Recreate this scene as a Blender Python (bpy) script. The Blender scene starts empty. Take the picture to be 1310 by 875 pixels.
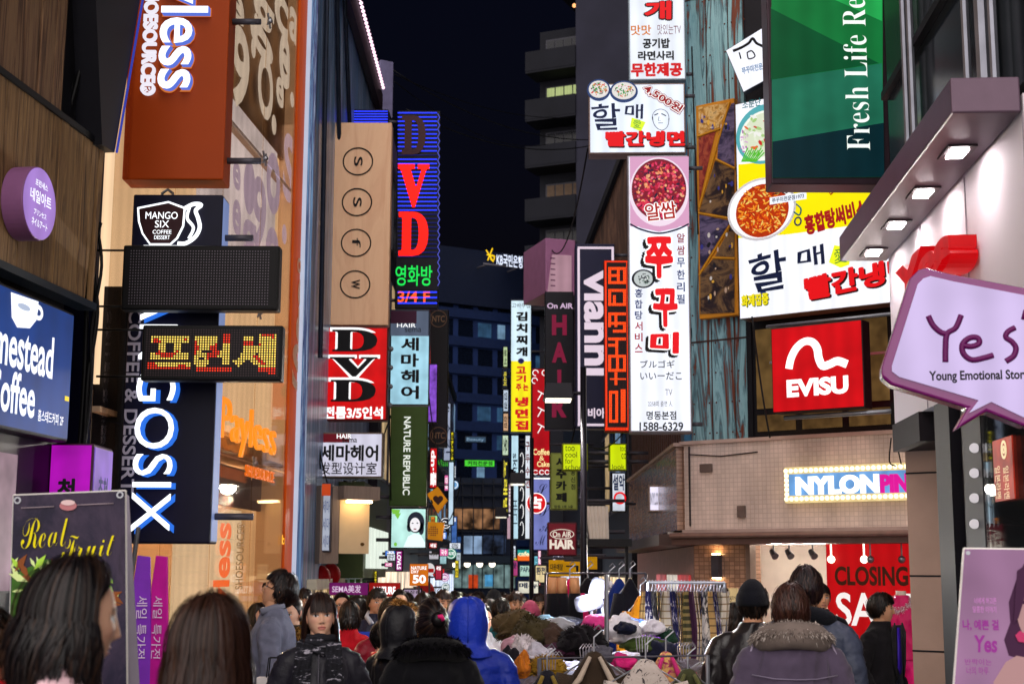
import bpy, bmesh, math, random
import numpy as np
from mathutils import Vector, Matrix, Euler, noise
R = math.radians
PI = math.pi
rnd = random.Random(11)
SC = bpy.context.scene
COL = SC.collection

# ---------------------------------------------------------------- camera
F = 1819.0
CX, CY = 655.0, 437.5
PITCH, ROLL, CAMH = R(9.15), 0.0044, 1.72
CROT = Euler((PI / 2 + PITCH, 0, 0)).to_matrix() @ Matrix.Rotation(ROLL, 3, 'Z')
CAM = Vector((0, 0, CAMH))
cd = bpy.data.cameras.new('camera')
cam = bpy.data.objects.new('camera', cd)
COL.objects.link(cam)
cam.location = CAM
cam.rotation_euler = CROT.to_euler()
cd.sensor_width = 36
cd.lens = F / 1310 * 36
cd.clip_start = 0.1
cd.clip_end = 3000
cd.dof.use_dof = True
cd.dof.focus_distance = 10.5
cd.dof.aperture_fstop = 4.6
SC.camera = cam

# ---------------------------------------------------------------- sky, sun, exposure
world = bpy.data.worlds.new('World')
SC.world = world
world.use_nodes = True
nt = world.node_tree
sky = nt.nodes.new('ShaderNodeTexSky')
sky.sky_type = 'NISHITA'
sky.sun_disc = False
sky.sun_elevation = R(-2.5)
sky.sun_rotation = R(200)
sky.altitude = 300
tint = nt.nodes.new('ShaderNodeMixRGB')
tint.blend_type = 'MULTIPLY'
tint.inputs[0].default_value = 1.0
tint.inputs[2].default_value = (.33, .42, 1.0, 1)      # deep night blue
nt.links.new(sky.outputs[0], tint.inputs[1])
nt.links.new(tint.outputs[0], nt.nodes['Background'].inputs[0])
nt.nodes['Background'].inputs[1].default_value = 0.05
sd = bpy.data.lights.new('fill_sun', 'SUN')  # wide soft fill from behind the camera, added to light the night street
fill_sun = bpy.data.objects.new('fill_sun', sd)
COL.objects.link(fill_sun)
sd.energy = 4.9
sd.angle = R(100)
sd.color = (1.0, 0.92, 0.88)
fill_sun.rotation_euler = (R(68), 0, R(-20))
SC.view_settings.view_transform = 'Standard'
SC.view_settings.look = 'None'
SC.view_settings.exposure = 0.22
SC.view_settings.gamma = 1.0
SC.cycles.use_denoising = True
SC.cycles.max_bounces = 6
SC.cycles.transparent_max_bounces = 12
SC.cycles.sample_clamp_indirect = 3.0
SC.cycles.use_light_tree = True


def ray(px, py):
    return CROT @ Vector(((px - CX) / F, -(py - CY) / F, -1.0))


def at(px, py, Y):
    d = ray(px, py)
    return CAM + d * (Y / d.y)


def gz(y):
    return 0.0 if y < 0 else (-0.018 * y if y < 60 else -1.08)


# ---------------------------------------------------------------- materials
def lin(c):
    if isinstance(c, str):
        c = c.lstrip('#')
        c = [int(c[i:i + 2], 16) / 255 for i in (0, 2, 4)]
        return tuple((v / 12.92 if v <= .04045 else ((v + .055) / 1.055) ** 2.4) for v in c)
    return tuple(c)


_M = {}


def _new(key):
    m = bpy.data.materials.new('mat_%d' % len(_M))
    m.use_nodes = True
    _M[key] = m
    return m, m.node_tree, m.node_tree.nodes['Principled BSDF']


def mat(c, rough=.6, metal=0.0, var=.18, scale=6.0, bump=0.0, bscale=60.0, stretch=(1, 1, 1), sheen=0.0, spec=.18):
    """plain surface with a little procedural variation in tone and a fine bump"""
    key = ('p', c, rough, metal, var, scale, bump, bscale, stretch, sheen, spec)
    if key in _M:
        return _M[key]
    m, t, b = _new(key)
    l = lin(c)
    b.inputs['Roughness'].default_value = rough
    b.inputs['Metallic'].default_value = metal
    b.inputs['Specular IOR Level'].default_value = spec
    if sheen:
        b.inputs['Sheen Weight'].default_value = sheen
    tc = t.nodes.new('ShaderNodeTexCoord')
    mp = t.nodes.new('ShaderNodeMapping')
    mp.inputs['Scale'].default_value = stretch
    t.links.new(tc.outputs['Object'], mp.inputs[0])
    if var > 0:
        n = t.nodes.new('ShaderNodeTexNoise')
        n.inputs['Scale'].default_value = scale
        n.inputs['Detail'].default_value = 5
        t.links.new(mp.outputs[0], n.inputs['Vector'])
        r = t.nodes.new('ShaderNodeValToRGB')
        r.color_ramp.elements[0].position = .25
        r.color_ramp.elements[1].position = .75
        r.color_ramp.elements[0].color = tuple(v * (1 - var) for v in l) + (1,)
        r.color_ramp.elements[1].color = tuple(min(1, v * (1 + var)) for v in l) + (1,)
        t.links.new(n.outputs[0], r.inputs[0])
        t.links.new(r.outputs[0], b.inputs['Base Color'])
    else:
        b.inputs['Base Color'].default_value = l + (1,)
    if bump:
        n2 = t.nodes.new('ShaderNodeTexNoise')
        n2.inputs['Scale'].default_value = bscale
        n2.inputs['Detail'].default_value = 6
        t.links.new(mp.outputs[0], n2.inputs['Vector'])
        bp = t.nodes.new('ShaderNodeBump')
        bp.inputs['Strength'].default_value = bump
        bp.inputs['Distance'].default_value = .02
        t.links.new(n2.outputs[0], bp.inputs['Height'])
        t.links.new(bp.outputs[0], b.inputs['Normal'])
    return m


def em(c, s=1.0, var=.06, scale=2.5, sample=True, rough=.45):
    """a lit face: acrylic over tubes, slightly uneven; also glow given to plain parts"""
    key = ('e', c, s, var, scale, sample)
    if key in _M:
        return _M[key]
    m, t, b = _new(key)
    l = lin(c)
    b.inputs['Base Color'].default_value = tuple(.08 * v for v in l) + (1,)
    b.inputs['Roughness'].default_value = rough
    b.inputs['Specular IOR Level'].default_value = .12
    b.inputs['Emission Strength'].default_value = s
    if var > 0:
        tc = t.nodes.new('ShaderNodeTexCoord')
        n = t.nodes.new('ShaderNodeTexNoise')
        n.inputs['Scale'].default_value = scale
        n.inputs['Detail'].default_value = 2
        t.links.new(tc.outputs['Object'], n.inputs['Vector'])
        r = t.nodes.new('ShaderNodeValToRGB')
        r.color_ramp.elements[0].position = .3
        r.color_ramp.elements[1].position = .7
        r.color_ramp.elements[0].color = tuple(v * (1 - 2 * var) for v in l) + (1,)
        r.color_ramp.elements[1].color = l + (1,)
        t.links.new(n.outputs[0], r.inputs[0])
        if var >= .04 and sample:
            wv = t.nodes.new('ShaderNodeTexWave')          # tubes behind the acrylic
            wv.bands_direction = 'X'
            wv.inputs['Scale'].default_value = 1.6
            wv.inputs['Distortion'].default_value = .6
            t.links.new(tc.outputs['Object'], wv.inputs['Vector'])
            mr = t.nodes.new('ShaderNodeMapRange')
            mr.inputs[3].default_value = .90
            mr.inputs[4].default_value = 1.04
            t.links.new(wv.outputs['Fac'], mr.inputs[0])
            mm = t.nodes.new('ShaderNodeMixRGB')
            mm.blend_type = 'MULTIPLY'
            mm.inputs[0].default_value = 1.0
            t.links.new(r.outputs[0], mm.inputs[1])
            t.links.new(mr.outputs[0], mm.inputs[2])
            t.links.new(mm.outputs[0], b.inputs['Emission Color'])
        else:
            t.links.new(r.outputs[0], b.inputs['Emission Color'])
    else:
        b.inputs['Emission Color'].default_value = l + (1,)
    if not sample:
        m.cycles.emission_sampling = 'NONE'
    return m


def vcol(rough=.55, spec=.4, sub=0.0, bump=0.0, bscale=300):
    key = ('v', rough, spec, sub, bump, bscale)
    if key in _M:
        return _M[key]
    m, t, b = _new(key)
    a = t.nodes.new('ShaderNodeVertexColor')
    a.layer_name = 'Col'
    t.links.new(a.outputs[0], b.inputs['Base Color'])
    b.inputs['Roughness'].default_value = rough
    b.inputs['Specular IOR Level'].default_value = spec
    if sub:
        b.inputs['Subsurface Weight'].default_value = sub
        b.inputs['Subsurface Radius'].default_value = (.008, .004, .002)
        b.inputs['Subsurface Scale'].default_value = 1.0
    if bump:
        n = t.nodes.new('ShaderNodeTexNoise')
        n.inputs['Scale'].default_value = bscale
        bp = t.nodes.new('ShaderNodeBump')
        bp.inputs['Strength'].default_value = bump
        bp.inputs['Distance'].default_value = .004
        t.links.new(n.outputs[0], bp.inputs['Height'])
        t.links.new(bp.outputs[0], b.inputs['Normal'])
    return m


def glass(tint='#ffffff', refl=1.0):
    key = ('g', tint, refl)
    if key in _M:
        return _M[key]
    m, t, b = _new(key)
    t.nodes.remove(b)
    o = t.nodes['Material Output']
    tr = t.nodes.new('ShaderNodeBsdfTransparent')
    tr.inputs[0].default_value = lin(tint) + (1,)
    gl = t.nodes.new('ShaderNodeBsdfGlossy')
    gl.inputs['Roughness'].default_value = .02
    fr = t.nodes.new('ShaderNodeFresnel')
    fr.inputs[0].default_value = 1.45
    mu = t.nodes.new('ShaderNodeMath')
    mu.operation = 'MULTIPLY'
    mu.inputs[1].default_value = refl
    t.links.new(fr.outputs[0], mu.inputs[0])
    mx = t.nodes.new('ShaderNodeMixShader')
    t.links.new(mu.outputs[0], mx.inputs[0])
    t.links.new(tr.outputs[0], mx.inputs[1])
    t.links.new(gl.outputs[0], mx.inputs[2])
    t.links.new(mx.outputs[0], o.inputs[0])
    return m


def grid_mat(c1, c2, sx, sz, mortar=.03, rough=.35, bump=.3, offset=0.0, var=.12, spec=.5):
    """tiles or bricks in object X/Z (wall) coordinates"""
    key = ('t', c1, c2, sx, sz, mortar, rough, offset)
    if key in _M:
        return _M[key]
    m, t, b = _new(key)
    tc = t.nodes.new('ShaderNodeTexCoord')
    sp = t.nodes.new('ShaderNodeSeparateXYZ')
    cb = t.nodes.new('ShaderNodeCombineXYZ')
    t.links.new(tc.outputs['Object'], sp.inputs[0])
    t.links.new(sp.outputs[0], cb.inputs[0])
    t.links.new(sp.outputs[2], cb.inputs[1])
    br = t.nodes.new('ShaderNodeTexBrick')
    br.offset = offset
    br.inputs['Scale'].default_value = 1
    br.inputs['Brick Width'].default_value = sx
    br.inputs['Row Height'].default_value = sz
    br.inputs['Mortar Size'].default_value = mortar * min(sx, sz)
    l = lin(c1)
    br.inputs['Color1'].default_value = tuple(v * (1 - var) for v in l) + (1,)
    br.inputs['Color2'].default_value = tuple(min(1, v * (1 + var)) for v in l) + (1,)
    br.inputs['Mortar'].default_value = lin(c2) + (1,)
    t.links.new(cb.outputs[0], br.inputs['Vector'])
    st = t.nodes.new('ShaderNodeTexNoise')            # weathering: soft vertical runs
    st.inputs['Scale'].default_value = 1.3
    st.inputs['Detail'].default_value = 7
    sm_ = t.nodes.new('ShaderNodeMapping')
    sm_.inputs['Scale'].default_value = (2.2, 2.2, .7)
    t.links.new(tc.outputs['Object'], sm_.inputs[0])
    t.links.new(sm_.outputs[0], st.inputs['Vector'])
    sr = t.nodes.new('ShaderNodeMapRange')
    sr.inputs[1].default_value = .3
    sr.inputs[2].default_value = .62
    sr.inputs[3].default_value = .62
    sr.inputs[4].default_value = 1.0
    t.links.new(st.outputs[0], sr.inputs[0])
    sx_ = t.nodes.new('ShaderNodeMixRGB')
    sx_.blend_type = 'MULTIPLY'
    sx_.inputs[0].default_value = 1.0
    t.links.new(br.outputs['Color'], sx_.inputs[1])
    t.links.new(sr.outputs[0], sx_.inputs[2])
    t.links.new(sx_.outputs[0], b.inputs['Base Color'])
    b.inputs['Roughness'].default_value = rough
    b.inputs['Specular IOR Level'].default_value = spec
    bp = t.nodes.new('ShaderNodeBump')
    bp.inputs['Strength'].default_value = bump
    bp.inputs['Distance'].default_value = .01
    bp.invert = True
    t.links.new(br.outputs['Fac'], bp.inputs['Height'])
    t.links.new(bp.outputs[0], b.inputs['Normal'])
    return m


def streak_mat(cols, stretch, rough=.65, metal=0.0, scale=1.0, bump=.3, pos=None, dist=1.0):
    """streaky surface (wear, grain, print, painted reflections) from a colour ramp over stretched noise"""
    key = ('s', tuple(cols), stretch, rough, metal, scale)
    if key in _M:
        return _M[key]
    m, t, b = _new(key)
    tc = t.nodes.new('ShaderNodeTexCoord')
    mp = t.nodes.new('ShaderNodeMapping')
    mp.inputs['Scale'].default_value = stretch
    n = t.nodes.new('ShaderNodeTexNoise')
    n.inputs['Scale'].default_value = scale
    n.inputs['Detail'].default_value = 8
    n.inputs['Roughness'].default_value = .65
    n.inputs['Distortion'].default_value = dist
    t.links.new(tc.outputs['Object'], mp.inputs[0])
    t.links.new(mp.outputs[0], n.inputs['Vector'])
    r = t.nodes.new('ShaderNodeValToRGB')
    k = len(cols)
    while len(r.color_ramp.elements) < k:
        r.color_ramp.elements.new(.5)
    for i, c in enumerate(cols):
        e = r.color_ramp.elements[i]
        e.position = pos[i] if pos else .3 + .4 * i / (k - 1)
        e.color = lin(c) + (1,)
    t.links.new(n.outputs[0], r.inputs[0])
    t.links.new(r.outputs[0], b.inputs['Base Color'])
    b.inputs['Roughness'].default_value = rough
    b.inputs['Metallic'].default_value = metal
    b.inputs['Specular IOR Level'].default_value = .22
    bp = t.nodes.new('ShaderNodeBump')
    bp.inputs['Strength'].default_value = bump
    bp.inputs['Distance'].default_value = .01
    t.links.new(n.outputs[0], bp.inputs['Height'])
    t.links.new(bp.outputs[0], b.inputs['Normal'])
    return m


# ---------------------------------------------------------------- mesh builder
class MB:
    def __init__(s):
        s.v, s.f, s.c = [], [], None

    def add(s, vs, fs):
        n = len(s.v)
        s.v.extend([tuple(p) for p in vs])
        s.f.extend([tuple(i + n for i in f) for f in fs])
        return s

    def box(s, x0, x1, y0, y1, z0, z1):
        return s.add([(x0, y0, z0), (x1, y0, z0), (x1, y1, z0), (x0, y1, z0), (x0, y0, z1), (x1, y0, z1), (x1, y1, z1), (x0, y1, z1)],
                     [(0, 3, 2, 1), (4, 5, 6, 7), (0, 1, 5, 4), (1, 2, 6, 5), (2, 3, 7, 6), (3, 0, 4, 7)])

    def prism(s, pts, y0, y1):
        """polygon in x/z, extruded along y"""
        n = len(pts)
        a = sum(pts[i][0] * pts[(i + 1) % n][1] - pts[(i + 1) % n][0] * pts[i][1] for i in range(n))
        if a < 0:
            pts = pts[::-1]
        vs = [(p[0], y0, p[1]) for p in pts] + [(p[0], y1, p[1]) for p in pts]
        fs = [tuple(range(n)), tuple(range(2 * n - 1, n - 1, -1))]
        fs += [(i, i + n, (i + 1) % n + n, (i + 1) % n) for i in range(n)]
        return s.add(vs, fs)

    def tube(s, pts, r, seg=8, caps=True):
        pts = [Vector(p) for p in pts]
        rr = r if isinstance(r, (list, tuple)) else [r] * len(pts)
        vs, fs = [], []
        prev = None
        for i, p in enumerate(pts):
            d = (pts[min(i + 1, len(pts) - 1)] - pts[max(i - 1, 0)])
            if d.length < 1e-9:
                d = Vector((0, 0, 1))
            d.normalize()
            if prev is None:
                a = d.orthogonal().normalized()
            else:
                a = (prev - d * prev.dot(d))
                a = a.normalized() if a.length > 1e-6 else d.orthogonal().normalized()
            prev = a
            b = d.cross(a)
            for k in range(seg):
                t = 2 * PI * k / seg
                vs.append(p + (a * math.cos(t) + b * math.sin(t)) * rr[i])
        for i in range(len(pts) - 1):
            for k in range(seg):
                k2 = (k + 1) % seg
                fs.append((i * seg + k, i * seg + k2, (i + 1) * seg + k2, (i + 1) * seg + k))
        if caps:
            fs.append(tuple(range(seg - 1, -1, -1)))
            fs.append(tuple((len(pts) - 1) * seg + k for k in range(seg)))
        return s.add(vs, fs)

    def loft(s, rings, caps=True):
        n = len(rings[0])
        vs = [p for r in rings for p in r]
        fs = []
        for i in range(len(rings) - 1):
            for k in range(n):
                k2 = (k + 1) % n
                fs.append((i * n + k, i * n + k2, (i + 1) * n + k2, (i + 1) * n + k))
        if caps:
            fs.append(tuple(range(n - 1, -1, -1)))
            fs.append(tuple((len(rings) - 1) * n + k for k in range(n)))
        return s.add(vs, fs)

    def ball(s, c, r, seg=16, rng=10):
        r = r if isinstance(r, (list, tuple)) else (r, r, r)
        vs = [(c[0], c[1], c[2] + r[2])]
        for i in range(1, rng):
            th = PI * i / rng
            for k in range(seg):
                t = 2 * PI * k / seg
                vs.append((c[0] + r[0] * math.sin(th) * math.cos(t), c[1] + r[1] * math.sin(th) * math.sin(t), c[2] + r[2] * math.cos(th)))
        vs.append((c[0], c[1], c[2] - r[2]))
        fs = [(0, 1 + k, 1 + (k + 1) % seg) for k in range(seg)]
        for i in range(rng - 2):
            for k in range(seg):
                a = 1 + i * seg
                fs.append((a + k, a + seg + k, a + seg + (k + 1) % seg, a + (k + 1) % seg))
        a = 1 + (rng - 2) * seg
        fs += [(a + (k + 1) % seg, a + k, len(vs) - 1) for k in range(seg)]
        return s.add(vs, fs)

    def disc(s, cx, cz, rx, rz, y0, y1, seg=36):
        return s.prism([(cx + rx * math.cos(2 * PI * k / seg), cz + rz * math.sin(2 * PI * k / seg)) for k in range(seg)], y0, y1)

    def ring(s, cx, cz, rx, rz, w, y0, y1, seg=36, a0=0, a1=360):
        pts = []
        m = seg
        full = abs(a1 - a0) >= 360
        for k in range(m + (0 if full else 1)):
            t = R(a0 + (a1 - a0) * k / m)
            pts.append((math.cos(t), math.sin(t)))
        n = len(pts)
        vs, fs = [], []
        for (c, q) in pts:
            vs += [(cx + rx * c, y0, cz + rz * q), (cx + (rx - w) * c, y0, cz + (rz - w) * q), (cx + rx * c, y1, cz + rz * q), (cx + (rx - w) * c, y1, cz + (rz - w) * q)]
        for k in range(n if full else n - 1):
            a, b = 4 * k, 4 * ((k + 1) % n)
            fs += [(a, b, b + 1, a + 1), (a + 2, a + 3, b + 3, b + 2), (a, a + 2, b + 2, b), (a + 1, b + 1, b + 3, a + 3)]
        return s.add(vs, fs)

    def xf(s, M):
        s.v = [tuple(M @ Vector(p)) for p in s.v]
        return s

    def mesh(s, name):
        me = bpy.data.meshes.new(name)
        me.from_pydata(s.v, [], s.f)
        if s.c is not None:
            at_ = me.color_attributes.new('Col', 'FLOAT_COLOR', 'POINT')
            at_.data.foreach_set('color', np.asarray(s.c, dtype=np.float32).ravel())
        me.update()
        return me

    def build(s, name, m, parent=None, smooth=False, bevel=0.0):
        o = bpy.data.objects.new(name, s.mesh(name))
        COL.objects.link(o)
        o.data.materials.append(m)
        if smooth:
            o.data.polygons.foreach_set('use_smooth', [True] * len(o.data.polygons))
        if bevel:
            b = o.modifiers.new('bevel', 'BEVEL')
            b.width = bevel
            b.segments = 2
            b.limit_method = 'ANGLE'
        if parent is not None:
            o.parent = parent
        return o


def tag(o, label=None, cat=None, group=None, kind=None):
    for k, v in (('label', label), ('category', cat), ('group', group), ('kind', kind)):
        if v:
            o[k] = v
    return o


def thing(name, label, cat, loc=(0, 0, 0), rz=0.0, group=None):
    o = bpy.data.objects.new(name, None)
    o.empty_display_size = .2
    COL.objects.link(o)
    o.location = loc
    o.rotation_euler = (0, 0, rz)
    return tag(o, label, cat, group)


def copy_tree(o, parent=None):
    c = o.copy()
    COL.objects.link(c)
    if parent is not None:
        c.parent = parent
    for ch in list(o.children):
        copy_tree(ch, c)
    return c



def spot(parent, loc, aim, watts, color=(1, .86, .7), size=70, r=.05):
    """the light of a modelled lamp; loc and aim in world space"""
    l = bpy.data.lights.new('bulb', 'SPOT')
    l.energy = watts
    l.color = color
    l.spot_size = R(size)
    l.spot_blend = .7
    l.shadow_soft_size = r
    o = bpy.data.objects.new('bulb', l)
    COL.objects.link(o)
    bpy.context.view_layer.update()
    o.parent = parent
    o.matrix_parent_inverse = parent.matrix_world.inverted()
    o.location = loc
    o.rotation_euler = (Vector(aim) - Vector(loc)).to_track_quat('-Z', 'Y').to_euler()
    return o

# ---------------------------------------------------------------- lettering
_T = {}
_TC = []


def glyphs(body, bold=0.0, ex=0.0, shear=0.0, space=1.0, line=1.0, align='LEFT'):
    key = (body, bold, ex > 0, shear, space, line, align)
    if key in _T:
        return _T[key]
    if not _TC:
        _TC.append(bpy.data.curves.new('t', 'FONT'))
        _TC.append(bpy.data.objects.new('t', _TC[0]))
    cu, o = _TC
    cu.body = body
    cu.offset = bold
    cu.shear = shear
    cu.space_character = space
    cu.space_line = line
    cu.align_x = align
    cu.extrude = .5 if ex > 0 else 0
    cu.resolution_u = 4
    me = o.to_mesh()
    n = len(me.vertices)
    co = np.zeros(n * 3, dtype=np.float32)
    me.vertices.foreach_get('co', co)
    co = co.reshape(-1, 3)
    fs = [tuple(p.vertices) for p in me.polygons]
    o.to_mesh_clear()
    _T[key] = (co, fs)
    return _T[key]


def place_text(mb, body, u0, u1, v0, v1, y=0.0, th=0.0, rot=0, bold=0.0, shear=0.0, space=1.0, line=1.0, align='LEFT', tilt=0.0, wob=0.0):
    """fit lettering into the rectangle u0..u1 x v0..v1 of a sign's own plane"""
    heavy = bold > .022 and th == 0 and any(ord(ch) > 0x2E80 and ord(ch) < 0xFFFF for ch in body)
    co, fs = glyphs(body, .012 if heavy else bold, th, shear, space, line, align)
    if len(co) == 0:
        return
    p = co.copy()
    x, z = p[:, 0].copy(), p[:, 1].copy()
    if rot == -90:
        x, z = z.copy(), -x
    elif rot == 90:
        x, z = -z, x.copy()
    if wob:
        for i in range(len(x)):
            q = noise.noise_vector(Vector((x[i] * 2.3, z[i] * 2.3, 3.1)))
            x[i] += q[0] * wob
            z[i] += q[1] * wob
    steps = [(0, 0)]
    g = 0.0
    if heavy:                      # thick strokes: the same glyph stepped round a small circle
        g = bold - .008
        steps = [(0, 0)] + [(g * math.cos(k * PI / 4), g * math.sin(k * PI / 4)) for k in range(8)]
    lx, hx, lz, hz = x.min() - g, x.max() + g, z.min() - g, z.max() + g
    for n_, (dx, dz) in enumerate(steps):
        X = (x + dx - lx) / max(1e-6, hx - lx) * (u1 - u0) + u0
        Z = (z + dz - lz) / max(1e-6, hz - lz) * (v1 - v0) + v0
        if tilt:
            cx, cz = (u0 + u1) / 2, (v0 + v1) / 2
            c, s_ = math.cos(R(tilt)), math.sin(R(tilt))
            X, Z = cx + (X - cx) * c - (Z - cz) * s_, cz + (X - cx) * s_ + (Z - cz) * c
        yy = y - n_ * .00025 + (p[:, 2] * -th - th / 2 if th > 0 else np.zeros(len(x)))
        mb.add(list(zip(X.tolist(), yy.tolist(), Z.tolist())), fs)


class Fr:
    """upright plane facing the viewer's side; local x right, z up, -y out of the face"""
    def __init__(s, o, yaw=0.0):
        s.o = Vector(o)
        s.yaw = R(yaw)
        s.u = Vector((math.cos(s.yaw), math.sin(s.yaw), 0))
        s.n = Vector((math.sin(s.yaw), -math.cos(s.yaw), 0))

    def uv(s, px, py, off=0.0):
        d = ray(px, py)
        t = (s.o + s.n * off - CAM).dot(s.n) / d.dot(s.n)
        q = CAM + d * t - s.o
        return q.dot(s.u), q.z

    def rect(s, r):
        x0, y0, x1, y1 = r
        xm, ym = (x0 + x1) / 2, (y0 + y1) / 2
        return s.uv(x0, ym)[0], s.uv(x1, ym)[0], s.uv(xm, y1)[1], s.uv(xm, y0)[1]

    def world(s, u, v, y=0.0):
        p = s.o + s.u * u - s.n * y
        return Vector((p.x, p.y, s.o.z + v))


class Sign(Fr):
    def __init__(s, name, label, cat, rect, Y, yaw=0.0, th=.22, face=None, case=None, group=None, bezel=.025, facename='face', both=True, lit=True, poly=None):
        x0, y0, x1, y1 = rect
        if isinstance(Y, tuple):                 # (wall, distance proud of it)
            w_, off = Y
            q = w_.uv((x0 + x1) / 2, (y0 + y1) / 2, off)
            p_ = w_.world(q[0], q[1], -off)
            Fr.__init__(s, Vector((p_.x, p_.y, p_.z)), yaw)
        else:
            Fr.__init__(s, at((x0 + x1) / 2, (y0 + y1) / 2, Y), yaw)
        a, b, c, d = s.rect(rect)
        s.o = s.o + s.u * ((a + b) / 2)
        s.o.z += c
        a, b, c, d = s.rect(rect)
        s.w, s.h, s.th = b - a, d - c, th
        s.x0, s.x1 = a, b
        s.root = thing(name, label, cat, s.o, s.yaw, group)
        s.items = {}
        if poly:
            pts = [s.uv(*p) for p in poly]
            if case:
                MB().prism(pts, 0, th).build('case', case, s.root, bevel=.006)
            if face:
                cx = sum(p[0] for p in pts) / len(pts)
                cz = sum(p[1] for p in pts) / len(pts)
                k = 1 - bezel / max(.05, min(s.w, s.h) / 2)
                MB().prism([(cx + (p[0] - cx) * k, cz + (p[1] - cz) * k) for p in pts], -.006, -.0005).build(facename, face, s.root)
            return
        if case:
            MB().box(a, b, 0, th, 0, s.h).build('case', case, s.root, bevel=min(.012, th / 5))
        if face:
            MB().box(a + bezel, b - bezel, -.006, -.0005, bezel, s.h - bezel).build(facename, face, s.root)
            if both:
                MB().box(a + bezel, b - bezel, th + .0005, th + .006, bezel, s.h - bezel).build(facename, face, s.root)

    def mb(s, m, name='lettering'):
        k = (m.name, name)
        if k not in s.items:
            s.items[k] = (MB(), m, name)
        return s.items[k][0]

    def t(s, body, r, m, layer=1, name='lettering', th=0.0, **kw):
        u0, u1, v0, v1 = s.rect(r)
        place_text(s.mb(m, name), body, u0, u1, v0, v1, y=-.008 - .003 * layer, th=th, **kw)
        return s

    def r(s, r, m, layer=0, name='panel', th=.002):
        u0, u1, v0, v1 = s.rect(r)
        y = -.008 - .003 * layer
        s.mb(m, name).box(u0, u1, y, y + th, v0, v1)
        return s

    def p(s, pts, m, layer=0, name='panel', th=.002):
        y = -.008 - .003 * layer
        s.mb(m, name).prism([s.uv(*q) for q in pts], y, y + th)
        return s

    def d(s, cx, cy, rx, ry, m, layer=0, name='panel', th=.002, seg=36):
        u0, u1, v0, v1 = s.rect((cx - rx, cy - ry, cx + rx, cy + ry))
        y = -.008 - .003 * layer
        s.mb(m, name).disc((u0 + u1) / 2, (v0 + v1) / 2, (u1 - u0) / 2, (v1 - v0) / 2, y, y + th, seg)
        return s

    def ring(s, cx, cy, rx, ry, wpx, m, layer=0, name='outline', th=.002, **kw):
        u0, u1, v0, v1 = s.rect((cx - rx, cy - ry, cx + rx, cy + ry))
        w = (u1 - u0) / (2 * rx) * wpx
        y = -.008 - .003 * layer
        s.mb(m, name).ring((u0 + u1) / 2, (v0 + v1) / 2, (u1 - u0) / 2, (v1 - v0) / 2, w, y, y + th, **kw)
        return s

    def line(s, pts, wpx, m, layer=1, name='outline', cyc=False, soft=True):
        if soft and len(pts) > 3:
            o = []
            for i in range(len(pts) - 1):
                p0, p1, p2, p3 = (Vector(pts[max(i - 1, 0)]), Vector(pts[i]), Vector(pts[i + 1]), Vector(pts[min(i + 2, len(pts) - 1)]))
                for k in range(5):
                    t = k / 5
                    o.append(tuple(.5 * ((2 * p1) + (p2 - p0) * t + (2 * p0 - 5 * p1 + 4 * p2 - p3) * t * t + (3 * p1 - p0 - 3 * p2 + p3) * t ** 3)))
            pts = o + [pts[-1]]
        q = [s.uv(*p) for p in pts]
        k = s.uv(pts[0][0] + 1, pts[0][1])[0] - q[0][0]
        y = -.008 - .003 * layer
        if cyc:
            q = q + [q[0]]
        s.mb(m, name).tube([(a, y, b) for a, b in q], abs(k) * wpx / 2, 6)
        return s

    def arm(s, px_wall, py, m, r=.025):
        """bracket back to a wall"""
        u, v = s.uv(px_wall, py)
        e = s.x0 if u < s.x0 else s.x1
        s.mb(m, 'bracket').tube([(u, s.th / 2, v), (e, s.th / 2, v)], r, 8)
        return s

    def done(s, smooth=()):
        for (b, m, name) in s.items.values():
            if b.v:
                b.build(name, m, s.root, smooth=name in ('outline', 'bracket', 'tubing'))
        s.items = {}
        return s


def plan(mb, pts, z0, z1):
    """footprint polygon extruded upward"""
    n = len(pts)
    a = sum(pts[i][0] * pts[(i + 1) % n][1] - pts[(i + 1) % n][0] * pts[i][1] for i in range(n))
    if a < 0:
        pts = pts[::-1]
    vs = [(p[0], p[1], z0) for p in pts] + [(p[0], p[1], z1) for p in pts]
    fs = [tuple(range(n - 1, -1, -1)), tuple(range(n, 2 * n))]
    fs += [(i, (i + 1) % n, (i + 1) % n + n, i + n) for i in range(n)]
    return mb.add(vs, fs)


# ================================================================ SETTING
g = MB()
ys = [-40, 0, 20, 40, 60, 300, 2500]
for i in range(len(ys) - 1):
    a, b = ys[i], ys[i + 1]
    g.add([(-900, a, gz(a)), (900, a, gz(a)), (900, b, gz(b)), (-900, b, gz(b))], [(0, 1, 2, 3)])


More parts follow.
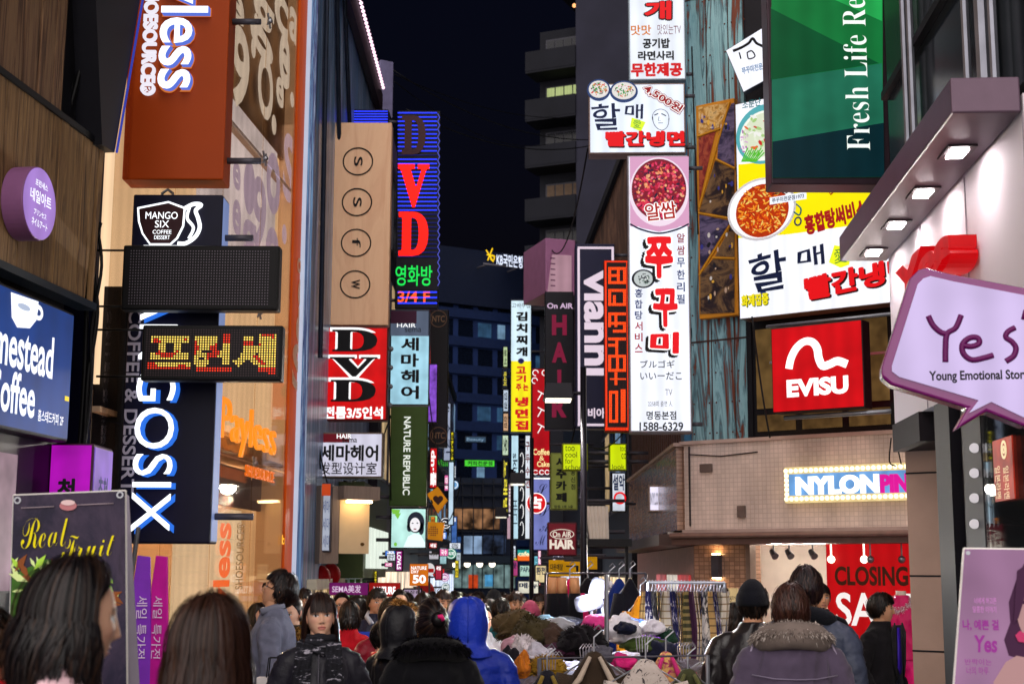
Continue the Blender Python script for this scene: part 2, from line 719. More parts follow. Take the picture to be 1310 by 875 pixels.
def paving():
    m, t, b = _new('paving')
    tc = t.nodes.new('ShaderNodeTexCoord')
    br = t.nodes.new('ShaderNodeTexBrick')
    br.inputs['Scale'].default_value = 1
    br.inputs['Brick Width'].default_value = .4
    br.inputs['Row Height'].default_value = .2
    br.inputs['Mortar Size'].default_value = .006
    br.inputs['Color1'].default_value = (.10, .09, .085, 1)
    br.inputs['Color2'].default_value = (.16, .145, .135, 1)
    br.inputs['Mortar'].default_value = (.05, .05, .05, 1)
    t.links.new(tc.outputs['Object'], br.inputs['Vector'])
    n = t.nodes.new('ShaderNodeTexNoise')
    n.inputs['Scale'].default_value = .9
    n.inputs['Detail'].default_value = 6
    t.links.new(tc.outputs['Object'], n.inputs['Vector'])
    mx = t.nodes.new('ShaderNodeMixRGB')
    mx.blend_type = 'MULTIPLY'
    mx.inputs[0].default_value = .6
    t.links.new(br.outputs['Color'], mx.inputs[1])
    t.links.new(n.outputs[0], mx.inputs[2])
    t.links.new(mx.outputs[0], b.inputs['Base Color'])
    b.inputs['Roughness'].default_value = .55
    return m


tag(g.build('street_paving', paving()), kind='structure')

# shared materials
BLACK = mat('#070709', .5, var=.1)
DARK = mat('#0e0d12', .45, var=.25)
NAVY = mat('#0a0b24', .4, var=.15)
STEEL = mat('#8d8f96', .35, .8, var=.2)
GREYM = mat('#4a4850', .45, .3, var=.2)
BROWNM = mat('#5b4038', .5, .2, var=.2)
WHITEP = mat('#d8d4cf', .5, var=.08)
INKV = mat('#101014', .6, var=0)
INKB = mat('#10204a', .6, var=0)
REDV = mat('#c80c12', .5, var=0)
REDE = em('#e0101a', 1.0, var=0, sample=False)
WHE = em('#ffffff', 1.25, var=0)
WHITE_FACE = em('#e6efff', 1.0, var=.05)
WARM_FACE = em('#fff1dc', 1.0, var=.05)
CABLE = mat('#08080a', .5, var=0)


def cable(label, pts, r=.012, group=None, name='cable', n=12, sag=0.0):
    P = [Vector(p) for p in pts]
    out = []
    if len(P) == 2:
        for i in range(n + 1):
            t = i / n
            q = P[0].lerp(P[1], t)
            q.z -= sag * 4 * t * (1 - t)
            out.append(q)
    else:
        for i in range(len(P) - 1):
            p0, p1, p2, p3 = P[max(i - 1, 0)], P[i], P[i + 1], P[min(i + 2, len(P) - 1)]
            for k in range(6):
                t = k / 6
                out.append(.5 * ((2 * p1) + (p2 - p0) * t + (2 * p0 - 5 * p1 + 4 * p2 - p3) * t * t + (3 * p1 - p0 - 3 * p2 + p3) * t ** 3))
        out.append(P[-1])
    o = MB().tube(out, r, 6).build(name, CABLE, smooth=True)
    return tag(o, label, 'cable', group)


# ---------------------------------------------------------------- left: wooden building
W1 = Fr((-2.876, 8, 0), 83.3)
wb = thing('wooden_building', 'nearest building on the left, clad in dark weathered vertical boards', 'building', W1.o, W1.yaw)
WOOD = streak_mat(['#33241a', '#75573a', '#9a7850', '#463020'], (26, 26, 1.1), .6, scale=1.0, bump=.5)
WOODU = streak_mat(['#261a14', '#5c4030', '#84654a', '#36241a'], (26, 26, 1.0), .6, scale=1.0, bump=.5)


def boards(u0, ur0, ur1, z0, z1, y, w, gap, m, name):
    """vertical boards; right end slants from ur0 (bottom) to ur1 (top)"""
    b = MB()
    u = u0
    i = 0
    while u < max(ur0, ur1):
        zz0, zz1 = z0, z1
        r_ = random.Random(i * 7 + int(z0 * 10))
        d = r_.uniform(0, .012)
        e = min(u + w - gap, max(ur0, ur1))
        x0b, x1b = u, e
        xb = min(e, ur0) if ur0 > u else u + .005
        xt = min(e, ur1) if ur1 > u else u + .005
        b.prism([(u, zz0), (max(xb, u + .004), zz0), (max(xt, u + .004), zz1), (u, zz1)], y - d, y + .03)
        u += w
        i += 1
    return b.build(name, m, wb)


MB().box(-5, .85, .06, 5, -1.3, 9.5).build('wall', DARK, wb)
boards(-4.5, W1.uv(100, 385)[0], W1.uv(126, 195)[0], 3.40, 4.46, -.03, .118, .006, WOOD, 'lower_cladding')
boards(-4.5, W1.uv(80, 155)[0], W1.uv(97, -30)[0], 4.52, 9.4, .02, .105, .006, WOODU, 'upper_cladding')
MB().box(-4.5, W1.uv(126, 195)[0], -.05, .05, 4.46, 4.50).build('ledge', DARK, wb)
MB().box(-4.5, W1.uv(104, 400)[0], -.10, .02, 3.355, 3.40).build('ledge', mat('#26303a', .4), wb)
p = [W1.uv(*q) for q in ((101, -60), (172, -60), (128, 196), (112, 186))]
MB().prism(p, -.10, .12).build('corner_panel', mat('#15151b', .4, var=.1), wb)
q0, q1 = W1.uv(174, -60), W1.uv(129, 196)
MB().tube([(q0[0], -.11, q0[1]), (q1[0], -.11, q1[1])], .008, 6).build('trim', em('#3a4ccc', .5, var=0, sample=False), wb)
MB().box(-3.5, W1.uv(84, 700)[0], -.04, .055, -1.3, 2.47).build('shopfront', mat('#0f0d14', .35, var=.2), wb)
pm = MB()
pm.box(W1.uv(-80, 600)[0], W1.uv(10, 600)[0], -.055, -.041, 1.6, 2.36)
pm.build('poster', em('#c9a0b4', .45, var=.3, scale=5), wb)

# coffee shop lightbox on the wooden wall
s = Sign('lightbox_sign', 'blue backlit coffee shop sign with a white cup on the wooden wall', 'sign', (-160, 346, 93, 541), (W1, .17), 83.3, .12, em('#0f4aa4', .62, var=.2, scale=2.2), BLACK, bezel=.02, both=False)
WC = em('#f4f7ff', 1.1, var=0, sample=False)
s.t('Homestead', (-42, 412, 67, 470), WC, bold=.02)
s.t('Coffee', (-18, 474, 43, 529), WC, bold=.02)
s.t('홈스테드커피 2F', (46, 527, 79, 542), WC, bold=.01)
s.p([(12, 374), (47, 386), (46, 398), (44, 410), (36, 420), (20, 419), (13, 406)], WC, 1, 'cup')
s.ring(47, 400, 6, 10, 2.6, WC, 1, 'cup')
s.d(28, 393, 8, 4, em('#b9c6e0', .8, var=0, sample=False), 2, 'cup')
s.r((81, 507, 86, 513), em('#ffd800', .9, var=0, sample=False), 1, 'indicator')
s.done()

# round nail salon sign
s = Sign('round_sign', 'round mauve nail salon sign with white lettering on the wooden wall', 'sign', (22, 213, 76, 308), (W1, .17), 83.3, .02)
LIL = em('#b48ae0', .8, var=.1)
u0, u1, v0, v1 = s.rect((24, 213, 75, 308))
uc, vc, rr = (u0 + u1) / 2, (v0 + v1) / 2, (v1 - v0) / 2
MB().disc(uc, vc, rr, rr, .0, .13, 48).build('case', mat('#8a5a86', .4, var=.1), s.root, bevel=.006)
MB().disc(uc, vc, rr * .97, rr * .97, -.005, -.0005, 48).build('face', LIL, s.root)
for tx, w, h, z in (('프린세스', .16, .04, .11), ('네일아트', .27, .075, .03), ('プリンセス', .16, .034, -.06), ('ネイルアート', .2, .045, -.12)):
    place_text(s.mb(WC), tx, uc - w / 2, uc + w / 2, vc + z - h / 2, vc + z + h / 2, y=-.009, bold=.015)
s.done()

# purple lightbox on a bracket
s = Sign('lightbox_sign', 'magenta lit cube sign with black lettering under the blue coffee sign', 'sign', (62, 567, 118, 650), 8.55, 0, .42, em('#c411c8', .75, var=.2, scale=4), mat('#3c1030', .4), bezel=.012)
s.t('천', (74, 612, 97, 640), INKV, bold=.04)
sb = MB()
sb.box(s.x1 - .001, s.x1 + .006, .02, .40, .02, s.h - .02)
sb.build('face', em('#9468d8', .75, var=.3, scale=3), s.root)
# lettering on the right side of the cube
cz = MB()
place_text(cz, '추천', .10, .30, .03, .20, bold=.03)
cz.xf(Matrix.Translation((s.x1 + .009, 0, 0)) @ Matrix.Rotation(PI / 2, 4, 'Z'))
cz.build('lettering', mat('#15206e', .5, var=0), s.root)
s.done()

# ---------------------------------------------------------------- left: shoe shop building with glass front
W2 = Fr((-2.89, 10, 0), 85.8)
sh = thing('glass_fronted_building', 'shoe shop building with a warm lit glass front, white letter shapes and an orange edge', 'building', W2.o, W2.yaw)
UE = 5.62
PEACH = mat('#f2d2b0', .7, var=.12, scale=1.2)
MB().box(-.06, 0, .08, 6, -1.3, 11).build('side_wall', NAVY, sh)
MB().box(UE - .03, UE - .001, .01, 3.0, -1.3, 11).build('inner_end_wall', PEACH, sh)
MB().box(UE, 5.98, -.02, 6, -1.3, 11).build('orange_fin', em('#e0560c', .42, var=.12, scale=1.5), sh)
MB().box(5.985, 6.03, -.06, .1, -1.3, 11).build('edge_trim', em('#dfe6ff', .55, var=.05), sh)
MB().box(0, UE, 3.0, 3.1, -1.3, 11).build('back_wall', PEACH, sh)
sl = MB()
for z in (2.80, 5.9, 8.9):
    sl.box(0, UE, .205, 3.0, z, z + .22)
    sl.box(0, UE, .02, .09, z + .02, z + .06)
sl.build('floor_slab', mat('#c9a98a', .7), sh)
LM = em('#ffdcb4', 26.0, var=0)
for z, n, k in ((2.78, 4, 1), (5.88, 4, 1), (8.88, 3, 1)):
    lp = MB()
    for i in range(n):
        u = .5 + i * (UE - 1) / (n - 1)
        lp.box(u - .32, u + .32, .5, .62, z - .03, z)
        lp.box(u - .32, u + .32, 1.7, 1.82, z - .03, z)
    lp.build('ceiling_light', LM, sh)
# partition that carries the film graphics on the upper floors
BACKLIT = em('#ffd8ac', 1.0, var=.12, scale=.9)
MB().box(.02, UE - .01, .16, .20, 3.06, 5.86).build('backlit_panel', BACKLIT, sh)
MB().box(.02, UE - .01, .17, .20, 6.16, 8.86).build('backlit_panel', BACKLIT, sh)
MB().box(2.2, UE - .01, .12, .16, 6.3, 10.8).build('blind', mat('#8c6a48', .6, var=.2), sh)
MB().box(2.4, UE - .4, .10, .13, 4.7, 6.27).build('blind', em('#f4e8f0', 1.0, var=.25, scale=1.5), sh)
MB().box(3.3, UE, .25, .28, 2.35, 2.75).build('valance', mat('#8d8894', .6, var=.1), sh)
# glass panes and joints
GL = glass('#f6efe6', .3)
for z0, z1 in ((-1.3, 2.76), (2.78, 5.9), (5.92, 11)):
    u = 0
    k = 0
    for wd in (1.4, 1.4, 1.4, 1.42):
        MB().box(u + .004, u + wd - .004, -.006, .006, z0, z1).build('pane', GL, sh)
        u += wd
ml = MB()
for u in (1.4, 2.8, 4.2):
    for z in (.9, 2.77, 4.3, 5.91, 7.4):
        ml.tube([(u - .06, -.02, z - .06), (u + .06, -.02, z + .06)], .012, 6)
        ml.tube([(u - .06, -.02, z + .06), (u + .06, -.02, z - .06)], .012, 6)
        ml.ball((u, -.03, z), .03, 10, 8)
ml.build('glass_clamp', STEEL, sh)
# white film letters stuck on the glass and on the orange fin
FILM = em('#fff0e2', .72, var=.05)  # opaque film given a glow in place of the light behind it
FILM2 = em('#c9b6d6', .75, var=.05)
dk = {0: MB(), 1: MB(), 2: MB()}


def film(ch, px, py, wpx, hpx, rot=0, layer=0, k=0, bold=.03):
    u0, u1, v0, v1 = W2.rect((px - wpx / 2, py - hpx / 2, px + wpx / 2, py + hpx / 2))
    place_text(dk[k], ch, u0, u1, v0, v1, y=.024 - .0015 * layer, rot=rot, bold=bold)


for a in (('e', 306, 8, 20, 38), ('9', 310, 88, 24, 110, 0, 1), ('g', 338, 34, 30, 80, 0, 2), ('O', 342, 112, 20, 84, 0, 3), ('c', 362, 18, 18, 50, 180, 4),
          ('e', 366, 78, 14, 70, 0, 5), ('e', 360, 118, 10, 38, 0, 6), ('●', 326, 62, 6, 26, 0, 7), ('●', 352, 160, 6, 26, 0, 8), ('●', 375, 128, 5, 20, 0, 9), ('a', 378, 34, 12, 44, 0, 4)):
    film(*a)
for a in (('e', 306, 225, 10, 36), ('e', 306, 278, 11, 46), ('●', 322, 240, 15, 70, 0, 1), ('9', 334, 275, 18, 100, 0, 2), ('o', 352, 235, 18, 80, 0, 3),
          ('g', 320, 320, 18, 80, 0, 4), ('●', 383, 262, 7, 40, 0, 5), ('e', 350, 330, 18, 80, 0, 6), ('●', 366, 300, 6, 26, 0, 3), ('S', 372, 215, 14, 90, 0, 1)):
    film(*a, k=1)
for a in (('6', 396, 90, 12, 62), ('j', 396, 150, 10, 40), ('o', 388, 285, 9, 60), ('g', 383, 400, 13, 90), (',', 388, 320, 8, 26), ('o', 380, 340, 5, 20), ('S', 378, 470, 14, 60)):
    u0, u1, v0, v1 = W2.rect((a[1] - a[3] / 2, a[2] - a[4] / 2, a[1] + a[3] / 2, a[2] + a[4] / 2))
    place_text(dk[2], a[0], u0, u1, v0, v1, y=-.026, bold=.03)
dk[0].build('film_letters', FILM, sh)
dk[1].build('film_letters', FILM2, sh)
dk[2].build('film_letters', mat('#f3c3a0', .5, var=.05), sh)
# scribbles and shop door lettering
ORL = em('#ee6018', .8, var=0, sample=False)  # glow given to the door letters so they stay bright on the screen
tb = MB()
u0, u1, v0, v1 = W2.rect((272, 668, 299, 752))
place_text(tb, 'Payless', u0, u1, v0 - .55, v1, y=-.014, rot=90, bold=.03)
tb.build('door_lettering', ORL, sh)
tb = MB()
u0, u1, v0, v1 = W2.rect((300, 668, 310, 740))
place_text(tb, 'SHOESOURCE®', u0, u1, v0 - .1, v1, y=-.014, rot=90, bold=.01)
tb.build('door_lettering', mat('#b98a4a', .5, var=0), sh)
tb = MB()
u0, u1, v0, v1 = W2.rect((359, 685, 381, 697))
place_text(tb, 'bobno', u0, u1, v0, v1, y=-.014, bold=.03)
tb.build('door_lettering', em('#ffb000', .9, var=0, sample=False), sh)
# tall white screen behind the door lettering, shelves with shoe boxes
MB().box(2.2, 4.3, .12, .15, -.5, 2.3).build('screen', em('#ffe2bc', 1.0, var=.12, scale=1.2), sh)  # sheet behind the glass, made to glow to brighten the shop
MB().box(4.35, UE - .02, .3, .34, -1.2, 2.7).build('glow_wall', em('#ffc890', .85, var=.2, scale=1.2), sh)  # glowing panels added behind the glass to brighten the interior
MB().box(.03, 2.15, .86, .9, -1.2, 2.7).build('glow_wall', em('#ffe2c0', 1.0, var=.15, scale=1.5), sh)
shf = MB()
for i in range(6):
    shf.box(.1, 1.9, .45, .83, .2 + i * .38, .24 + i * .38)
shf.box(.05, .1, .45, .83, -.5, 2.5).box(1.9, 1.95, .45, .83, -.5, 2.5).box(.98, 1.02, .45, .83, -.5, 2.5)
shf.build('shelf', WHITEP, sh)
bx = {0: MB(), 1: MB(), 2: MB()}
for i in range(6):
    u = .14
    while u < 1.8:
        w = rnd.uniform(.1, .2)
        bx[rnd.randrange(3)].box(u, u + w - .02, .47, .75, .245 + i * .38, .245 + i * .38 + rnd.uniform(.1, .26))
        u += w
for k, c in enumerate(('#e3e0dc', '#c45a28', '#e8d3b0')):
    bx[k].build('shoe_boxes', mat(c, .6), sh)
# spotlights under the shop ceiling
for u in (3.0, 3.5, 4.4):
    sp_ = MB().tube([(u, .4, 2.74), (u, .4, 2.5)], .015, 6).tube([(u - .06, .4, 2.52), (u + .05, .33, 2.40)], [.05, .06], 12)
    sp_.build('spotlight', STEEL, sh)
    spot(sh, W2.world(u + .06, 2.42, .28), (rnd.uniform(-1.6, .4), rnd.uniform(7.5, 12), 1.3), 330, (1, .84, .64), 85)

# cables down the corner between the two left buildings
for i, pts in enumerate((((128, 285, 9.2), (118, 330, 9.2), (124, 400, 9.25), (113, 480, 9.2), (108, 560, 9.2), (100, 640, 9.2)),
                         ((122, 280, 9.25), (130, 340, 9.2), (117, 420, 9.2), (116, 500, 9.2), (104, 600, 9.2)),
                         ((118, 290, 9.2), (112, 360, 9.2), (109, 460, 9.2), (104, 540, 9.2), (96, 650, 9.2)),
                         ((90, -20, 8.8), (84, 60, 8.8), (92, 110, 8.8), (80, 160, 8.8)),
                         ((98, -20, 8.8), (107, 60, 8.85), (86, 150, 8.8), (78, 160, 8.8)),
                         ((112, -10, 8.9), (104, 90, 8.9), (92, 165, 8.9), (86, 170, 8.9)))):
    cable('black cable in the loose bundle at the corner of the wooden building', [at(*q) for q in pts], .012 if i % 2 else .018, 'cables at the wooden corner')

# ---- big signs hung off the shoe shop building
LED_OFF = mat('#3d3640', .4, var=0)
ORSIGN = mat('#a03c02', .5, var=.07, scale=2)
s = Sign('blade_sign', 'tall orange vertical sign of a shoe shop with white raised letters', 'sign', (167, -230, 294, 230), 10.3, 0, .26, None, ORSIGN)
lv = em('#f2f4ff', 1.35, var=0)
s.t('Payless', (190, -89, 269, 118), lv, rot=-90, bold=.012, layer=22)
s.t('Payless', (191, -88, 270, 118), em('#5a78e0', .8, var=0), rot=-90, bold=.014, th=.055, layer=2, name='letter_body')
s.t('SHOESOURCE®', (184, -20, 203, 124), em('#e8e4f0', .9, var=0, sample=False), rot=-90, bold=.03, th=.03, layer=3)
s.arm(330, 20, GREYM).arm(330, 200, GREYM)
s.done()
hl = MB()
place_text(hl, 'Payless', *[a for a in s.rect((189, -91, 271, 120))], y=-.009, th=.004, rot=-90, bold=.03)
hl.build('letter_halo', em('#ff9040', .5, var=0), s.root)  # orange glow of the letters, painted as a shape on the board

s = Sign('blade_sign', 'long navy vertical coffee shop sign with glowing white letters and a cup badge', 'sign', (160, 249, 277, 695), 10.25, 0, .24, None, NAVY)
MB().box(s.x1, s.x1 + .004, .02, .22, .02, s.h - .02).build('side_face', em('#8ba0d8', .6, var=.1), s.root)
GW = em('#f6faff', 1.5, var=0)
GB = em('#2a6fe0', .9, var=0, sample=False)
tw = 'MANGOSIX'
s.t(tw, (181, 318, 231, 683), GB, rot=-90, bold=.004, th=.02, layer=1, name='letter_glow')
s.t(tw, (177, 316, 226, 680), GW, rot=-90, bold=-.006, th=.03, layer=6)
s.t('COFFEE & DESSERT', (160, 396, 177, 630), mat('#a49fb0', .5, var=0), rot=-90, bold=.02)
s.p([(176, 266), (216, 258), (238, 266), (236, 290), (228, 306), (219, 314), (192, 314), (182, 300), (177, 284)], GW, 1, 'badge')
s.p([(178.5, 268), (216, 260.5), (235.5, 268), (233.5, 289.5), (226, 304.5), (218, 312), (193, 312), (184, 299), (179.5, 284)], mat('#32161c', .5, var=0), 2, 'badge_field')
s.line([(236, 268), (248, 262), (258, 263), (251, 270), (254, 280), (256, 292), (250, 304), (238, 312), (228, 312)], 5, GW, 2, name='cup_handle')
s.line([(243, 266), (240, 280), (248, 292), (242, 306)], 4, GW, 2, name='cup_handle')
s.t('MANGO', (187, 272, 228, 281), GW, 3, bold=.0)
s.t('SIX', (199, 283, 217, 292), GW, 3, bold=.0)
s.t('COFFEE', (196, 295, 220, 300), GW, 3, bold=.0)
s.t('DESSERT', (198, 302, 218, 307), GW, 3, bold=.0)
s.arm(320, 300, GREYM).arm(320, 660, GREYM)
s.done()
MB().tube([(-.15, .12, s.h), (-.15, .12, s.h + .04), (-.11, .12, s.h + .07), (-.07, .12, s.h + .04), (-.07, .12, s.h)], .012, 6).build('lifting_eye', STEEL, s.root)

# dark service panel left of the navy sign
s = Sign('service_panel', 'plain black metal panel between the wooden corner and the navy coffee sign', 'panel', (116, 366, 158, 690), 10.35, 0, .12, None, mat('#0d0d16', .4, var=.2))
s.done()


def dots(text, rect_, s, nx, nz, on, off, w, rot=0, bold=.02, colfn=None, fit=(.05, .95, .1, .9), squares=True, stretch=None):
    """LED matrix: one small square per lamp, lit where the text covers it"""
    u0, u1, v0, v1 = s.rect(rect_)
    co, fs = glyphs(text, bold) if text else (np.zeros((0, 3)), [])
    tris = []
    if text:
        x, z = co[:, 0].copy(), co[:, 1].copy()
        if rot == -90:
            x, z = z.copy(), -x
        x = (x - x.min()) / (x.max() - x.min()) * (fit[1] - fit[0]) + fit[0]
        z = (z - z.min()) / (z.max() - z.min()) * (fit[3] - fit[2]) + fit[2]
        for f in fs:
            for k in range(1, len(f) - 1):
                tris.append((x[f[0]], z[f[0]], x[f[k]], z[f[k]], x[f[k + 1]], z[f[k + 1]]))
        tris = np.array(tris)
    A = {}
    for i in range(nx):
        for j in range(nz):
            px, pz = (i + .5) / nx, (j + .5) / nz
            lit = False
            if len(tris):
                d1 = (px - tris[:, 2]) * (tris[:, 1] - tris[:, 3]) - (tris[:, 0] - tris[:, 2]) * (pz - tris[:, 3])
                d2 = (px - tris[:, 4]) * (tris[:, 3] - tris[:, 5]) - (tris[:, 2] - tris[:, 4]) * (pz - tris[:, 5])
                d3 = (px - tris[:, 0]) * (tris[:, 5] - tris[:, 1]) - (tris[:, 4] - tris[:, 0]) * (pz - tris[:, 1])
                lit = bool(np.any(((d1 >= 0) & (d2 >= 0) & (d3 >= 0)) | ((d1 <= 0) & (d2 <= 0) & (d3 <= 0))))
            m = (colfn(px, pz) if colfn else on) if lit else off
            if m is None:
                continue
            b = A.setdefault(m.name, (MB(), m, lit))[0]
            cu, cv = u0 + px * (u1 - u0), v0 + pz * (v1 - v0)
            hu, hv = (u1 - u0) / nx * w / 2, (v1 - v0) / nz * w / 2
            y = -.009
            b.add([(cu - hu, y, cv - hv), (cu + hu, y, cv - hv), (cu + hu, y, cv + hv), (cu - hu, y, cv + hv)], [(0, 1, 2, 3)])
    for b, m, lit in A.values():
        b.build('lit_leds' if lit else 'dark_leds', m, s.root)


PANEL = mat('#08070a', .5, var=0)
s = Sign('led_board', 'dark switched off LED board across the navy coffee sign', 'LED board', (156, 314, 357, 397), 9.9, 0, .12, PANEL, BLACK, bezel=.02)
dots('', (165, 320, 345, 391), s, 52, 20, None, mat('#6d6470', .4, var=0), .38)
s.arm(120, 318, CABLE, .008).arm(120, 390, CABLE, .008)
s.done()
s = Sign('led_board', 'lit LED board with yellow and red Korean running text', 'LED board', (181, 416, 361, 487), 9.8, 0, .12, PANEL, BLACK, bezel=.02)
LY = em('#ffd860', 1.4, var=0, sample=False)
LR = em('#ff3a20', 1.1, var=0, sample=False)
dots('프린세', (186, 421, 357, 482), s, 52, 20, LY, mat('#3a2c30', .4, var=0), .55, bold=.05, fit=(.02, .98, .06, .92),
     colfn=lambda x, z: LR if (z < .2 or noise.noise(Vector((x * 9, z * 5, 0))) > .22) else LY)
s.arm(120, 420, CABLE, .008).arm(120, 480, CABLE, .008)
s.done()

# orange 3D logo on the glass
s = Sign('raised_logo', 'orange raised script logo lit from behind on the shoe shop glass', 'sign', (279, 520, 352, 612), (W2, .12), 85.8, .02)
u0, u1, v0, v1 = s.rect((278, 545, 349, 590))
OR3 = em('#ff8c20', 1.0, var=.05, sample=False)
# its lettering slopes with the receding wall on its own
place_text(s.mb(OR3), 'Payless', u0, u1, v0 + .02, v0 + .50, y=-.01, th=.03, bold=-.004)
place_text(s.mb(em('#f07018', .7, var=0, sample=False)), 'SHOESOURCE', u0 + (u1 - u0) * .45, u1, v0 - .14, v0 - .03, y=-.01, th=.02, bold=.01)
s.done()

# ---------------------------------------------------------------- left: street wall further on
REFL_STREAKS = streak_mat(['#3a5a88', '#7aa8d0', '#343c70', '#b8d4f0', '#c04aa8'], (14, 14, .35), .3, .0, scale=.8, bump=.15, pos=[.3, .42, .5, .58, .72])  # street reflections painted as colour streaks on the metal cladding
W4 = Fr((-2.32, 16.05, 0), 90)


def street_block(label, fr, u0, u1, z1, m, name='commercial_building', depth=7, floors=(), win=None):
    t = thing(name, label, 'building', fr.o, fr.yaw)
    MB().box(u0, u1, 0, depth, -1.4, z1).build('wall', m, t)
    MB().box(u0 - .05, u1 + .05, -.09, depth + .05, z1, z1 + .18).build('cornice', DARK, t)
    if win:
        for z in floors:
            n = max(1, int((u1 - u0) / 1.5))
            for i in range(n):
                a = u0 + (i + .15) * (u1 - u0) / n
                b = u0 + (i + .85) * (u1 - u0) / n
                f = MB().box(a, b, -.03, -.002, z, z + 1.4).build('window', GREYM, t)
                MB().box(a + .05, b - .05, -.04, -.031, z + .05, z + 1.35).build('pane', win[rnd.randrange(len(win))], f)
    return t


WIN_D = mat('#0e141c', .12, var=.1, spec=.8)
WIN_L = em('#ffd9a0', .5, var=.35, scale=3)
WIN_C = em('#a8d4ff', .5, var=.4, scale=3)
b3 = street_block('tall building with streaked dark metal cladding behind the wooden board sign', W4, 0, 7, 9.7, REFL_STREAKS)
tb = MB()
for i in range(3):
    tb.tube([(.6 + i * 2.3, -.05, 4.2), (.3 + i * .8, -.05, 9.6)], .03, 8)
tb.build('downpipe', mat('#2a2f3c', .3, .6), b3)
bl = MB()
for i in range(46):
    bl.ball((.1 + i * .15, -.14, 9.72), .028, 8, 6)
bl.build('bulb_string', em('#ffd0e8', 1.6, var=0, sample=False), b3)
MB().box(0, 7, -.12, -.02, 9.3, 9.65).build('eaves_band', mat('#2a1420', .4), b3)
# ground floor shop: doors and columns lit warm
MB().box(.4, 3.0, -.06, -.005, -.9, 1.5).build('shop_window', em('#ffd9a0', .75, var=.3, scale=3), b3)
fm = MB()
for u in (.4, 1.05, 1.7, 2.35, 3.0):
    fm.box(u - .03, u + .03, -.09, -.061, -.9, 1.5)
fm.box(.3, 3.1, -.12, -.004, 1.5, 1.62)
fm.build('door_frame', mat('#c9c2ae', .5), b3)
MB().box(3.3, 5.9, -.06, -.005, -.9, 1.55).build('shop_window', em('#d8ffd0', .75, var=.3, scale=3), b3)
fm = MB()
for u in (3.3, 4.2, 5.0, 5.9):
    fm.box(u - .06, u + .06, -.12, -.061, -.9, 1.6)
fm.build('door_frame', mat('#3c5a2c', .5), b3)
MB().box(3.1, 6.6, -.35, -.004, 1.62, 2.9).build('fascia', mat('#41502e', .5, var=.15), b3)
fl = MB()
for i in range(9):
    u = 3.35 + i * .33
    fl.box(u, u + .16, -.42, -.36, 1.75, 2.3)
fl.build('fascia_letters', em('#f4fff0', .8, var=.05), b3)

W5 = Fr((-2.18, 23.2, 0), 90)
b4 = street_block('second building in the left row with purple roof edge and shuttered windows', W5, 0, 10.5, 9.2, mat('#1c1c26', .4, var=.3), floors=(3.2, 5.4, 7.4), win=[WIN_D, WIN_D, WIN_L])
MB().box(0, 10.5, -.1, -.02, 8.7, 9.15).build('eaves_band', mat('#6a5a8c', .4, var=.2), b4)
MB().box(.2, 10, -.08, -.005, -1.0, 1.7).build('shop_window', em('#ffe6c8', 1.5, var=.45, scale=1.5), b4)
W6 = Fr((-2.35, 34, 0), 90)
b5 = street_block('third building in the left row, dark and far down the street', W6, 0, 24, 8.6, mat('#15171f', .5, var=.3), floors=(2.8, 5.0, 7.0), win=[WIN_D, WIN_D, WIN_C])
MB().box(.2, 23, -.08, -.005, -1.0, 1.6).build('shop_window', em('#dfeaff', 1.5, var=.45, scale=1.0), b5)

# small building at the far left roofline
s = Sign('rooftop_box', 'pale concrete rooftop block above the blue neon sign', 'rooftop', (486, 78, 503, 150), 25, 30, 1.5, None, mat('#5e5a78', .8, var=.25))
s.done()

# ---- vertical signs of the left row
def hang(name, label, rect_, Y, face, case=DARK, th=.2, yaw=0, arm=None, group=None, cat='sign', bezel=.02, **k):
    q = Sign(name, label, cat, rect_, Y, yaw, th, face, case, group, bezel, **k)
    if arm is not None:
        for y in (rect_[1] + 12, rect_[3] - 12):
            q.arm(arm, y, GREYM)
    return q


WOODL = streak_mat(['#dca884', '#ecc09a', '#e4b48e'], (3, 3, .5), .55, scale=1.4, bump=.05)
s = hang('blade_sign', 'tall pale wooden board sign with four black circled letters', (415, 157, 499, 416), 17.9, None, WOODL, .2, arm=400)
for i, (ch, cy) in enumerate((('s', 207), ('s', 259), ('f', 311), ('w', 364))):
    cx = 458 - i * 1.2
    s.ring(cx, cy, 19.5, 18, 1.6, INKV, 1)
    s.t(ch, (cx - 5, cy - 6, cx + 6, cy + 6), INKV, rot=-90, bold=.0)
s.done()
s = hang('lightbox_sign', 'red lit DVD room sign with three black outlined letters', (411, 418, 496, 538), 17.8, em('#e0080e', .8, var=.12, scale=5), mat('#5a1414', .4), .2, arm=400)
OUT = em('#ffffff', 1.0, var=0, sample=False)
for ch, y0, y1, x0, x1 in (('𝐃', 421, 451, 424, 484), ('𝐕', 456, 483, 421, 484), ('𝐃', 485, 515, 422, 482)):
    s.t(ch, (x0 - 2, y0 - 2, x1 + 2, y1 + 2), OUT, 1, bold=.05)
    s.t(ch, (x0 + 1, y0 + 1, x1 - 1, y1 - 1), INKV, 3, bold=.02)
s.t('전룸3/5인석', (415, 520, 490, 536), OUT, 2, bold=.035)
s.done()
lr = MB()
for i in range(4):
    lr.ball((s.x1 + .03, .05, .2 + i * .24), .035, 8, 6)
lr.build('lamp', STEEL, s.root)
s = hang('lightbox_sign', 'white horizontal hair salon sign with Korean over Chinese lettering', (404, 553, 490, 611), 17.5, em('#d9d6ea', .85, var=.08), mat('#6a5c52', .4), .25, arm=400)
s.r((406, 555, 447, 566), mat('#8c1428', .5, var=0), 1)
s.t('HAIR', (431, 555, 450, 561), OUT, 3, bold=.02)
s.t('sema', (438, 561, 457, 566), INKV, 3, bold=.01)
s.t('세마헤어', (410, 569, 484, 590), INKV, 2, bold=.03)
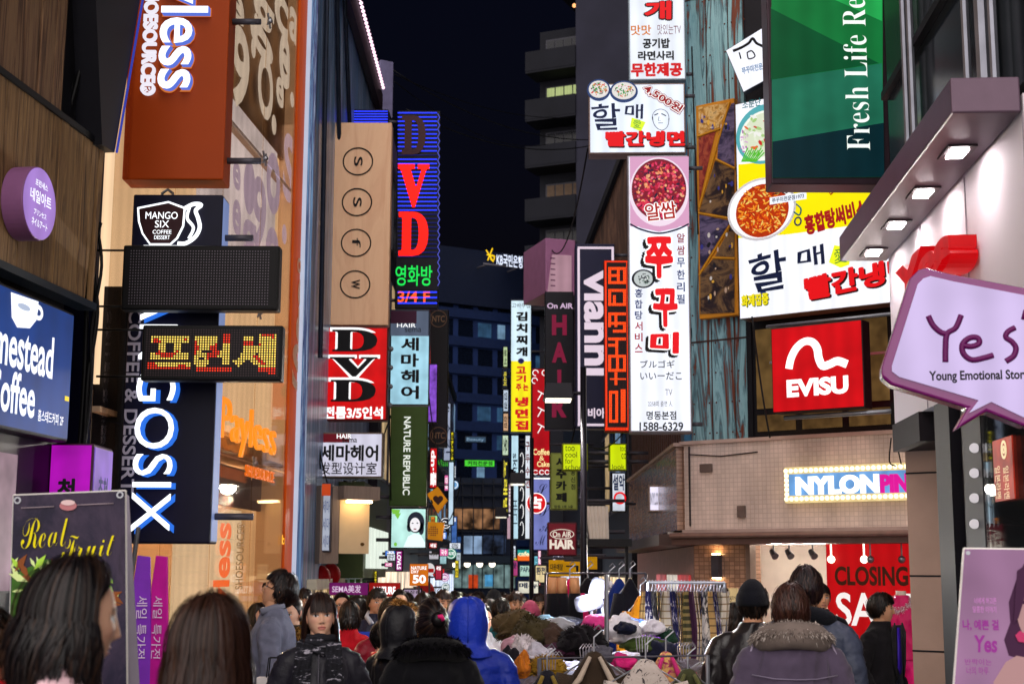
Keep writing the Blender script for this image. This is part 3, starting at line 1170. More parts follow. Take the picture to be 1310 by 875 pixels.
s.t('发型设计室', (409, 591, 482, 607), mat('#2a2430', .5, var=0), 2, bold=.01)
s.done()

# blue neon DVD sign
s = hang('neon_sign', 'tall neon sign with blue tube grid and big red DVD letters', (507, 142, 562, 395), 20.6, None, mat('#080816', .5), .16, arm=490)
NB = em('#2a3cff', 1.5, var=0)
NB2 = em('#20246a', .7, var=0, sample=False)
for i in range(36):
    y = 145 + i * 5.4
    off = 195 < y < 203 or y > 272
    if y > 330 and y < 372:
        continue
    s.line([(509, y), (559, y)], 1.5, NB2 if off and y < 372 else NB, 1, name='tubing')
for y in (374, 381, 388):
    s.line([(509, y), (559, y)], 2, NB, 1, name='tubing')
for i in range(22):
    s.line([(560, 146 + i * 10), (562.5, 151 + i * 10), (560, 156 + i * 10)], 1.2, em('#5a60d0', .8, var=0, sample=False), 1, name='tubing')
NR = em('#ff1a10', 1.3, var=0)
s.t('𝐃', (514, 149, 545, 199), mat('#3a1018', .4, var=0), 4, bold=.03, th=.02)
s.t('𝐕', (509, 211, 549, 266), NR, 4, bold=.03, th=.02)
s.t('𝐃', (510, 272, 548, 328), NR, 4, bold=.03, th=.02)
s.r((507, 333, 561, 371), mat('#0a0a18', .5), 0)
s.t('영화방', (506, 340, 553, 366), em('#18d850', 1.1, var=0, sample=False), 3, bold=.01)
s.t('3/4 F', (509, 373, 550, 387), em('#ff5a18', 1.1, var=0, sample=False), 4, bold=.02)
s.done()
s = hang('neon_sign', 'end of a blue neon tube panel peeking above the wooden board sign', (446, 140, 497, 158), 20.0, None, mat('#080816', .5), .1, arm=430)
for i in range(5):
    s.line([(448, 143 + i * 3.4), (496, 143 + i * 3.4)], 1.3, NB, 1, name='tubing')
s.done()

s = hang('lightbox_sign', 'pale blue vertical hair salon sign with four black Korean letters', (499, 396, 549, 518), 19.6, None, mat('#2a3040', .4), .2, arm=485)
s.r((500, 430, 548, 517), em('#a8dcf0', .95, var=.18, scale=4), 0, 'face', .004)
s.r((500, 398, 548, 430), em('#6c7a94', .5, var=.1), 0, 'face', .004)
s.r((500, 398, 533, 414), mat('#3c1030', .5, var=0), 1)
s.t('HAIR', (508, 414, 532, 419), OUT, 2)
s.t('sema', (518, 420, 539, 425), INKV, 2)
for i, ch in enumerate('세마헤어'):
    s.t(ch, (513, 432 + i * 20.5, 536, 449 + i * 20.5), INKV, 2, bold=.03)
s.done()
s = hang('blade_sign', 'dark green vertical cosmetics shop sign with white lettering', (499, 520, 546, 647), 19.4, None, mat('#36501c', .5, var=.12), .24, arm=480)
s.t('NATURE REPUBLIC', (516, 533, 525, 633), em('#eef4e8', .8, var=0, sample=False), rot=-90, bold=.02)
s.done()
s = hang('advert_lightbox', 'pale lit advert of a woman\'s face below the green sign', (499, 649, 546, 702), 19.3, em('#bfeee6', 1.0, var=.12, scale=5), BLACK, .24, arm=480)
AD = {'skin': em('#e9e6ea', .95, var=0, sample=False), 'hair': mat('#2c3850', .5, var=0), 'leaf': em('#7ac040', .9, var=0, sample=False)}
s.d(532, 668, 11, 13.5, AD['hair'], 1, 'portrait')
s.d(524, 674, 3.5, 6, AD['hair'], 1, 'portrait')
s.d(539, 676, 3.5, 8, AD['hair'], 1, 'portrait')
s.d(531, 671, 6.5, 9, AD['skin'], 2, 'portrait')
s.p([(516, 700), (522, 686), (530, 682), (538, 684), (544, 694), (544, 700)], em('#dff4f6', 1.0, var=0, sample=False), 1, 'portrait')
for x, y in ((528, 669), (534, 669)):
    s.d(x, y, 1.3, .7, AD['hair'], 3, 'portrait')
s.d(531, 676.5, 2, .8, mat('#a03048', .5, var=0), 3, 'portrait')
s.p([(501, 651), (512, 652), (510, 658), (502, 657)], AD['leaf'], 1, 'leaf')
s.p([(505, 658), (513, 656), (509, 664)], AD['leaf'], 1, 'leaf')
s.d(506, 696, 2, 2.5, AD['leaf'], 1, 'leaf')
s.done()

# wedge-shaped lit white box under a wooden hood
s = Sign('hooded_light_box', 'white shop box lit warm from under a grey wooden hood', 'sign', (434, 640, 472, 708), 17.2, 35, .35, mat('#e2c8a0', .6, var=.06), mat('#b8a890', .5), bezel=.0, both=False)
hd = MB()
hd.box(s.x0 - .06, s.x1 + .02, -.22, .37, s.h, s.h + .16)
hd.box(s.x0 - .28, s.x0 - .03, -.05, .37, -.12, s.h + .16)
hd.build('hood', streak_mat(['#6e5f58', '#8a7a70', '#7a6a62'], (18, 18, 1), .6, scale=.8), s.root)
MB().box(s.x0 + .03, s.x1 - .05, -.16, -.10, s.h - .035, s.h - .005).build('strip_light', em('#ffd9a0', 14, var=0), s.root)
s.d(463, 696, 2.6, 2.2, mat('#6a4a20', .4, .5), 1, 'emblem')
s.done()
s = hang('blade_sign', 'narrow pale sign with blue lettering beside the hooded white box', (411, 618, 424, 706), 16.9, em('#cfd6ea', .7, var=.2), GREYM, .1)
s.r((412, 619, 423, 634), em('#e05020', .7, var=.2, sample=False), 1)
for i in range(3):
    s.t('세마', (413, 640 + i * 22, 422, 656 + i * 22), mat('#3a4a8a', .5, var=0), 1)
s.done()

# assorted small signs down the left side
s = hang('blade_sign', 'narrow violet glowing strip sign', (547, 465, 560, 541), 23.5, em('#9a5ae6', .9, var=.35, scale=9), DARK, .15, arm=530)
s.done()
s = hang('blade_sign', 'black vertical sign with a round brown emblem repeated', (549, 396, 573, 572), 24.5, None, mat('#120e14', .4, var=.2), .2, arm=530)
for cy in (408, 557):
    s.ring(561, cy, 11, 11, 1.2, mat('#6a5040', .5, var=0), 1)
    s.t('NTC', (553, cy - 4, 569, cy + 4), mat('#8a6a50', .5, var=0), 1, bold=.01)
s.line([(549.5, 398), (549.5, 465)], 1.6, em('#ff4a4a', .8, var=0, sample=False), 1)
s.done()
s = hang('blade_sign', 'slim pale grey sign with a lone dark letter e at its head', (567, 515, 577, 590), 27, em('#b8c4e0', .75, var=.2), DARK, .15)
s.t('e', (569, 519, 575, 527), INKV)
s.t('스킨', (569, 538, 576, 580), mat('#2a3a6a', .5, var=0), rot=-90)
s.done()
s = hang('blade_sign', 'short yellow strip sign with dark lettering', (575, 552, 581, 589), 27.5, em('#f0e020', .9, var=.1), DARK, .12)
s.t('화장품', (576, 555, 580, 586), INKV, rot=-90, bold=.03)
s.done()
s = hang('blade_sign', 'tall slim white backlit strip left of the street gap', (573, 590, 581, 672), 28, em('#cfeaff', .95, var=.15), DARK, .12)
s.done()
s = hang('blade_sign', 'slim red sign with white and orange lettering behind the green sign', (549, 572, 560, 625), 22.5, em('#e0101c', .85, var=.15), DARK, .14, arm=530)
s.t('dn·플', (551, 576, 558, 622), OUT, rot=-90, bold=.03)
s.done()
HEART = mat('#e08a0c', .45, var=.15)
for lab, pts, hole in (('orange diamond shaped sign with a dark heart, hung on its corner', [(546, 632), (560, 622), (573, 640), (560, 657)], True),
                       ('square orange sign with a dotted round emblem below the diamond', [(541, 667), (568, 668), (566, 692), (541, 689)], False)):
    cx = sum(q[0] for q in pts) / 4
    cy = sum(q[1] for q in pts) / 4
    s = Sign('plaque_sign', lab, 'sign', (min(q[0] for q in pts), min(q[1] for q in pts), max(q[0] for q in pts), max(q[1] for q in pts)), 20.2, 0, .1, em('#e8920e', .55, var=.1), HEART, poly=pts, bezel=.01)
    if hole:
        s.t('❤', (554, 634, 567, 646), mat('#3a1a14', .5, var=0), 2)
    else:
        for i in range(5):
            for j in range(5):
                if (i - 2) ** 2 + (j - 2) ** 2 < 6:
                    s.d(549 + i * 2.6, 674 + j * 2.6, 1, 1, mat('#6a3020', .5, var=0), 1, 'dots', seg=8)
    s.mb(GREYM, 'bracket').tube([(0, .05, s.h * .6), (s.uv(515, cy)[0], .05, s.h * .6)], .015, 6)
    s.done()
s = hang('blade_sign', 'small magenta vertical sign with white lettering near the shop doors', (505, 703, 516, 731), 20.0, em('#a8108c', .8, var=.1), DARK, .1)
s.t('LOVLS', (508, 706, 513, 728), OUT, rot=-90, bold=.03)
s.done()
s = hang('placard', 'orange sale placard with the number fifty held above the crowd', (524, 721, 548, 749), 18, em('#e8780c', .7, var=.08), mat('#a04808', .5), .02, bezel=.004)
s.t('NATURE', (526, 724, 546, 728.5), OUT, 2, bold=.02)
s.t('DAY', (526, 729, 536, 733), OUT, 2, bold=.02)
s.t('50', (528, 735, 545, 746), OUT, 2, bold=.04)
s.mb(GREYM, 'pole').tube([(0, .012, -2.1), (0, .012, .05)], .014, 8)
s.done()
s = hang('disc_sign', 'small round white and red sale disc beside the orange placard', (543, 720, 556, 736), 18.4, None, None, .02)
u0, u1, v0, v1 = s.rect((543, 720, 556, 736))
MB().disc(0, (v0 + v1) / 2, (u1 - u0) / 2, (v1 - v0) / 2, 0, .02).build('disc', em('#f4f0f0', .8, var=.1), s.root)
s.r((544, 727, 555, 732), REDV, 1)
s.mb(GREYM, 'pole').tube([(0, .03, -1.9), (0, .03, .1)], .012, 8)
s.done()
s = hang('banner', 'purple hair salon banner stretched above the heads on the left', (421, 745, 471, 761), 17.0, mat('#8a1a86', .6, var=.1), mat('#5a1060', .6), .03, bezel=.004)
s.t('SEMA美发', (425, 748, 462, 758), em('#f0d0f0', .7, var=0, sample=False), bold=.01)
s.mb(GREYM, 'leg').tube([(s.x0 + .01, .015, -1.75), (s.x0 + .01, .015, 0)], .012, 6).tube([(s.x1 - .01, .015, -1.75), (s.x1 - .01, .015, 0)], .012, 6)
s.done()
s = hang('banner', 'red shop banner with white capitals right of the purple banner', (472, 745, 512, 763), 17.3, mat('#c01410', .6, var=.1), mat('#801010', .6), .03, bezel=.004)
s.t('NATURE', (478, 750, 506, 760), WHE, bold=.03)
s.mb(GREYM, 'leg').tube([(s.x0 + .01, .015, -1.75), (s.x0 + .01, .015, 0)], .012, 6).tube([(s.x1 - .01, .015, -1.75), (s.x1 - .01, .015, 0)], .012, 6)
s.done()
# balloons
for px, py, Y, lab in ((410, 738, 17.5, 'round red balloon at the left above the banner'), (423, 735, 17.9, 'red balloon just right of the first one'), (544, 757, 18.8, 'red balloon over the crowd below the orange placard')):
    c = at(px, py, Y)
    r_ = .125
    t = thing('balloon', lab, 'balloon', (c.x, c.y, c.z - r_ * 1.25))
    MB().ball((0, 0, r_ * 1.25), (r_, r_, r_ * 1.15), 20, 14).tube([(0, 0, r_ * .12), (0, 0, 0)], [.006, .016], 8).build('envelope', mat('#a00c14', .55, var=.12), t, smooth=True)
    MB().tube([(0, 0, 0), (.01, .01, -.4), (0, 0, -1.1)], .003, 5).build('string', WHITEP, t)
# round signs in the distance on the left
for px, py, rx, Y, c, ch, lab in ((570, 669, 8, 29, '#1a2038', '인', 'dark round shop sign under the orange square'), (577, 708, 7, 31, '#2f9a78', '커피', 'green ringed round coffee sign far down the street'),
                                  (569, 738, 5.5, 33, '#c040b0', '화', 'small pink round sign low on the left'), (570, 751, 5.5, 31, '#206a70', '약', 'small teal round sign just over the far heads'),
                                  (581, 620, 5.5, 36, '#7ab8f0', '', 'pale blue moon-like round light by the street gap')):
    s = hang('round_sign', lab, (px - rx, py - rx, px + rx, py + rx), Y, None, None, .08)
    u0, u1, v0, v1 = s.rect((px - rx, py - rx, px + rx, py + rx))
    MB().disc(0, (v1 + v0) / 2, (u1 - u0) / 2, (v1 - v0) / 2, 0, .08).build('disc', em(c, .75, var=.1), s.root)
    s.ring(px, py, rx * .85, rx * .85, .8, OUT, 1)
    if ch:
        s.t(ch, (px - rx * .55, py - rx * .4, px + rx * .55, py + rx * .4), OUT, 1, bold=.02)
    s.mb(GREYM, 'bracket').tube([(0, .04, (v0 + v1) / 2), (-1.2, .04, (v0 + v1) / 2)], .02, 6)
    s.done()
k = 0
for x0, y0, x1, y1, Y, c, lab in ((548, 693, 560, 702, 30, '#c82020', 'small red eaves sign behind the orange square'), (548, 704, 562, 716, 32, '#e8e4f0', 'small white box sign with red rim far left'),
                                  (562, 700, 572, 722, 34, '#b8e8f0', 'pale cyan box sign in the left distance'), (583, 706, 590, 728, 38, '#dff4ff', 'white lit box at the end of the left row'),
                                  (556, 722, 566, 742, 26, '#d03050', 'red box sign behind the sale disc'), (515, 752, 540, 772, 18.2, '#c8b0d0', 'lilac poster board behind the heads under the placard'),
                                  (577, 660, 585, 700, 40, '#4a78c8', 'blue poster strip with a face far down the left row')):
    s = hang('box_sign', lab, (x0, y0, x1, y1), Y, em(c, .8, var=.3, scale=6), DARK, .15)
    if k % 2:
        s.t('화장품', (x0 + 2, y0 + 3, x1 - 2, y0 + 7), INKV, bold=.02)
    else:
        s.t('세일', (x0 + 2, y0 + 2, x1 - 2, y0 + 7), OUT, bold=.03)
    k += 1
    if Y > 18.5:
        s.arm(x0 - 14, (y0 + y1) / 2, GREYM, .02)
    else:
        s.mb(GREYM, 'leg').tube([(0, .05, -1.4), (0, .05, 0)], .02, 8)
    s.done()

# many small shop signs crowding the far end of both rows
fr_ = random.Random(77)
FARC = [('white', '#eaf2ff'), ('pink', '#f070b0'), ('cyan', '#80d8f0'), ('yellow', '#f4dc30'), ('red', '#e02028'), ('pale green', '#b0f0a0'), ('orange', '#f08828'), ('blue', '#5088e8')]
FART = [('화장품', 'cosmetics'), ('안경', 'glasses'), ('치킨', 'chicken'), ('호프', 'beer'), ('약국', 'pharmacy'), ('구두', 'shoes'), ('옷가게', 'clothes'), ('미용', 'beauty'), ('김밥', 'rice rolls'), ('국수', 'noodles'), ('노래방', 'karaoke'), ('환전', 'money exchange'), ('커피', 'coffee'), ('분식', 'snacks'), ('고기', 'meat'), ('떡볶이', 'rice cakes'), ('신발', 'footwear'), ('양말', 'socks'), ('모자', 'hats'), ('가방', 'bags'), ('핸드폰', 'phones'), ('시계', 'watches'), ('빵', 'bread'), ('꽃', 'flowers'), ('문구', 'stationery'), ('사진', 'photos'), ('은행', 'bank'), ('병원', 'clinic')]
k = 0
for side, x_lo, x_hi, y_lo, y_hi, n in (('left', 550, 588, 600, 742, 13), ('right', 656, 704, 672, 752, 9), ('left', 430, 520, 690, 744, 6)):
    for i in range(n):
        x, y = fr_.uniform(x_lo, x_hi), y_lo + (y_hi - y_lo) * (i + fr_.random()) / n
        cn, cc_ = FARC[k % 8]
        tall = fr_.random() < .5
        w_, h_ = (fr_.uniform(4, 6), fr_.uniform(14, 26)) if tall else (fr_.uniform(9, 15), fr_.uniform(6, 10))
        Y = fr_.uniform(28, 44) if n > 6 else fr_.uniform(19, 22)
        s = hang('strip_sign' if tall else 'box_sign', '%s %s sign with the Korean word for %s, far down the %s row' % ('slim upright' if tall else 'small wide', cn, FART[k][1], side), (x - w_ / 2, y - h_ / 2, x + w_ / 2, y + h_ / 2), Y, em(cc_, .9, var=.12, scale=6), DARK, .14, bezel=.01)
        s.t(FART[k][0], (x - w_ * .32, y - h_ * .36, x + w_ * .32, y + h_ * .36), OUT if cn in ('red', 'blue', 'pink') else INKV, rot=-90 if tall else 0, bold=.02)
        s.arm(x - 16 if side == 'left' else x + 40, y, GREYM, .02)
        s.done()
        k += 1

for i, (p0, p1, sg) in enumerate((((402, 120, 17.2), (412, 410, 17.6), .10), ((398, 300, 17.2), (410, 600, 17.2), .15), ((404, 545, 17.2), (432, 640, 17.2), .2), ((497, 420, 19), (500, 640, 19.2), .1),
                                  ((372, 20, 16.1), (414, 170, 17.8), .35), ((497, 540, 19), (440, 615, 17.4), .25), ((545, 470, 22), (572, 600, 26), .5), ((552, 640, 20), (590, 610, 30), .6))):
    cable('slack black sign cable hanging between the left row signs', [at(*p0), at(*p1)], .010, 'sign cables of the left row', sag=sg)

# ================================================================ FAR END OF THE STREET
FK = Fr(at(560, 690, 80), 30)
FK.o.z = 0
kb = thing('office_block', 'dark blue office block closing the street, with scattered lit windows and a rooftop bank sign', 'building', FK.o, FK.yaw)
KW = mat('#13234a', .5, var=.25, scale=.6)
HT = FK.uv(600, 327)[1]
UL, UR = FK.uv(545, 500)[0], FK.uv(705, 500)[0]
MB().box(UL - 6, UR + 12, 0, 14, -2, HT).build('wall', KW, kb)
MB().box(UL - 6, UR + 12, -.35, -.01, HT - 3.0, HT + .3).build('parapet', mat('#0a1226', .5), kb)
fw, fl, fd = MB(), MB(), MB()
FH = 1.62
nfl = int((HT - 4) / FH)
KLIT = [em('#9ac8f0', .5, var=.45, scale=1.2), em('#4a7aa8', .38, var=.4, scale=1.2)]
KWIN = mat('#070c18', .15, var=.2)
wr = random.Random(5)
lit = {0: MB(), 1: MB()}
for i in range(nfl):
    z = 3.4 + i * FH * 1.0
    fw.box(UL - 6, UR + 12, -.22, -.005, z - .28, z + .25)
    u = UL - .6
    while u < UR + .6:
        w = .95
        if i > 0 and wr.random() < .3:
            MB().box(u, u + w * wr.choice((.5, .9)), -.06, -.006, z + .35, z + FH - .45).build('lit_window', KLIT[wr.randrange(2)], kb)
        else:
            MB().box(u, u + w, -.04, -.006, z + .3, z + FH - .35).build('window', KWIN, kb)
        u += 1.3
fw.build('floor_band', mat('#0c1a3a', .5, var=.2), kb)
s = Sign('bank_sign', 'rooftop bank sign with a yellow star emblem and white lettering', 'sign', (606, 320, 656, 356), 81.0, 30, .12, None, None)
s.root.location = s.root.location + s.n * 1.2
YK = em('#f8c818', 1.1, var=0, sample=False)
s.line([(609, 325), (618, 340)], 1.3, YK).line([(617, 323), (611, 338)], 1.3, YK).line([(610, 331), (620, 333)], 1.3, YK)
s.ring(617, 335, 3, 4, 1.2, YK, 1)
u0, u1, v0, v1 = s.rect((622, 330, 655, 350))
sl_ = MB()
place_text(sl_, 'KB국민은행', u0, u1, (v0 + v1) / 2 - .3, (v0 + v1) / 2 + .42, y=-.02, bold=.02)
sl_.build('lettering', em('#dfe8ff', 1.1, var=0, sample=False), s.root)
s.mb(GREYM, 'bracket').tube([(s.x0, .06, s.h * .3), (s.x1, .06, s.h * .3)], .06, 6).tube([(s.x0 + .3, .06, s.h * .3), (s.x0 + .3, 1.3, s.h * .3)], .05, 6).tube([(s.x1 - .3, .06, s.h * .3), (s.x1 - .3, 1.3, s.h * .3)], .05, 6)
s.done()

# glazed shop at the very end, lit inside
FE = Fr(at(560, 700, 62), 4)
FE.o.z = -1.1
ge = thing('glazed_shop', 'glass fronted shop closing the far end of the street, warm and blue light inside', 'building', FE.o, FE.yaw)


def ge_rect(r, y0, y1, m, name, par=None):
    a, b, c, d = FE.rect(r)
    return MB().box(a, b, y0, y1, c, d).build(name, m, par or ge)


ge_rect((560, 610, 662, 780), .6, 6, mat('#101a30', .5, var=.2), 'wall')
ge_rect((582, 650, 640, 676), .5, .59, em('#c08a60', .55, var=.5, scale=2.5), 'shop_window')
ge_rect((594, 685, 617, 708), .5, .59, em('#a8c8f0', .75, var=.35, scale=1.5), 'screen')
ge_rect((618, 684, 648, 708), .5, .59, em('#3a4a6a', .5, var=.5, scale=3), 'shop_window')
ge_rect((575, 686, 590, 708), .5, .59, em('#3a68b0', .55, var=.4, scale=3), 'poster')
ge_rect((575, 722, 660, 752), .5, .59, em('#8aa8a8', .6, var=.55, scale=2.5), 'shop_window')
mu = MB()
for x in (578, 592, 606, 618, 632, 646):
    a, b, c, d = FE.rect((x - .6, 612, x + .6, 752))
    mu.box(a, b, .35, .5, c, d)
for y in (618, 633, 648, 679, 711):
    a, b, c, d = FE.rect((562, y - .8, 660, y + .8))
    mu.box(a, b, .30, .48, c, d)
mu.build('mullion', mat('#0c1220', .4), ge)
ge_rect((560, 711, 662, 720), -.2, .34, mat('#1c2836', .4), 'canopy')
dl = MB()
for x in (582, 598, 614, 630):
    q = FE.uv(x, 720)
    dl.ball((q[0], .2, q[1] - .04), .14, 10, 6)
dl.build('downlight', em('#fff0d8', 3, var=0, sample=False), ge)
ge_rect((600, 735, 612, 752), .38, .5, em('#e85020', .7, var=.3), 'poster')
ge_rect((621, 735, 632, 750), .38, .5, em('#58b0e8', .8, var=.3), 'poster')
s = Sign('lightbox_sign', 'thin bright green sign strip on the dark block at the end', 'sign', (594, 588, 633, 597), 61.5, 8, .2, em('#50e838', .9, var=.15), DARK)
s.t('커피전문점', (598, 589.5, 630, 595.5), mat('#0c3010', .5, var=0), bold=.03)
s.mb(GREYM, 'bracket').tube([(0, .1, .2), (0, 1.2, .2)], .05, 6)
s.done()
s = Sign('lightbox_sign', 'dim blue sign strip above the green strip at the end', 'sign', (595, 558, 622, 566), 61.5, 8, .2, em('#34506a', .8, var=.2), DARK)
s.t('Beauty', (597, 560, 619, 565), mat('#8ab0d0', .5, var=0), bold=.01)
s.mb(GREYM, 'bracket').tube([(0, .1, .2), (0, 1.2, .2)], .05, 6)
s.done()

# concrete apartment block
FA = Fr(at(672, 400, 78), -24)
FA.o.z = 0
ap = thing('apartment_block', 'unlit grey concrete apartment block with stacked balconies, one window lit pale green', 'building', FA.o, FA.yaw)
CONC = mat('#101118', .85, var=.3, scale=.5, bump=.3, bscale=8)
ub = FA.uv(737, 200)[0]
ue = FA.uv(840, 200)[0]
HA = FA.uv(690, 28)[1]
MB().box(.2, ub, 1.6, 10, -2, HA).build('wall', CONC, ap)
MB().box(ub, ue, .0, 10, -2, HA + 2.4).build('stair_tower', mat('#1e1e2a', .85, var=.25, scale=.5), ap)
MB().box(ub - 2.0, ue, .5, 9, HA + 2.4, HA + 5).build('roof_house', mat('#171722', .85, var=.2), ap)
for i, yp in enumerate((66, 128, 188, 256, 316, 372)):
    zc = FA.uv(705, yp + 22)[1]
    MB().box(0, ub, -.1, 1.6, zc - .12, zc).build('balcony_floor', CONC, ap)
    pr = MB().box(0, ub, -.12, .02, zc, zc + 1.15)
    pr.box(-.02, .1, .02, 1.6, zc, zc + 1.15)
    pr.build('balcony_parapet', CONC, ap)
    f = MB().box(.6, ub - .1, 1.50, 1.59, zc + .1, zc + 2.35).build('window', mat('#20202a', .4), ap)
    pm_ = em('#c8d890', .62, var=.12, scale=1.0) if i == 1 else (mat('#4a3a2c', .6) if i == 3 else mat('#0c0e16', .2, var=.2))
    for k in range(4):
        w = (ub - .9) / 4
        MB().box(.7 + k * w, .62 + (k + 1) * w, 1.46, 1.499, zc + .5, zc + 2.25).build('pane', pm_, f)
c = FA.world(ub - .5, FA.uv(733, 254)[1], 1.2)
t = thing('balcony_lamp', 'small warm bulb lit on one balcony of the apartment block', 'lamp', c)
MB().ball((0, 0, -.1), .13, 12, 8).build('bulb', em('#ffd080', 9, var=0), t)
MB().tube([(0, 0, 0), (0, 0, .3)], .03, 6).build('stem', GREYM, t)
ar = MB()
for px in (731, 760):
    q = FA.uv(px, 4)
    ar.ball((q[0], .45, q[1]), .12, 8, 6)
ar.build('roof_light', em('#ffb070', 1.5, var=0, sample=False), ap)

# ================================================================ RIGHT SIDE
# ---- corner shop building: front faces down the side alley, flank runs along the street
WR = Fr(at(888, 600, 18), -36)
WR.o.z = 0
cb = thing('corner_building', 'corner building with pink tiled fascia, brown awning and rusty blue green copper above', 'building', WR.o, WR.yaw)
TILE = grid_mat('#dec8be', '#c9b2a8', .055, .055, .08, .3, .1, var=.06)
TILE2 = grid_mat('#b8907a', '#8a6a58', .07, .05, .10, .2, .3, var=.25)
COPPER = streak_mat(['#5c8a92', '#86acb2', '#4a6a72', '#6a3522', '#43201a'], (10, 10, .8), .5, .1, scale=.7, bump=.35, pos=[.28, .45, .53, .58, .75], dist=1.4)
UW = WR.uv(1180, 600)[0]
Z0, Z1 = WR.uv(888, 684)[1], WR.uv(888, 571)[1]
up = WR.uv(962, 500)[0]
# main upper volume in plan (local coordinates of the front: x along front, y behind)
ca, sa = math.cos(R(36)), math.sin(R(36))


def flank(d, off=0.0):
    """point on the flank that runs away along the street, d metres from the corner; local to the front"""
    return (-d * sa * .985 + off * -ca, d * ca * .985 + off * -sa)


bw = MB()
plan(bw, [(0, 0), (UW + 3, 0), (UW + 3, 6), flank(9)], Z1 - .02, 11.5)
bw.build('upper_wall', mat('#121016', .6, var=.25), cb)
MB().box(.0, up, -.05, -.002, Z1, 11.2).build('copper_cladding', COPPER, cb)
MB().box(up - .02, up + .05, -.09, -.051, Z1, WR.uv(965, 405)[1]).build('cladding_edge', DARK, cb)
sm = MB()
for z in (4.6, 6.9, 9.2):
    sm.box(0, up, -.06, -.051, z, z + .02)
for u in (.3, .62):
    sm.box(u, u + .012, -.057, -.0505, Z1, 11.2)
sm.build('seam', mat('#3a2018', .6), cb)
rv = MB()
for z in np.arange(Z1 + .15, 10, .38):
    for u in (.04, .26, .36, .58, .68, .86):
        rv.ball((u, -.052, float(z)), .012, 6, 4)
rv.build('rivets', mat('#5a2c1c', .6), cb)
fa = MB()
fa.box(-.02, UW + .5, -.22, .02, Z0 + .06, Z1)
fa.build('tiled_fascia', TILE, cb)
MB().box(-.06, UW + .5, -.26, -.0, Z1 + .001, Z1 + .045).build('coping', mat('#b59a8e', .5, var=.15), cb)
MB().box(-.04, UW + .5, -.26, -.0, Z0 + .012, Z0 + .058).build('lower_moulding', mat('#a89088', .4, var=.15), cb)
aw = MB()
aw.box(-.1, UW + .5, -.42, .0, Z0 - .13, Z0 + .01)
aw.build('awning_cassette', mat('#5a443f', .5, var=.15), cb)
MB().tube([(-.1, -.45, Z0 - .02), (UW + .5, -.45, Z0 - .02)], .035, 10).build('awning_bar', mat('#8b7068', .35, .4), cb)
# ground floor front: tiled corner pier, white room, sale window
U1, U2, U3 = WR.uv(958, 780)[0], WR.uv(1059, 780)[0], WR.uv(1170, 780)[0]
MB().box(0, U1, -.04, .35, -1.3, Z0 - .13).build('tiled_pier', TILE2, cb)
MB().box(U1, U1 + .06, -.06, .1, -1.3, Z0 - .13).build('door_jamb', mat('#7a6a62', .4, .3), cb)
MB().box(-.7, UW + 1, 1.7, 1.78, -1.3, Z0).build('room_wall', mat('#e6dfd6', .7, var=.06), cb)
MB().box(-.6, UW + 1, .36, 1.78, Z0 - .0, Z0 + .05).build('room_ceiling', mat('#d8d0c8', .7), cb)
MB().box(UW + .9, UW + 1, .0, 1.78, -1.3, Z0).build('room_side', mat('#e6dfd6', .7, var=.06), cb)
lm = MB()
for u in (U1 + .4, U1 + .9, U2 + .4, U2 + 1.0):
    lm.box(u - .18, u + .18, .6, .7, Z0 - .04, Z0 - .005)
lm.box(.2, .5, .9, 1.0, Z0 - .04, Z0 - .005)
lm.build('ceiling_light', em('#fff0dc', 42, var=0), cb)
for px in (985, 1005, 1035):
    u, z = WR.uv(px, 702)
    q = MB().tube([(u, .10, Z0 - .12), (u, .10, z - .02)], .012, 6).tube([(u - .03, .10, z - .02), (u + .05, .04, z - .09)], [.03, .045], 12)
    q.build('spotlight', STEEL, cb)
    spot(cb, WR.world(u + .06, z - .11, .0), (rnd.uniform(.4, 2.4), rnd.uniform(8.5, 13), 1.2), 300, (1, .92, .82), 85)
red = MB().box(U2, U3 + .3, .0, .02, -1.3, Z0 - .13).build('sale_window', em('#e01018', .62, var=.1, scale=1.2), cb)


def on_wr(body, r, m, par, y, **k):
    b = MB()
    u0, u1, v0, v1 = WR.rect(r)
    place_text(b, body, u0, u1, v0, v1, y=y, **k)
    b.build('lettering', m, par)


on_wr('CLOSING', (1068, 724, 1162, 749), mat('#4a2416', .5, var=0), red, -.006, bold=.035)
on_wr('SALE', (1070, 758, 1168, 801), em('#fff4f0', .8, var=0, sample=False), red, -.007, bold=.02)
u0, u1, v0, v1 = WR.rect((1060, 690, 1168, 700))
MB().box(u0, u1, -.05, -.01, v0 + .04, v1).build('strip_light', em('#ff48c8', 1.2, var=0), cb)
for px, m_ in ((1066, 0), (1108, 0), (1116, 1), (1156, 1)):
    u, z = WR.uv(px, 712)
    MB().tube([(u, -.06, Z0 - .13), (u, -.06, z)], .010, 6).ball((u, -.06, z - .03), .045, 12, 8).build('spotlight', em('#fff0d8', 3.0, var=0) if m_ == 0 else STEEL, cb)
# wall lamp on the pier, throwing light up and down
u, z = WR.uv(921, 724)
wl = MB().box(u - .05, u + .05, -.14, -.041, z - .14, z + .14).build('wall_lamp', GREYM, cb)
MB().box(u - .04, u + .04, -.13, -.05, z + .141, z + .15).box(u - .04, u + .04, -.13, -.05, z - .15, z - .141).build('lamp_glow', em('#ffd090', 30, var=0), wl)
u0, u1, v0, v1 = WR.rect((932, 752, 947, 800))
pl = MB().box(u0, u1, -.07, -.041, v0, v1).build('notice_board', em('#e8c890', .6, var=.1), cb)
for i, wd in enumerate(('OPEN', 'AM', 'PINK', 'MODEL')):
    on_wr(wd, (934, 762 + i * 8, 945, 766 + i * 8), INKV, pl, -.075)
# flank along the street: tiled fascia, awning, shopfront
fk = MB()


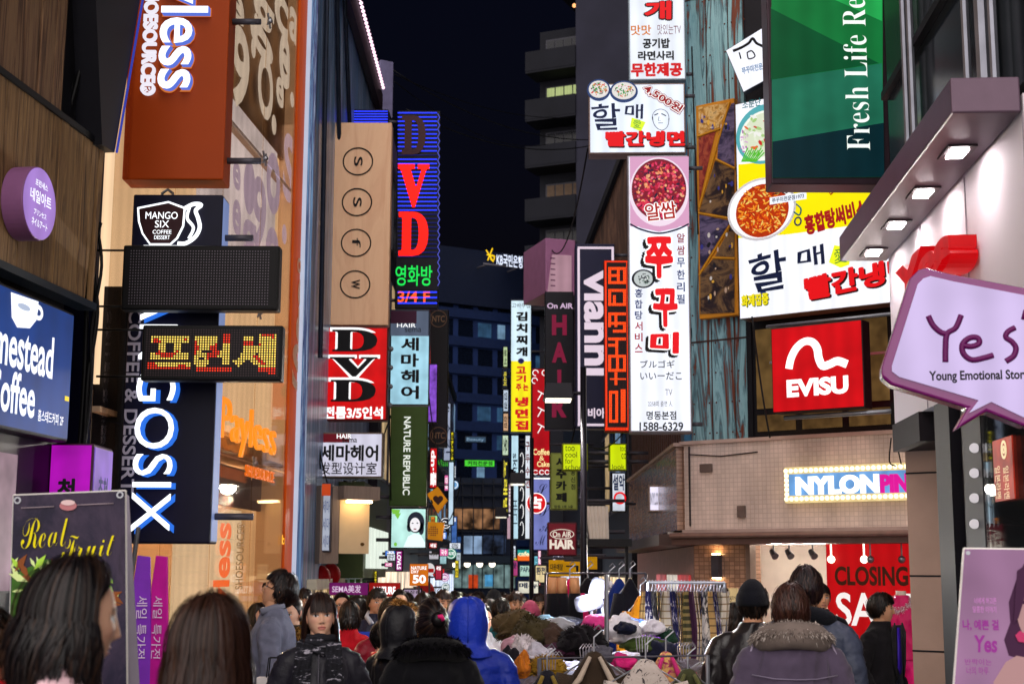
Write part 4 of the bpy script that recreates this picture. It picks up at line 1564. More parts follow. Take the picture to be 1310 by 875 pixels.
def flank_box(mb, d0, d1, off0, off1, z0, z1):
    return plan(mb, [flank(d0, off0), flank(d1, off0), flank(d1, off1), flank(d0, off1)], z0, z1)


flank_box(MB(), .05, 7.5, .0, .22, Z0 + .06, Z1).build('tiled_fascia', TILE2, cb)
flank_box(MB(), .0, 7.5, -.1, .26, Z1 + .001, Z1 + .045).build('coping', mat('#b59a8e', .5, var=.15), cb)
flank_box(MB(), .05, 7.5, .0, .45, Z0 - .13, Z0 + .01).build('awning_cassette', mat('#4a3834', .5, var=.2), cb)
flank_box(MB(), .3, 9, -.3, -.05, -1.4, Z0 - .13).build('flank_wall', mat('#a06a5c', .5, var=.15), cb)
for k_, (d0, d1, c) in enumerate(((.9, 2.2, '#d4484a'), (2.4, 3.6, '#fff0e0'), (3.9, 5.2, '#d4686a'))):
    flank_box(MB(), d0, d1, -.05, -.02, -1.2, Z0 - .5).build('shop_window', em(c, .7, var=.35, scale=3), cb)
sh2 = MB()
for i in range(30):
    flank_box(sh2, .5 + i * .28, .62 + i * .28, -.02, .06, Z1 + .05, Z1 + 1.2)
sh2.build('louvre', BROWNM, cb)
wn = MB()
for i in range(4):
    flank_box(wn, .8 + i * 2, 2.2 + i * 2, -.02, .05, Z1 + 1.4, Z1 + 3.2)
wn.build('window', mat('#10222c', .2), cb)
flank_box(MB(), .0, .35, -.02, .12, Z1, 11.0).build('corner_post', mat('#2c5a78', .4, .2, var=.2), cb)
# first floor window behind the red square sign
a, b, c, d = WR.rect((962, 404, 1150, 562))
c = Z1 + .05
wf = MB().box(a + .02, b, -.07, -.003, c, d).build('window', mat('#0e0d12', .35), cb)
ws = (b - a - .1) / 3
for i in range(3):
    x0 = a + .1 + i * ws
    MB().box(x0, x0 + ws - .09, -.085, -.071, c + .36, d - .1).build('pane', em('#8a6a3c', .5, var=.35, scale=4), wf)
    MB().box(x0, x0 + ws - .09, -.085, -.071, c + .08, c + .28).build('pane', em('#7a5c34', .5, var=.35, scale=6), wf)
MB().box(a + .3, b, -.12, -.09, c + .9, c + .93).build('awning_rod', STEEL, wf)

vt = MB()
for px, py, w_, h_ in ((915, 600, .16, .10), (960, 655, .10, .14)):
    u, z = WR.uv(px, py)
    vt.box(u - w_ / 2, u + w_ / 2, -.262, -.221, z - h_ / 2, z + h_ / 2)
vt.build('vent', mat('#6a5a54', .5, .2), cb)
u0, z0_ = WR.uv(900, 650)
MB().tube([(.06, -.232, Z1 - .02), (.06, -.232, Z0 + .1)], .012, 6).tube([(.06, -.232, Z1 - .12), (.5, -.232, Z1 - .16), (1.0, -.232, Z1 - .13)], .008, 6).build('conduit', mat('#2a2224', .5), cb)

# marquee sign with bulbs
s = Sign('marquee_sign', 'blue lit shop sign in a cream bulb studded frame on the tiled fascia', 'sign', (1003, 594, 1186, 641), (WR, .34), -36, .1, None, em('#ffe2a0', .8, var=.08), bezel=.0)
s.root.location = s.root.location + s.n * .0
a, b, c, d = s.x0, s.x1, 0, s.h
MB().box(a + .07, b - .07, -.02, -.001, .085, s.h - .085).build('face', em('#7ab4f4', .85, var=.2, scale=4), s.root)
bl = MB()
n = 26
for i in range(n + 1):
    u = a + .035 + i * (b - a - .07) / n
    bl.ball((u, -.02, .045), .026, 10, 8).ball((u, -.02, s.h - .045), .026, 10, 8)
for i in range(1, 6):
    z = .045 + i * (s.h - .09) / 6
    bl.ball((a + .04, -.02, z), .026, 10, 8).ball((b - .04, -.02, z), .026, 10, 8)
bl.build('bulb', em('#fff2c8', 1.8, var=0, sample=False), s.root)
s.t('NYLON', (1020, 608, 1126, 632), em('#ffffff', 1.5, var=0), 6, bold=.05, th=.03)
s.t('PINK', (1128, 606, 1184, 630), em('#e0189a', .85, var=0, sample=False), 6, bold=.05, th=.03)
s.done()
# small lightbox on the flank fascia
c0 = WR.world(*[0, 0])
s = Sign('lightbox_sign', 'small framed lightbox with pink lettering on the flank of the tiled fascia', 'sign', (829, 620, 860, 655), 20.3, -8, .35, em('#f0e8ff', 1.0, var=.1), mat('#8a766c', .4, .3), bezel=.03)
s.t('PINK', (847, 627, 858, 645), em('#e03ab0', .8, var=0, sample=False), bold=.03)
s.t('NYLON', (832, 630, 845, 646), mat('#c8d4f0', .5, var=0), bold=.03)
s.mb(GREYM, 'bracket').tube([(s.x1 - .05, .1, s.h / 2), (s.x1 + .35, .1, s.h / 2)], .02, 6)
s.done()

# ---- billboards on the copper wall
s = Sign('photo_panel', 'tall gold framed panel of restaurant photographs on the copper wall', 'photo panel', (892, 130, 942, 406), (WR, .20), -36, .1, None, mat('#c07a18', .45, var=.12), bezel=.0, both=False)
PH = [streak_mat(['#0e0a10', '#2a1818', '#7a5a38', '#1a1420'], (3.5, 3.5, 4), .5, scale=1.0, bump=0), streak_mat(['#2a0a0c', '#7a1c18', '#a84a2c', '#3a1010'], (5, 5, 4), .5, scale=1.2, bump=0),
      streak_mat(['#120e1c', '#2c2440', '#6a5a78', '#14101c'], (3, 3, 5), .5, scale=1.0, bump=0), streak_mat(['#4a2c10', '#b07a2c', '#d8b070', '#2c1810'], (9, 9, 10), .5, scale=1.0, bump=0)]
GD = mat('#cc8a20', .45, var=.1)
s.p([(894, 138), (934, 131), (921, 163), (894, 173)], PH[3], 0, 'photo').p([(936, 133), (940, 132), (940, 214), (918, 203), (920, 172)], PH[2], 0, 'photo')
s.p([(894, 177), (916, 168), (895, 258)], PH[1], 0, 'photo').p([(915, 206), (940, 218), (940, 279), (895, 271)], PH[0], 0, 'photo')
s.p([(895, 275), (935, 283), (896, 346)], PH[2], 0, 'photo').p([(937, 287), (940, 290), (940, 329), (915, 328)], PH[0], 0, 'photo').p([(912, 332), (940, 333), (940, 400), (896, 402), (896, 352)], PH[0], 0, 'photo')
# little figures in the photographs: diners and lamps
FG = [mat('#c8a890', .5, var=0), mat('#1c1a24', .5, var=0), mat('#d8d0c8', .5, var=0), mat('#e8b040', .5, var=0), mat('#3a3a8a', .5, var=0)]
pr_ = random.Random(3)
for i in range(46):
    x, y = pr_.uniform(897, 938), pr_.choice((pr_.uniform(148, 165), pr_.uniform(225, 268), pr_.uniform(290, 325), pr_.uniform(340, 395)))
    s.d(x, y, pr_.uniform(.7, 2.2), pr_.uniform(1, 4), FG[pr_.randrange(5)], 1, 'photo_detail', .001, 8)
for pts in ([(893, 175), (922, 165)], [(934, 131), (895, 266)], [(916, 204), (941, 216)], [(894, 273), (941, 281)], [(940, 280), (895, 352)], [(912, 330), (941, 331)]):
    s.line(pts, 2.2, GD, 2, 'gold_bar')
s.done()

BFACE = em('#f4f6ff', 1.0, var=.04)
s = Sign('food_billboard', 'big slanted food billboard with a yellow band, noodle bowls and brush lettering', 'billboard', (943, 112, 1148, 398), (WR, .45), -36, .25, BFACE, mat('#7a6660', .4, .3), bezel=.01, both=False)
YEL = em('#f6e400', .95, var=.04, sample=False)
s.p([(945, 211), (1146, 190), (1146, 258), (1112, 286), (1010, 300), (945, 305)], YEL, 0, 'yellow_band')
BLU = mat('#16306a', .5, var=0)
TEAL = mat('#1c7a86', .5, var=0)


def food(s, cx, cy, rx, ry, cols, n, layer, seed, r0=1.5, r1=4.0, long=2.5):
    """a heap of cooked morsels drawn as printed shapes"""
    q = random.Random(seed)
    for i in range(n):
        a, d = q.uniform(0, 2 * PI), math.sqrt(q.random()) * .95
        x, y = cx + rx * d * math.cos(a), cy + ry * d * math.sin(a)
        ang, ln, wd = q.uniform(0, PI), q.uniform(r0, r1) * long, q.uniform(r0, r1) * .55
        c_, s_ = math.cos(ang), math.sin(ang)
        pts = [(x + ln * .5 * c_ * u - wd * s_ * v, y + ln * .5 * s_ * u + wd * c_ * v) for u, v in ((-1, 0), (-.6, .8), (.1, 1), (.8, .7), (1, 0), (.6, -.7), (-.2, -1), (-.8, -.6))]
        m_ = cols[q.randrange(len(cols))]
        s.p(pts, m_, layer + (i % 7) * .3, 'printed_food', .0008)


def E(c, k=.8):
    return em(c, k, var=0, sample=False)


s.d(978, 172, 36, 38, E('#58b0b8'), 1, 'bowl').d(978, 174, 31, 32, E('#f0f4e8', .9), 2, 'bowl')
s.d(978, 173, 27, 28, E('#dfe8cc'), 2.5, 'printed_food')
food(s, 978, 172, 26, 27, [E('#e8f0d8'), E('#f4f4ee'), E('#a8d080'), E('#d03028'), E('#e86a30')], 60, 3, 4)
for i in range(12):
    s.line([(950 + i * 1.6, 208), (958 + i * 1.9, 190 + (i % 3) * 3)], 1.5, E('#58c030'), 6, 'printed_food')
food(s, 953, 180, 7, 16, [E('#d8a8d8'), E('#f4eef4'), E('#b070b0')], 18, 6, 8, 1, 2.4)
s.t('소문난', (950, 128, 974, 138), TEAL, 1, bold=.02)
s.d(975, 268, 44, 40, mat('#e8ecf4', .5, var=0), 1, 'bowl').d(975, 268, 41, 37, E('#f8f8fa', .95), 2, 'bowl')
s.d(976, 270, 34, 34, E('#b83408'), 2.5, 'printed_food')
food(s, 976, 270, 33, 33, [E('#f08018'), E('#e85a10'), E('#d03a10'), E('#f8a030'), E('#a82810'), E('#f8d068')], 330, 3, 5, 1.0, 2.2, 3.6)
s.r((986, 250, 1033, 259), E('#e8eef8', .95), 7).t('쭈꾸미전문점1973', (989, 251.5, 1030, 257.5), INKB, 8, bold=.02)
s.t('소명동', (989, 238, 1022, 249), INKV, 8, bold=.02)
s.ring(1022, 284, 5, 6, 2, BLU, 7)
s.t('홍합탕써비스', (1030, 265, 1111, 292), mat('#c01820', .5, var=0), 8, bold=.05, tilt=8, wob=.03)
s.line([(1060, 243), (1064, 250), (1076, 238)], 2, REDV, 8)
s.line([(1020, 262), (1026, 268), (1024, 276), (1017, 272)], 2, TEAL, 8)
s.t('할', (960, 322, 1008, 374), INKB, 3, bold=.015, tilt=6, wob=.09)
s.t('매', (1020, 316, 1056, 342), INKB, 3, bold=.015, tilt=6, wob=.09)
s.p([(1068, 314), (1089, 318), (1087, 339), (1076, 343), (1061, 336)], E('#e8f020', .95), 2, 'sticker')
s.t('愛', (1068, 318, 1084, 337), mat('#3a9a48', .5, var=0), 3)
s.t('빨간냉면', (1031, 342, 1172, 374), mat('#2a0a10', .5, var=0), 3, bold=.05, tilt=5, wob=.04)
s.t('빨간냉면', (1029, 340, 1170, 372), E('#e01018', .9), 4, bold=.045, tilt=5, wob=.04)
s.t('화제집중', (949, 376, 984, 392), E('#e8d818', .9), 3, bold=.05)
s.t('화제집중', (950, 377, 985, 393), mat('#3a5a20', .5, var=0), 2, bold=.07)
s.d(977, 375, 4, 2, mat('#2040a0', .5, var=0), 3)
s.done()

s = Sign('diamond_sign', 'white tilted square restaurant sign with brush strokes half hidden by the green sign', 'sign', (928, 38, 992, 118), (WR, .6), -20, .12, em('#f2f4ff', 1.0, var=.04), mat('#2a2c38', .4), poly=[(928, 65), (975, 36), (1000, 92), (951, 119)], bezel=.01)
s.line([(938, 66), (948, 62), (958, 56), (963, 50), (968, 56), (976, 60)], 3.5, INKV, 1)
s.line([(946, 68), (948, 76)], 2, INKV, 1).line([(956, 68), (962, 66), (966, 73), (958, 76), (956, 68)], 1.8, INKV, 1)
s.t('쭈꾸미전문', (949, 84, 976, 93), em('#6a8ab0', .8, var=0, sample=False), 1, bold=.03, tilt=8)
s.mb(GREYM, 'bracket').tube([(0, .1, s.h / 2), (.1, 1.0, s.h / 2)], .03, 6)
s.done()

# red square sign
s = Sign('lightbox_sign', 'red square jeans shop sign with a white seagull mark and capitals', 'sign', (987, 414, 1105, 525), (WR, .8), -36, .22, em('#e00c18', .8, var=.14, scale=2.5), mat('#2a1014', .4), bezel=.015)
s.line([(1010, 472), (1013, 458), (1020, 445), (1030, 437), (1040, 438), (1046, 446), (1048, 458), (1053, 468), (1062, 466), (1072, 462), (1084, 466)], 9.5, WHE, 1, 'emblem')
s.t('EVISU', (1007, 483, 1086, 506), WHE, 2, bold=.05)
s.mb(STEEL, 'bracket').tube([(s.x0 - .1, .1, s.h + .04), (s.x1 + .5, .1, s.h + .04)], .022, 8).tube([(s.x0 + .1, .1, -.05), (s.x1 + .5, .1, -.05)], .028, 8)
s.mb(BLACK, 'junction_box').box(s.x1 + .3, s.x1 + .62, .0, .22, -.22, .04)
s.done()

# green sign high up
GR = [em('#1c9048', .55, var=.12), em('#2ab85a', .75, var=.15), em('#0f6a3c', .5, var=.12), em('#0c4a44', .42, var=.1), em('#0a3a44', .4, var=.1), em('#2a8a6a', .55, var=.18)]
s = Sign('blade_sign', 'large green faceted vertical sign with white serif lettering reading upward', 'sign', (982, -150, 1133, 236), 12.5, 0, .3, None, mat('#3a2c34', .35, .3), bezel=.0, both=False)
s.p([(986, -140), (1129, -140), (1129, 227), (988, 228)], GR[0], 0, 'face')
s.p([(986, -140), (1128, -140), (1128, 28), (1066, 0), (986, -60)], GR[1], 1, 'face')
s.p([(986, 10), (1060, 2), (1128, 30), (1128, 82), (986, 30)], GR[0], 1, 'face')
s.p([(986, 12), (1124, 82), (986, 103)], GR[2], 2, 'face')
s.p([(987, 103), (1128, 82), (1130, 158), (988, 182)], GR[5], 1, 'face')
s.p([(988, 182), (1130, 158), (1131, 227), (988, 228)], GR[4], 1, 'face')
s.t('𝐅𝐫𝐞𝐬𝐡 𝐋𝐢𝐟𝐞 𝐑𝐞𝐬𝐭', (1079, -26, 1109, 193), em('#eef8f0', 1.0, var=0, sample=False), 4, rot=90, bold=-.012)
s.mb(GREYM, 'bracket').tube([(s.x1, .15, s.h - .5), (s.x1 + .9, .15, s.h - .5)], .03, 6).tube([(s.x1, .15, .4), (s.x1 + .9, .15, .4)], .03, 6)
s.done()

# ---- right row of hanging signs
s = hang('lightbox_sign', 'white lightbox with a red brush character at the top of the picture', (804, -30, 877, 103), 17.6, em('#e8eef8', .95, var=.06), mat('#7a8690', .4, .3), .25, yaw=-3, arm=888)
s.t('개', (822, 1, 861, 28), mat('#140608', .5, var=0), 1, bold=.09, wob=.04)
s.t('개', (824, 2, 859, 26), E('#e01018', .9), 2, bold=.04, wob=.04)
s.t('맛맛', (807, 33, 833, 46), E('#d87a20'), 2, bold=.02).t('맛있는TV', (841, 32, 871, 45), mat('#7a4a5a', .5, var=0), 2, bold=0)
s.t('공기밥', (822, 50, 857, 63), INKV, 2, bold=.04).t('라면사리', (816, 66, 862, 78), INKV, 2, bold=.04)
s.t('무한제공', (807, 81, 873, 99), E('#d01018', .85), 2, bold=.05)
s.done()
s = hang('lightbox_sign', 'white sign with cold noodle bowls and a red price in its corner', (753, 107, 877, 197), 17.0, WHITE_FACE, mat('#7a6a66', .4, .3), .25, yaw=-2, arm=890)
for cx, cy, rx, ry in ((766, 116, 15, 14), (798, 118, 18, 14)):
    s.d(cx, cy, rx, ry, mat('#20407a', .5, var=0), 1, 'bowl').d(cx, cy - 1, rx * .85, ry * .78, E('#e8e4e0'), 2, 'bowl')
    food(s, cx, cy - 1, rx * .7, ry * .6, [E('#d83030'), E('#38a048'), E('#f4f0ea'), E('#e89a50'), E('#5a2a30'), E('#208840')], 70, 3, int(cx), .8, 1.8)
s.t('할', (757, 133, 794, 168), INKB, 2, bold=.012, tilt=4, wob=.08).t('매', (799, 134, 823, 153), INKB, 2, bold=.015, wob=.08)
s.p([(808, 151), (826, 157), (820, 169), (806, 163)], E('#d8f030', .95), 1, 'sticker')
s.t('愛', (810, 154, 820, 165), mat('#3a9a48', .5, var=0), 2)
s.t('4,500원', (818, 119, 878, 135), mat('#8a1018', .5, var=0), 2, bold=.115, tilt=-33).t('4,500원', (819, 120, 877, 134), OUT, 3, bold=.075, tilt=-33).t('4,500원', (820, 121, 876, 133), mat('#a01018', .5, var=0), 4, bold=.03, tilt=-33)
# old woman's face in outline
PEN = mat('#3a3a44', .5, var=0)
s.ring(845, 151, 11, 11, .7, PEN, 1, 'face_drawing', a0=-20, a1=200)
s.line([(835, 150), (836, 158), (841, 165), (848, 167), (854, 162), (856, 152)], .8, PEN, 1, 'face_drawing')
s.line([(837, 148), (842, 146)], 1.4, PEN, 1, 'face_drawing').line([(846, 146), (852, 149)], 1.4, PEN, 1, 'face_drawing').line([(842, 158), (848, 158)], .8, PEN, 1, 'face_drawing').line([(843, 150), (842, 155), (845, 155)], .7, PEN, 1, 'face_drawing')
s.t('빨간냉면', (775, 169, 877, 190), mat('#2a0a10', .5, var=0), 2, bold=.06, wob=.03).t('빨간냉면', (774, 168, 876, 188), E('#e01018', .9), 3, bold=.05, wob=.03)
s.done()
s = hang('lightbox_sign', 'tall white webfoot octopus restaurant sign with a red dish photo and phone number', (804, 199, 883, 553), 16.8, em('#eef2ff', 1.0, var=.04), mat('#8a8890', .4, .3), .3, yaw=-3, arm=900)
s.r((806, 201, 881, 290), E('#e4a8c8', .8), 0)
s.p([(806, 284), (820, 292), (843, 297), (866, 292), (881, 284), (881, 201), (806, 201)], E('#d8a0c4', .85), 1, 'dish_photo')
s.d(843, 246, 38, 44, E('#ecd8e8', .9), 2, 'dish_photo')
s.d(843, 243, 35, 39, E('#8a1830', .7), 2.6, 'printed_food')
food(s, 843, 243, 34, 37, [E('#d82a48'), E('#e84a60'), E('#b01830'), E('#f08a58'), E('#e86a80'), E('#2a1a38'), E('#e83a6a'), E('#f4b080'), E('#6a2038'), E('#c82048')], 420, 3, 21, 1.6, 3.4, 1.7)
s.line([(806, 287), (820, 294), (843, 299), (866, 294), (881, 287)], 2.2, INKB, 2)
s.t('알쌈', (824, 259, 866, 283), OUT, 6, bold=.08, tilt=6).t('알쌈', (825, 260, 865, 282), mat('#c02010', .5, var=0), 7, bold=.02, tilt=6)
for ch, x0, y0, x1, y1 in (('쭈', 824, 302, 862, 358), ('꾸', 834, 368, 868, 420), ('미', 830, 424, 870, 454)):
    s.t(ch, (x0 - 5, y0 + 3, x1 - 2, y1 + 4), INKV, 2, bold=.09, wob=.05)
    s.t(ch, (x0 - 1, y0 - 1, x1 + 1, y1 + 1), OUT, 4, bold=.09, wob=.05)
    s.t(ch, (x0 + 1, y0 + 1, x1 - 1, y1 - 1), E('#e0101c', .95), 5, bold=.045, wob=.05)
for i, ch in enumerate('알쌈무한리필'):
    s.t(ch, (866, 299 + i * 15.6, 876, 311 + i * 15.6), mat('#a01828', .5, var=0) if i < 2 else mat('#20387a', .5, var=0), 2, bold=.02)
for i, ch in enumerate('홍합탕서비스'):
    s.t(ch, (812, 370 + i * 14, 822, 381 + i * 14), mat('#20387a', .5, var=0) if i < 3 else mat('#c01828', .5, var=0), 2, bold=.02)
s.d(823, 357, 15, 12, mat('#20242e', .5, var=0), 1, 'dish_photo').d(823, 357, 12, 10, E('#cfd8d8', .7), 2, 'dish_photo')
food(s, 823, 357, 9, 7, [mat('#1c2030', .5, var=0), E('#5a7a68', .6), E('#e8ece8'), mat('#2a2a3c', .5, var=0)], 36, 3, 9, .8, 1.8)
s.t('ブルゴギ', (819, 461, 863, 471), INKV, 2, bold=.01).t('いいーだこ', (819, 476, 872, 486), INKV, 2, bold=.01)
s.t('TV', (851, 498, 860, 506), mat('#8a8a90', .5, var=0), 2).t('2258회 출연 人', (829, 513, 860, 520), mat('#3a3a44', .5, var=0), 2)
s.t('명동본점', (827, 526, 865, 537), INKV, 2, bold=.02).t('1588-6329', (818, 540, 874, 551), INKV, 2, bold=.02)
s.done()
# red LED column
s = hang('led_board', 'narrow vertical red LED board with angular segmented lettering', (773, 333, 804, 553), 18.6, PANEL, mat('#6a1408', .5), .14, yaw=0, arm=900)
LRED = em('#ff4a10', 1.2, var=0, sample=False)
LDIM = mat('#4a1408', .4, var=0)
co = [(0, 0, 30, 2), (0, 216, 30, 220), (0, 0, 2.5, 220), (28, 0, 30, 220)]
for (a, b, c, d) in co:
    s.r((774 + a, 334 + b * .985, 774 + min(c, 29), 334 + d * .985), E('#ff3a10', .8), 1, 'led_border')
SEG = [(4, 8, 26, 11), (4, 8, 7, 28), (4, 17, 18, 20), (15, 8, 18, 28), (4, 26, 26, 29), (23, 12, 26, 29), (4, 36, 26, 39), (4, 36, 7, 56), (23, 36, 26, 56), (10, 44, 13, 56), (4, 54, 26, 57),
       (4, 66, 26, 69), (12, 66, 15, 84), (4, 78, 26, 81), (4, 66, 7, 84), (23, 78, 26, 90), (10, 88, 26, 91), (4, 98, 26, 101), (13, 98, 16, 120), (4, 106, 16, 109), (4, 120, 26, 123), (4, 122, 7, 140), (14, 122, 17, 140), (23, 122, 26, 140), (4, 138, 26, 141),
       (12, 142, 15, 158), (6, 150, 26, 152), (20, 164, 26, 206), (5, 166, 16, 169), (5, 166, 8, 206), (13, 166, 16, 206), (5, 203, 16, 206)]
for (a, b, c, d) in SEG:
    y = b
    while y < d:
        x = a
        while x < c:
            s.r((774 + x + .15, 334 + y + .15, 774 + min(x + 1.9, c + .6), 334 + min(y + 1.9, d + .6)), LRED, 2, 'lit_leds', .001)
            x += 2.1
        y += 2.1
for i in range(13):
    for j in range(98):
        s.r((776.4 + i * 1.95, 338 + j * 2.18, 777.2 + i * 1.95, 339 + j * 2.18), LDIM, 1, 'dark_leds', .001)
s.done()
# navy sign with sideways letters
s = hang('blade_sign', 'navy vertical sign with a white outline and pink white sideways letters', (736, 312, 787, 548), 20.6, None, mat('#1b1b3a', .45, var=.1), .3, arm=812)
VW = em('#e8d4e4', .85, var=.05, sample=False)
for r_ in ((739, 318, 742, 545), (739, 316, 785, 319), (783, 316, 786, 545), (739, 542, 786, 545)):
    s.r(r_, VW, 1, 'outline')
s.t('vianni', (747, 346, 781, 481), VW, 2, rot=-90, bold=.035)
s.t('비아니', (752, 522, 784, 535), VW, 2, bold=.03)
s.done()
# dark hair sign
s = hang('blade_sign', 'black vertical hair salon sign with dark red block letters', (697, 373, 734, 549), 22.5, None, mat('#12101c', .45, var=.15), .3, arm=800)
s.t('On AIR', (700, 388, 733, 395), em('#d8b8d8', .8, var=0, sample=False), bold=.02)
for i, ch in enumerate('HAIR'):
    s.t(ch, (706 if ch != 'I' else 713, 403 + i * 35, 725 if ch != 'I' else 718, 429 + i * 35), em('#a01c48', .45, var=0, sample=False), bold=.05)
s.done()
# pink gabled block above it
s = hang('rooftop_box', 'mauve pink angled block above the black hair sign', (698, 306, 736, 376), 24, None, mat('#a06a90', .5, var=.1), 1.2, yaw=18, cat='rooftop')
s.p([(706, 326), (731, 327), (731, 374), (700, 374)], em('#d8a8b8', .55, var=.1), 1, 'face')
for i in range(6):
    s.r((704, 330 + i * 7, 710, 331.5 + i * 7), mat('#6a4060', .5, var=0), 2, 'slot')
s.mb(GREYM, 'bracket').tube([(0, .6, .3), (1.6, .6, .3)], .05, 6)
s.done()
# kimchi stew sign
s = hang('lightbox_sign', 'vertical sign, pale blue over yellow, with brushed Korean stew lettering', (653, 383, 680, 553), 27, None, mat('#2a3040', .4), .2, arm=790)
s.r((654, 385, 679, 462), em('#d4ecf8', 1.0, var=.08), 0, 'face').r((654, 462, 679, 552), em('#f6e818', .95, var=.06), 0, 'face')
s.t('고바우집', (655, 388, 678, 394), INKV, 2)
for i, ch in enumerate('김치찌개'):
    s.t(ch, (660, 399 + i * 15, 675, 411 + i * 15), INKV, 2, bold=.05, wob=.04)
s.d(666.5, 462, 4, 3.5, mat('#2a2a8a', .5, var=0), 2)
for ch, y in (('고', 469), ('기', 480), ('주', 491), ('는', 491)):
    x = 660 if ch != '는' else 669
    s.t(ch, (x, y, x + (13 if ch in '고기' else 7), y + 9), E('#d01420', .85), 2, bold=.05)
for i, ch in enumerate('냉면집'):
    s.t(ch, (659, 508 + i * 15, 676, 520 + i * 15), E('#d01420', .85), 2, bold=.05)
s.done()
for x0, y0, x1, y1, Y, c, lab, tx in ((643, 443, 650, 470, 30, '#c8e0a8', 'short pale green strip sign left of the stew sign', '분식'), (642, 472, 650, 497, 30.5, '#20283a', 'short black strip sign with white marks left of the stew sign', '마사지'),
                                      (643, 498, 651, 527, 30, '#cfe0f4', 'short white strip sign left of the yellow half of the stew sign', '안경'), (643, 528, 651, 552, 30.5, '#e8b890', 'short peach strip sign low beside the stew sign', '김밥'),
                                      (642, 556, 651, 583, 31, '#d8f0d0', 'white strip sign with a green edge under the peach strip', '옷'), (642, 585, 651, 662, 31.5, '#141826', 'black strip sign with yellow lettering under the white green strip', '노래방')):
    s = hang('strip_sign', lab, (x0, y0, x1, y1), Y, em(c, .85, var=.15, scale=5), DARK, .15, group=None)
    m_ = INKV if c[1] != '2' and c[1] != '1' else E('#f0e040', .9)
    s.t(tx, (x0 + 2, y0 + 4, x1 - 2, y1 - 4), m_, rot=-90, bold=.02)
    s.arm(700, y0 + 6, GREYM, .02)
    s.done()
s = hang('blade_sign', 'tall icy blue backlit panel with dark script under the stew sign', (653, 556, 664, 690), 29, em('#c4e8f8', .95, var=.12), DARK, .2, arm=760)
s.t('skin', (656, 580, 662, 610), INKB, rot=-90, bold=.01).t('바디', (655, 640, 662, 670), INKB, rot=-90)
s.done()
s = hang('blade_sign', 'dark panel with white floral scrolls beside the icy blue panel', (664, 574, 671, 690), 28.6, None, mat('#141a2c', .4), .2, arm=760)
for i in range(5):
    s.ring(667.5, 588 + i * 22, 2.6, 9, .8, OUT, 1, a0=-90, a1=150)
s.done()
s = hang('blade_sign', 'white backlit panel with red lettering left of the coffee sign', (671, 556, 679, 690), 28.2, em('#e8f0fa', .95, var=.1), DARK, .2, arm=760)
for i, ch in enumerate('구두수선'):
    s.t(ch, (672.5, 565 + i * 16, 677.5, 576 + i * 16), REDV, 1, bold=.03)
s.done()
s = hang('blade_sign', 'pink and white slim panel far down on the right row', (648, 618, 655, 690), 33, em('#e0b8c8', .75, var=.2), DARK, .15, arm=740)
s.t('미용실', (649.5, 625, 653.5, 660), E('#ffffff', 1.0), rot=-90)
s.done()
s = hang('blade_sign', 'red vertical coffee and cake sign with white ornaments', (680, 471, 704, 608), 25.5, em('#cc0c1c', .7, var=.15), mat('#5a0c14', .4), .2, arm=790)
for x, y in ((685, 477), (697, 477), (684, 487)):
    s.ring(x, y, 4, 4, 1, OUT, 1, a0=0, a1=280)
for i in range(3):
    s.line([(688, 500 + i * 21), (697, 505 + i * 21)], 1.2, OUT).line([(693, 503 + i * 21), (688, 512 + i * 21)], 1.2, OUT)
s.t('Coffee', (682, 574, 703, 582), E('#ffe8a0', .95), bold=.02).t('&', (690, 583, 696, 589), E('#ffe8a0', .95)).t('Cake', (687, 590, 703, 597), E('#ffe8a0', .95), bold=.02)
for x in (685, 693, 700):
    s.ring(x, 604, 3.2, 3.2, .9, OUT, 1, a0=30, a1=330)
s.done()
s = hang('blade_sign', 'lavender vertical sign with dark script capitals', (681, 612, 704, 704), 26, em('#8088d0', .8, var=.12), mat('#3a3c6a', .4), .2, arm=790)
for ch, x0, y0 in (('𝒮', 687, 619), ('𝒮', 690, 647), ('𝒜', 690, 667), ('ℳ', 685, 684)):
    s.t(ch, (x0, y0, x0 + 13, y0 + 13), INKB, 2)
s.r((681, 611, 704, 613), OUT, 1, 'trim')
s.done()
s = hang('disc_sign', 'round red fortune teller sign with one white character', (673, 630, 699, 657), 21.5, None, None, .12)
u0, u1, v0, v1 = s.rect((673, 630, 699, 657))
RD = em('#e01018', .85, var=.08)
MB().disc(0, (v0 + v1) / 2, (u1 - u0) / 2, (v1 - v0) / 2, 0, .12).build('disc', RD, s.root)
s.ring(686, 643.5, 12.9, 13.4, 1.2, OUT, 1)
s.t('占', (678.5, 635, 693.5, 651), OUT, 2, bold=.05)
s.mb(GREYM, 'bracket').tube([(0, .06, (v0 + v1) / 2), (1.5, .06, (v0 + v1) / 2)], .02, 6)
s.done()
OLIV = mat('#6a7030', .5, var=.12)
s = hang('blade_sign', 'olive green vertical fortune cafe sign with black shadowed letters', (704, 579, 739, 652), 20.8, em('#8a8e40', .5, var=.15), OLIV, .2, arm=800)
for i, ch in enumerate('사주카페'):
    s.t(ch, (711, 585 + i * 15, 725, 597 + i * 15), INKV, 2, bold=.05)
for i, ch in enumerate('명동신점'):
    s.t(ch, (730, 592 + i * 9, 736, 599 + i * 9), INKV, 2, bold=.02)
s.t('명동 1호 3층', (709, 646, 733, 650), INKV, 2, bold=.02)
s.done()
LIME = em('#d4e800', .85, var=.05)
s = hang('lightbox_sign', 'square lime green cosmetics sign with thin black words, left of the street pole', (719, 567, 752, 602), 19.8, LIME, mat('#7a8400', .4), .15, arm=800)
for i, w in enumerate(('too', 'cool', 'for', 'school')):
    s.t(w, (723, 570 + i * 8, 723 + (12, 15, 10, 24)[i], 577 + i * 8), INKV, 2)
s.done()
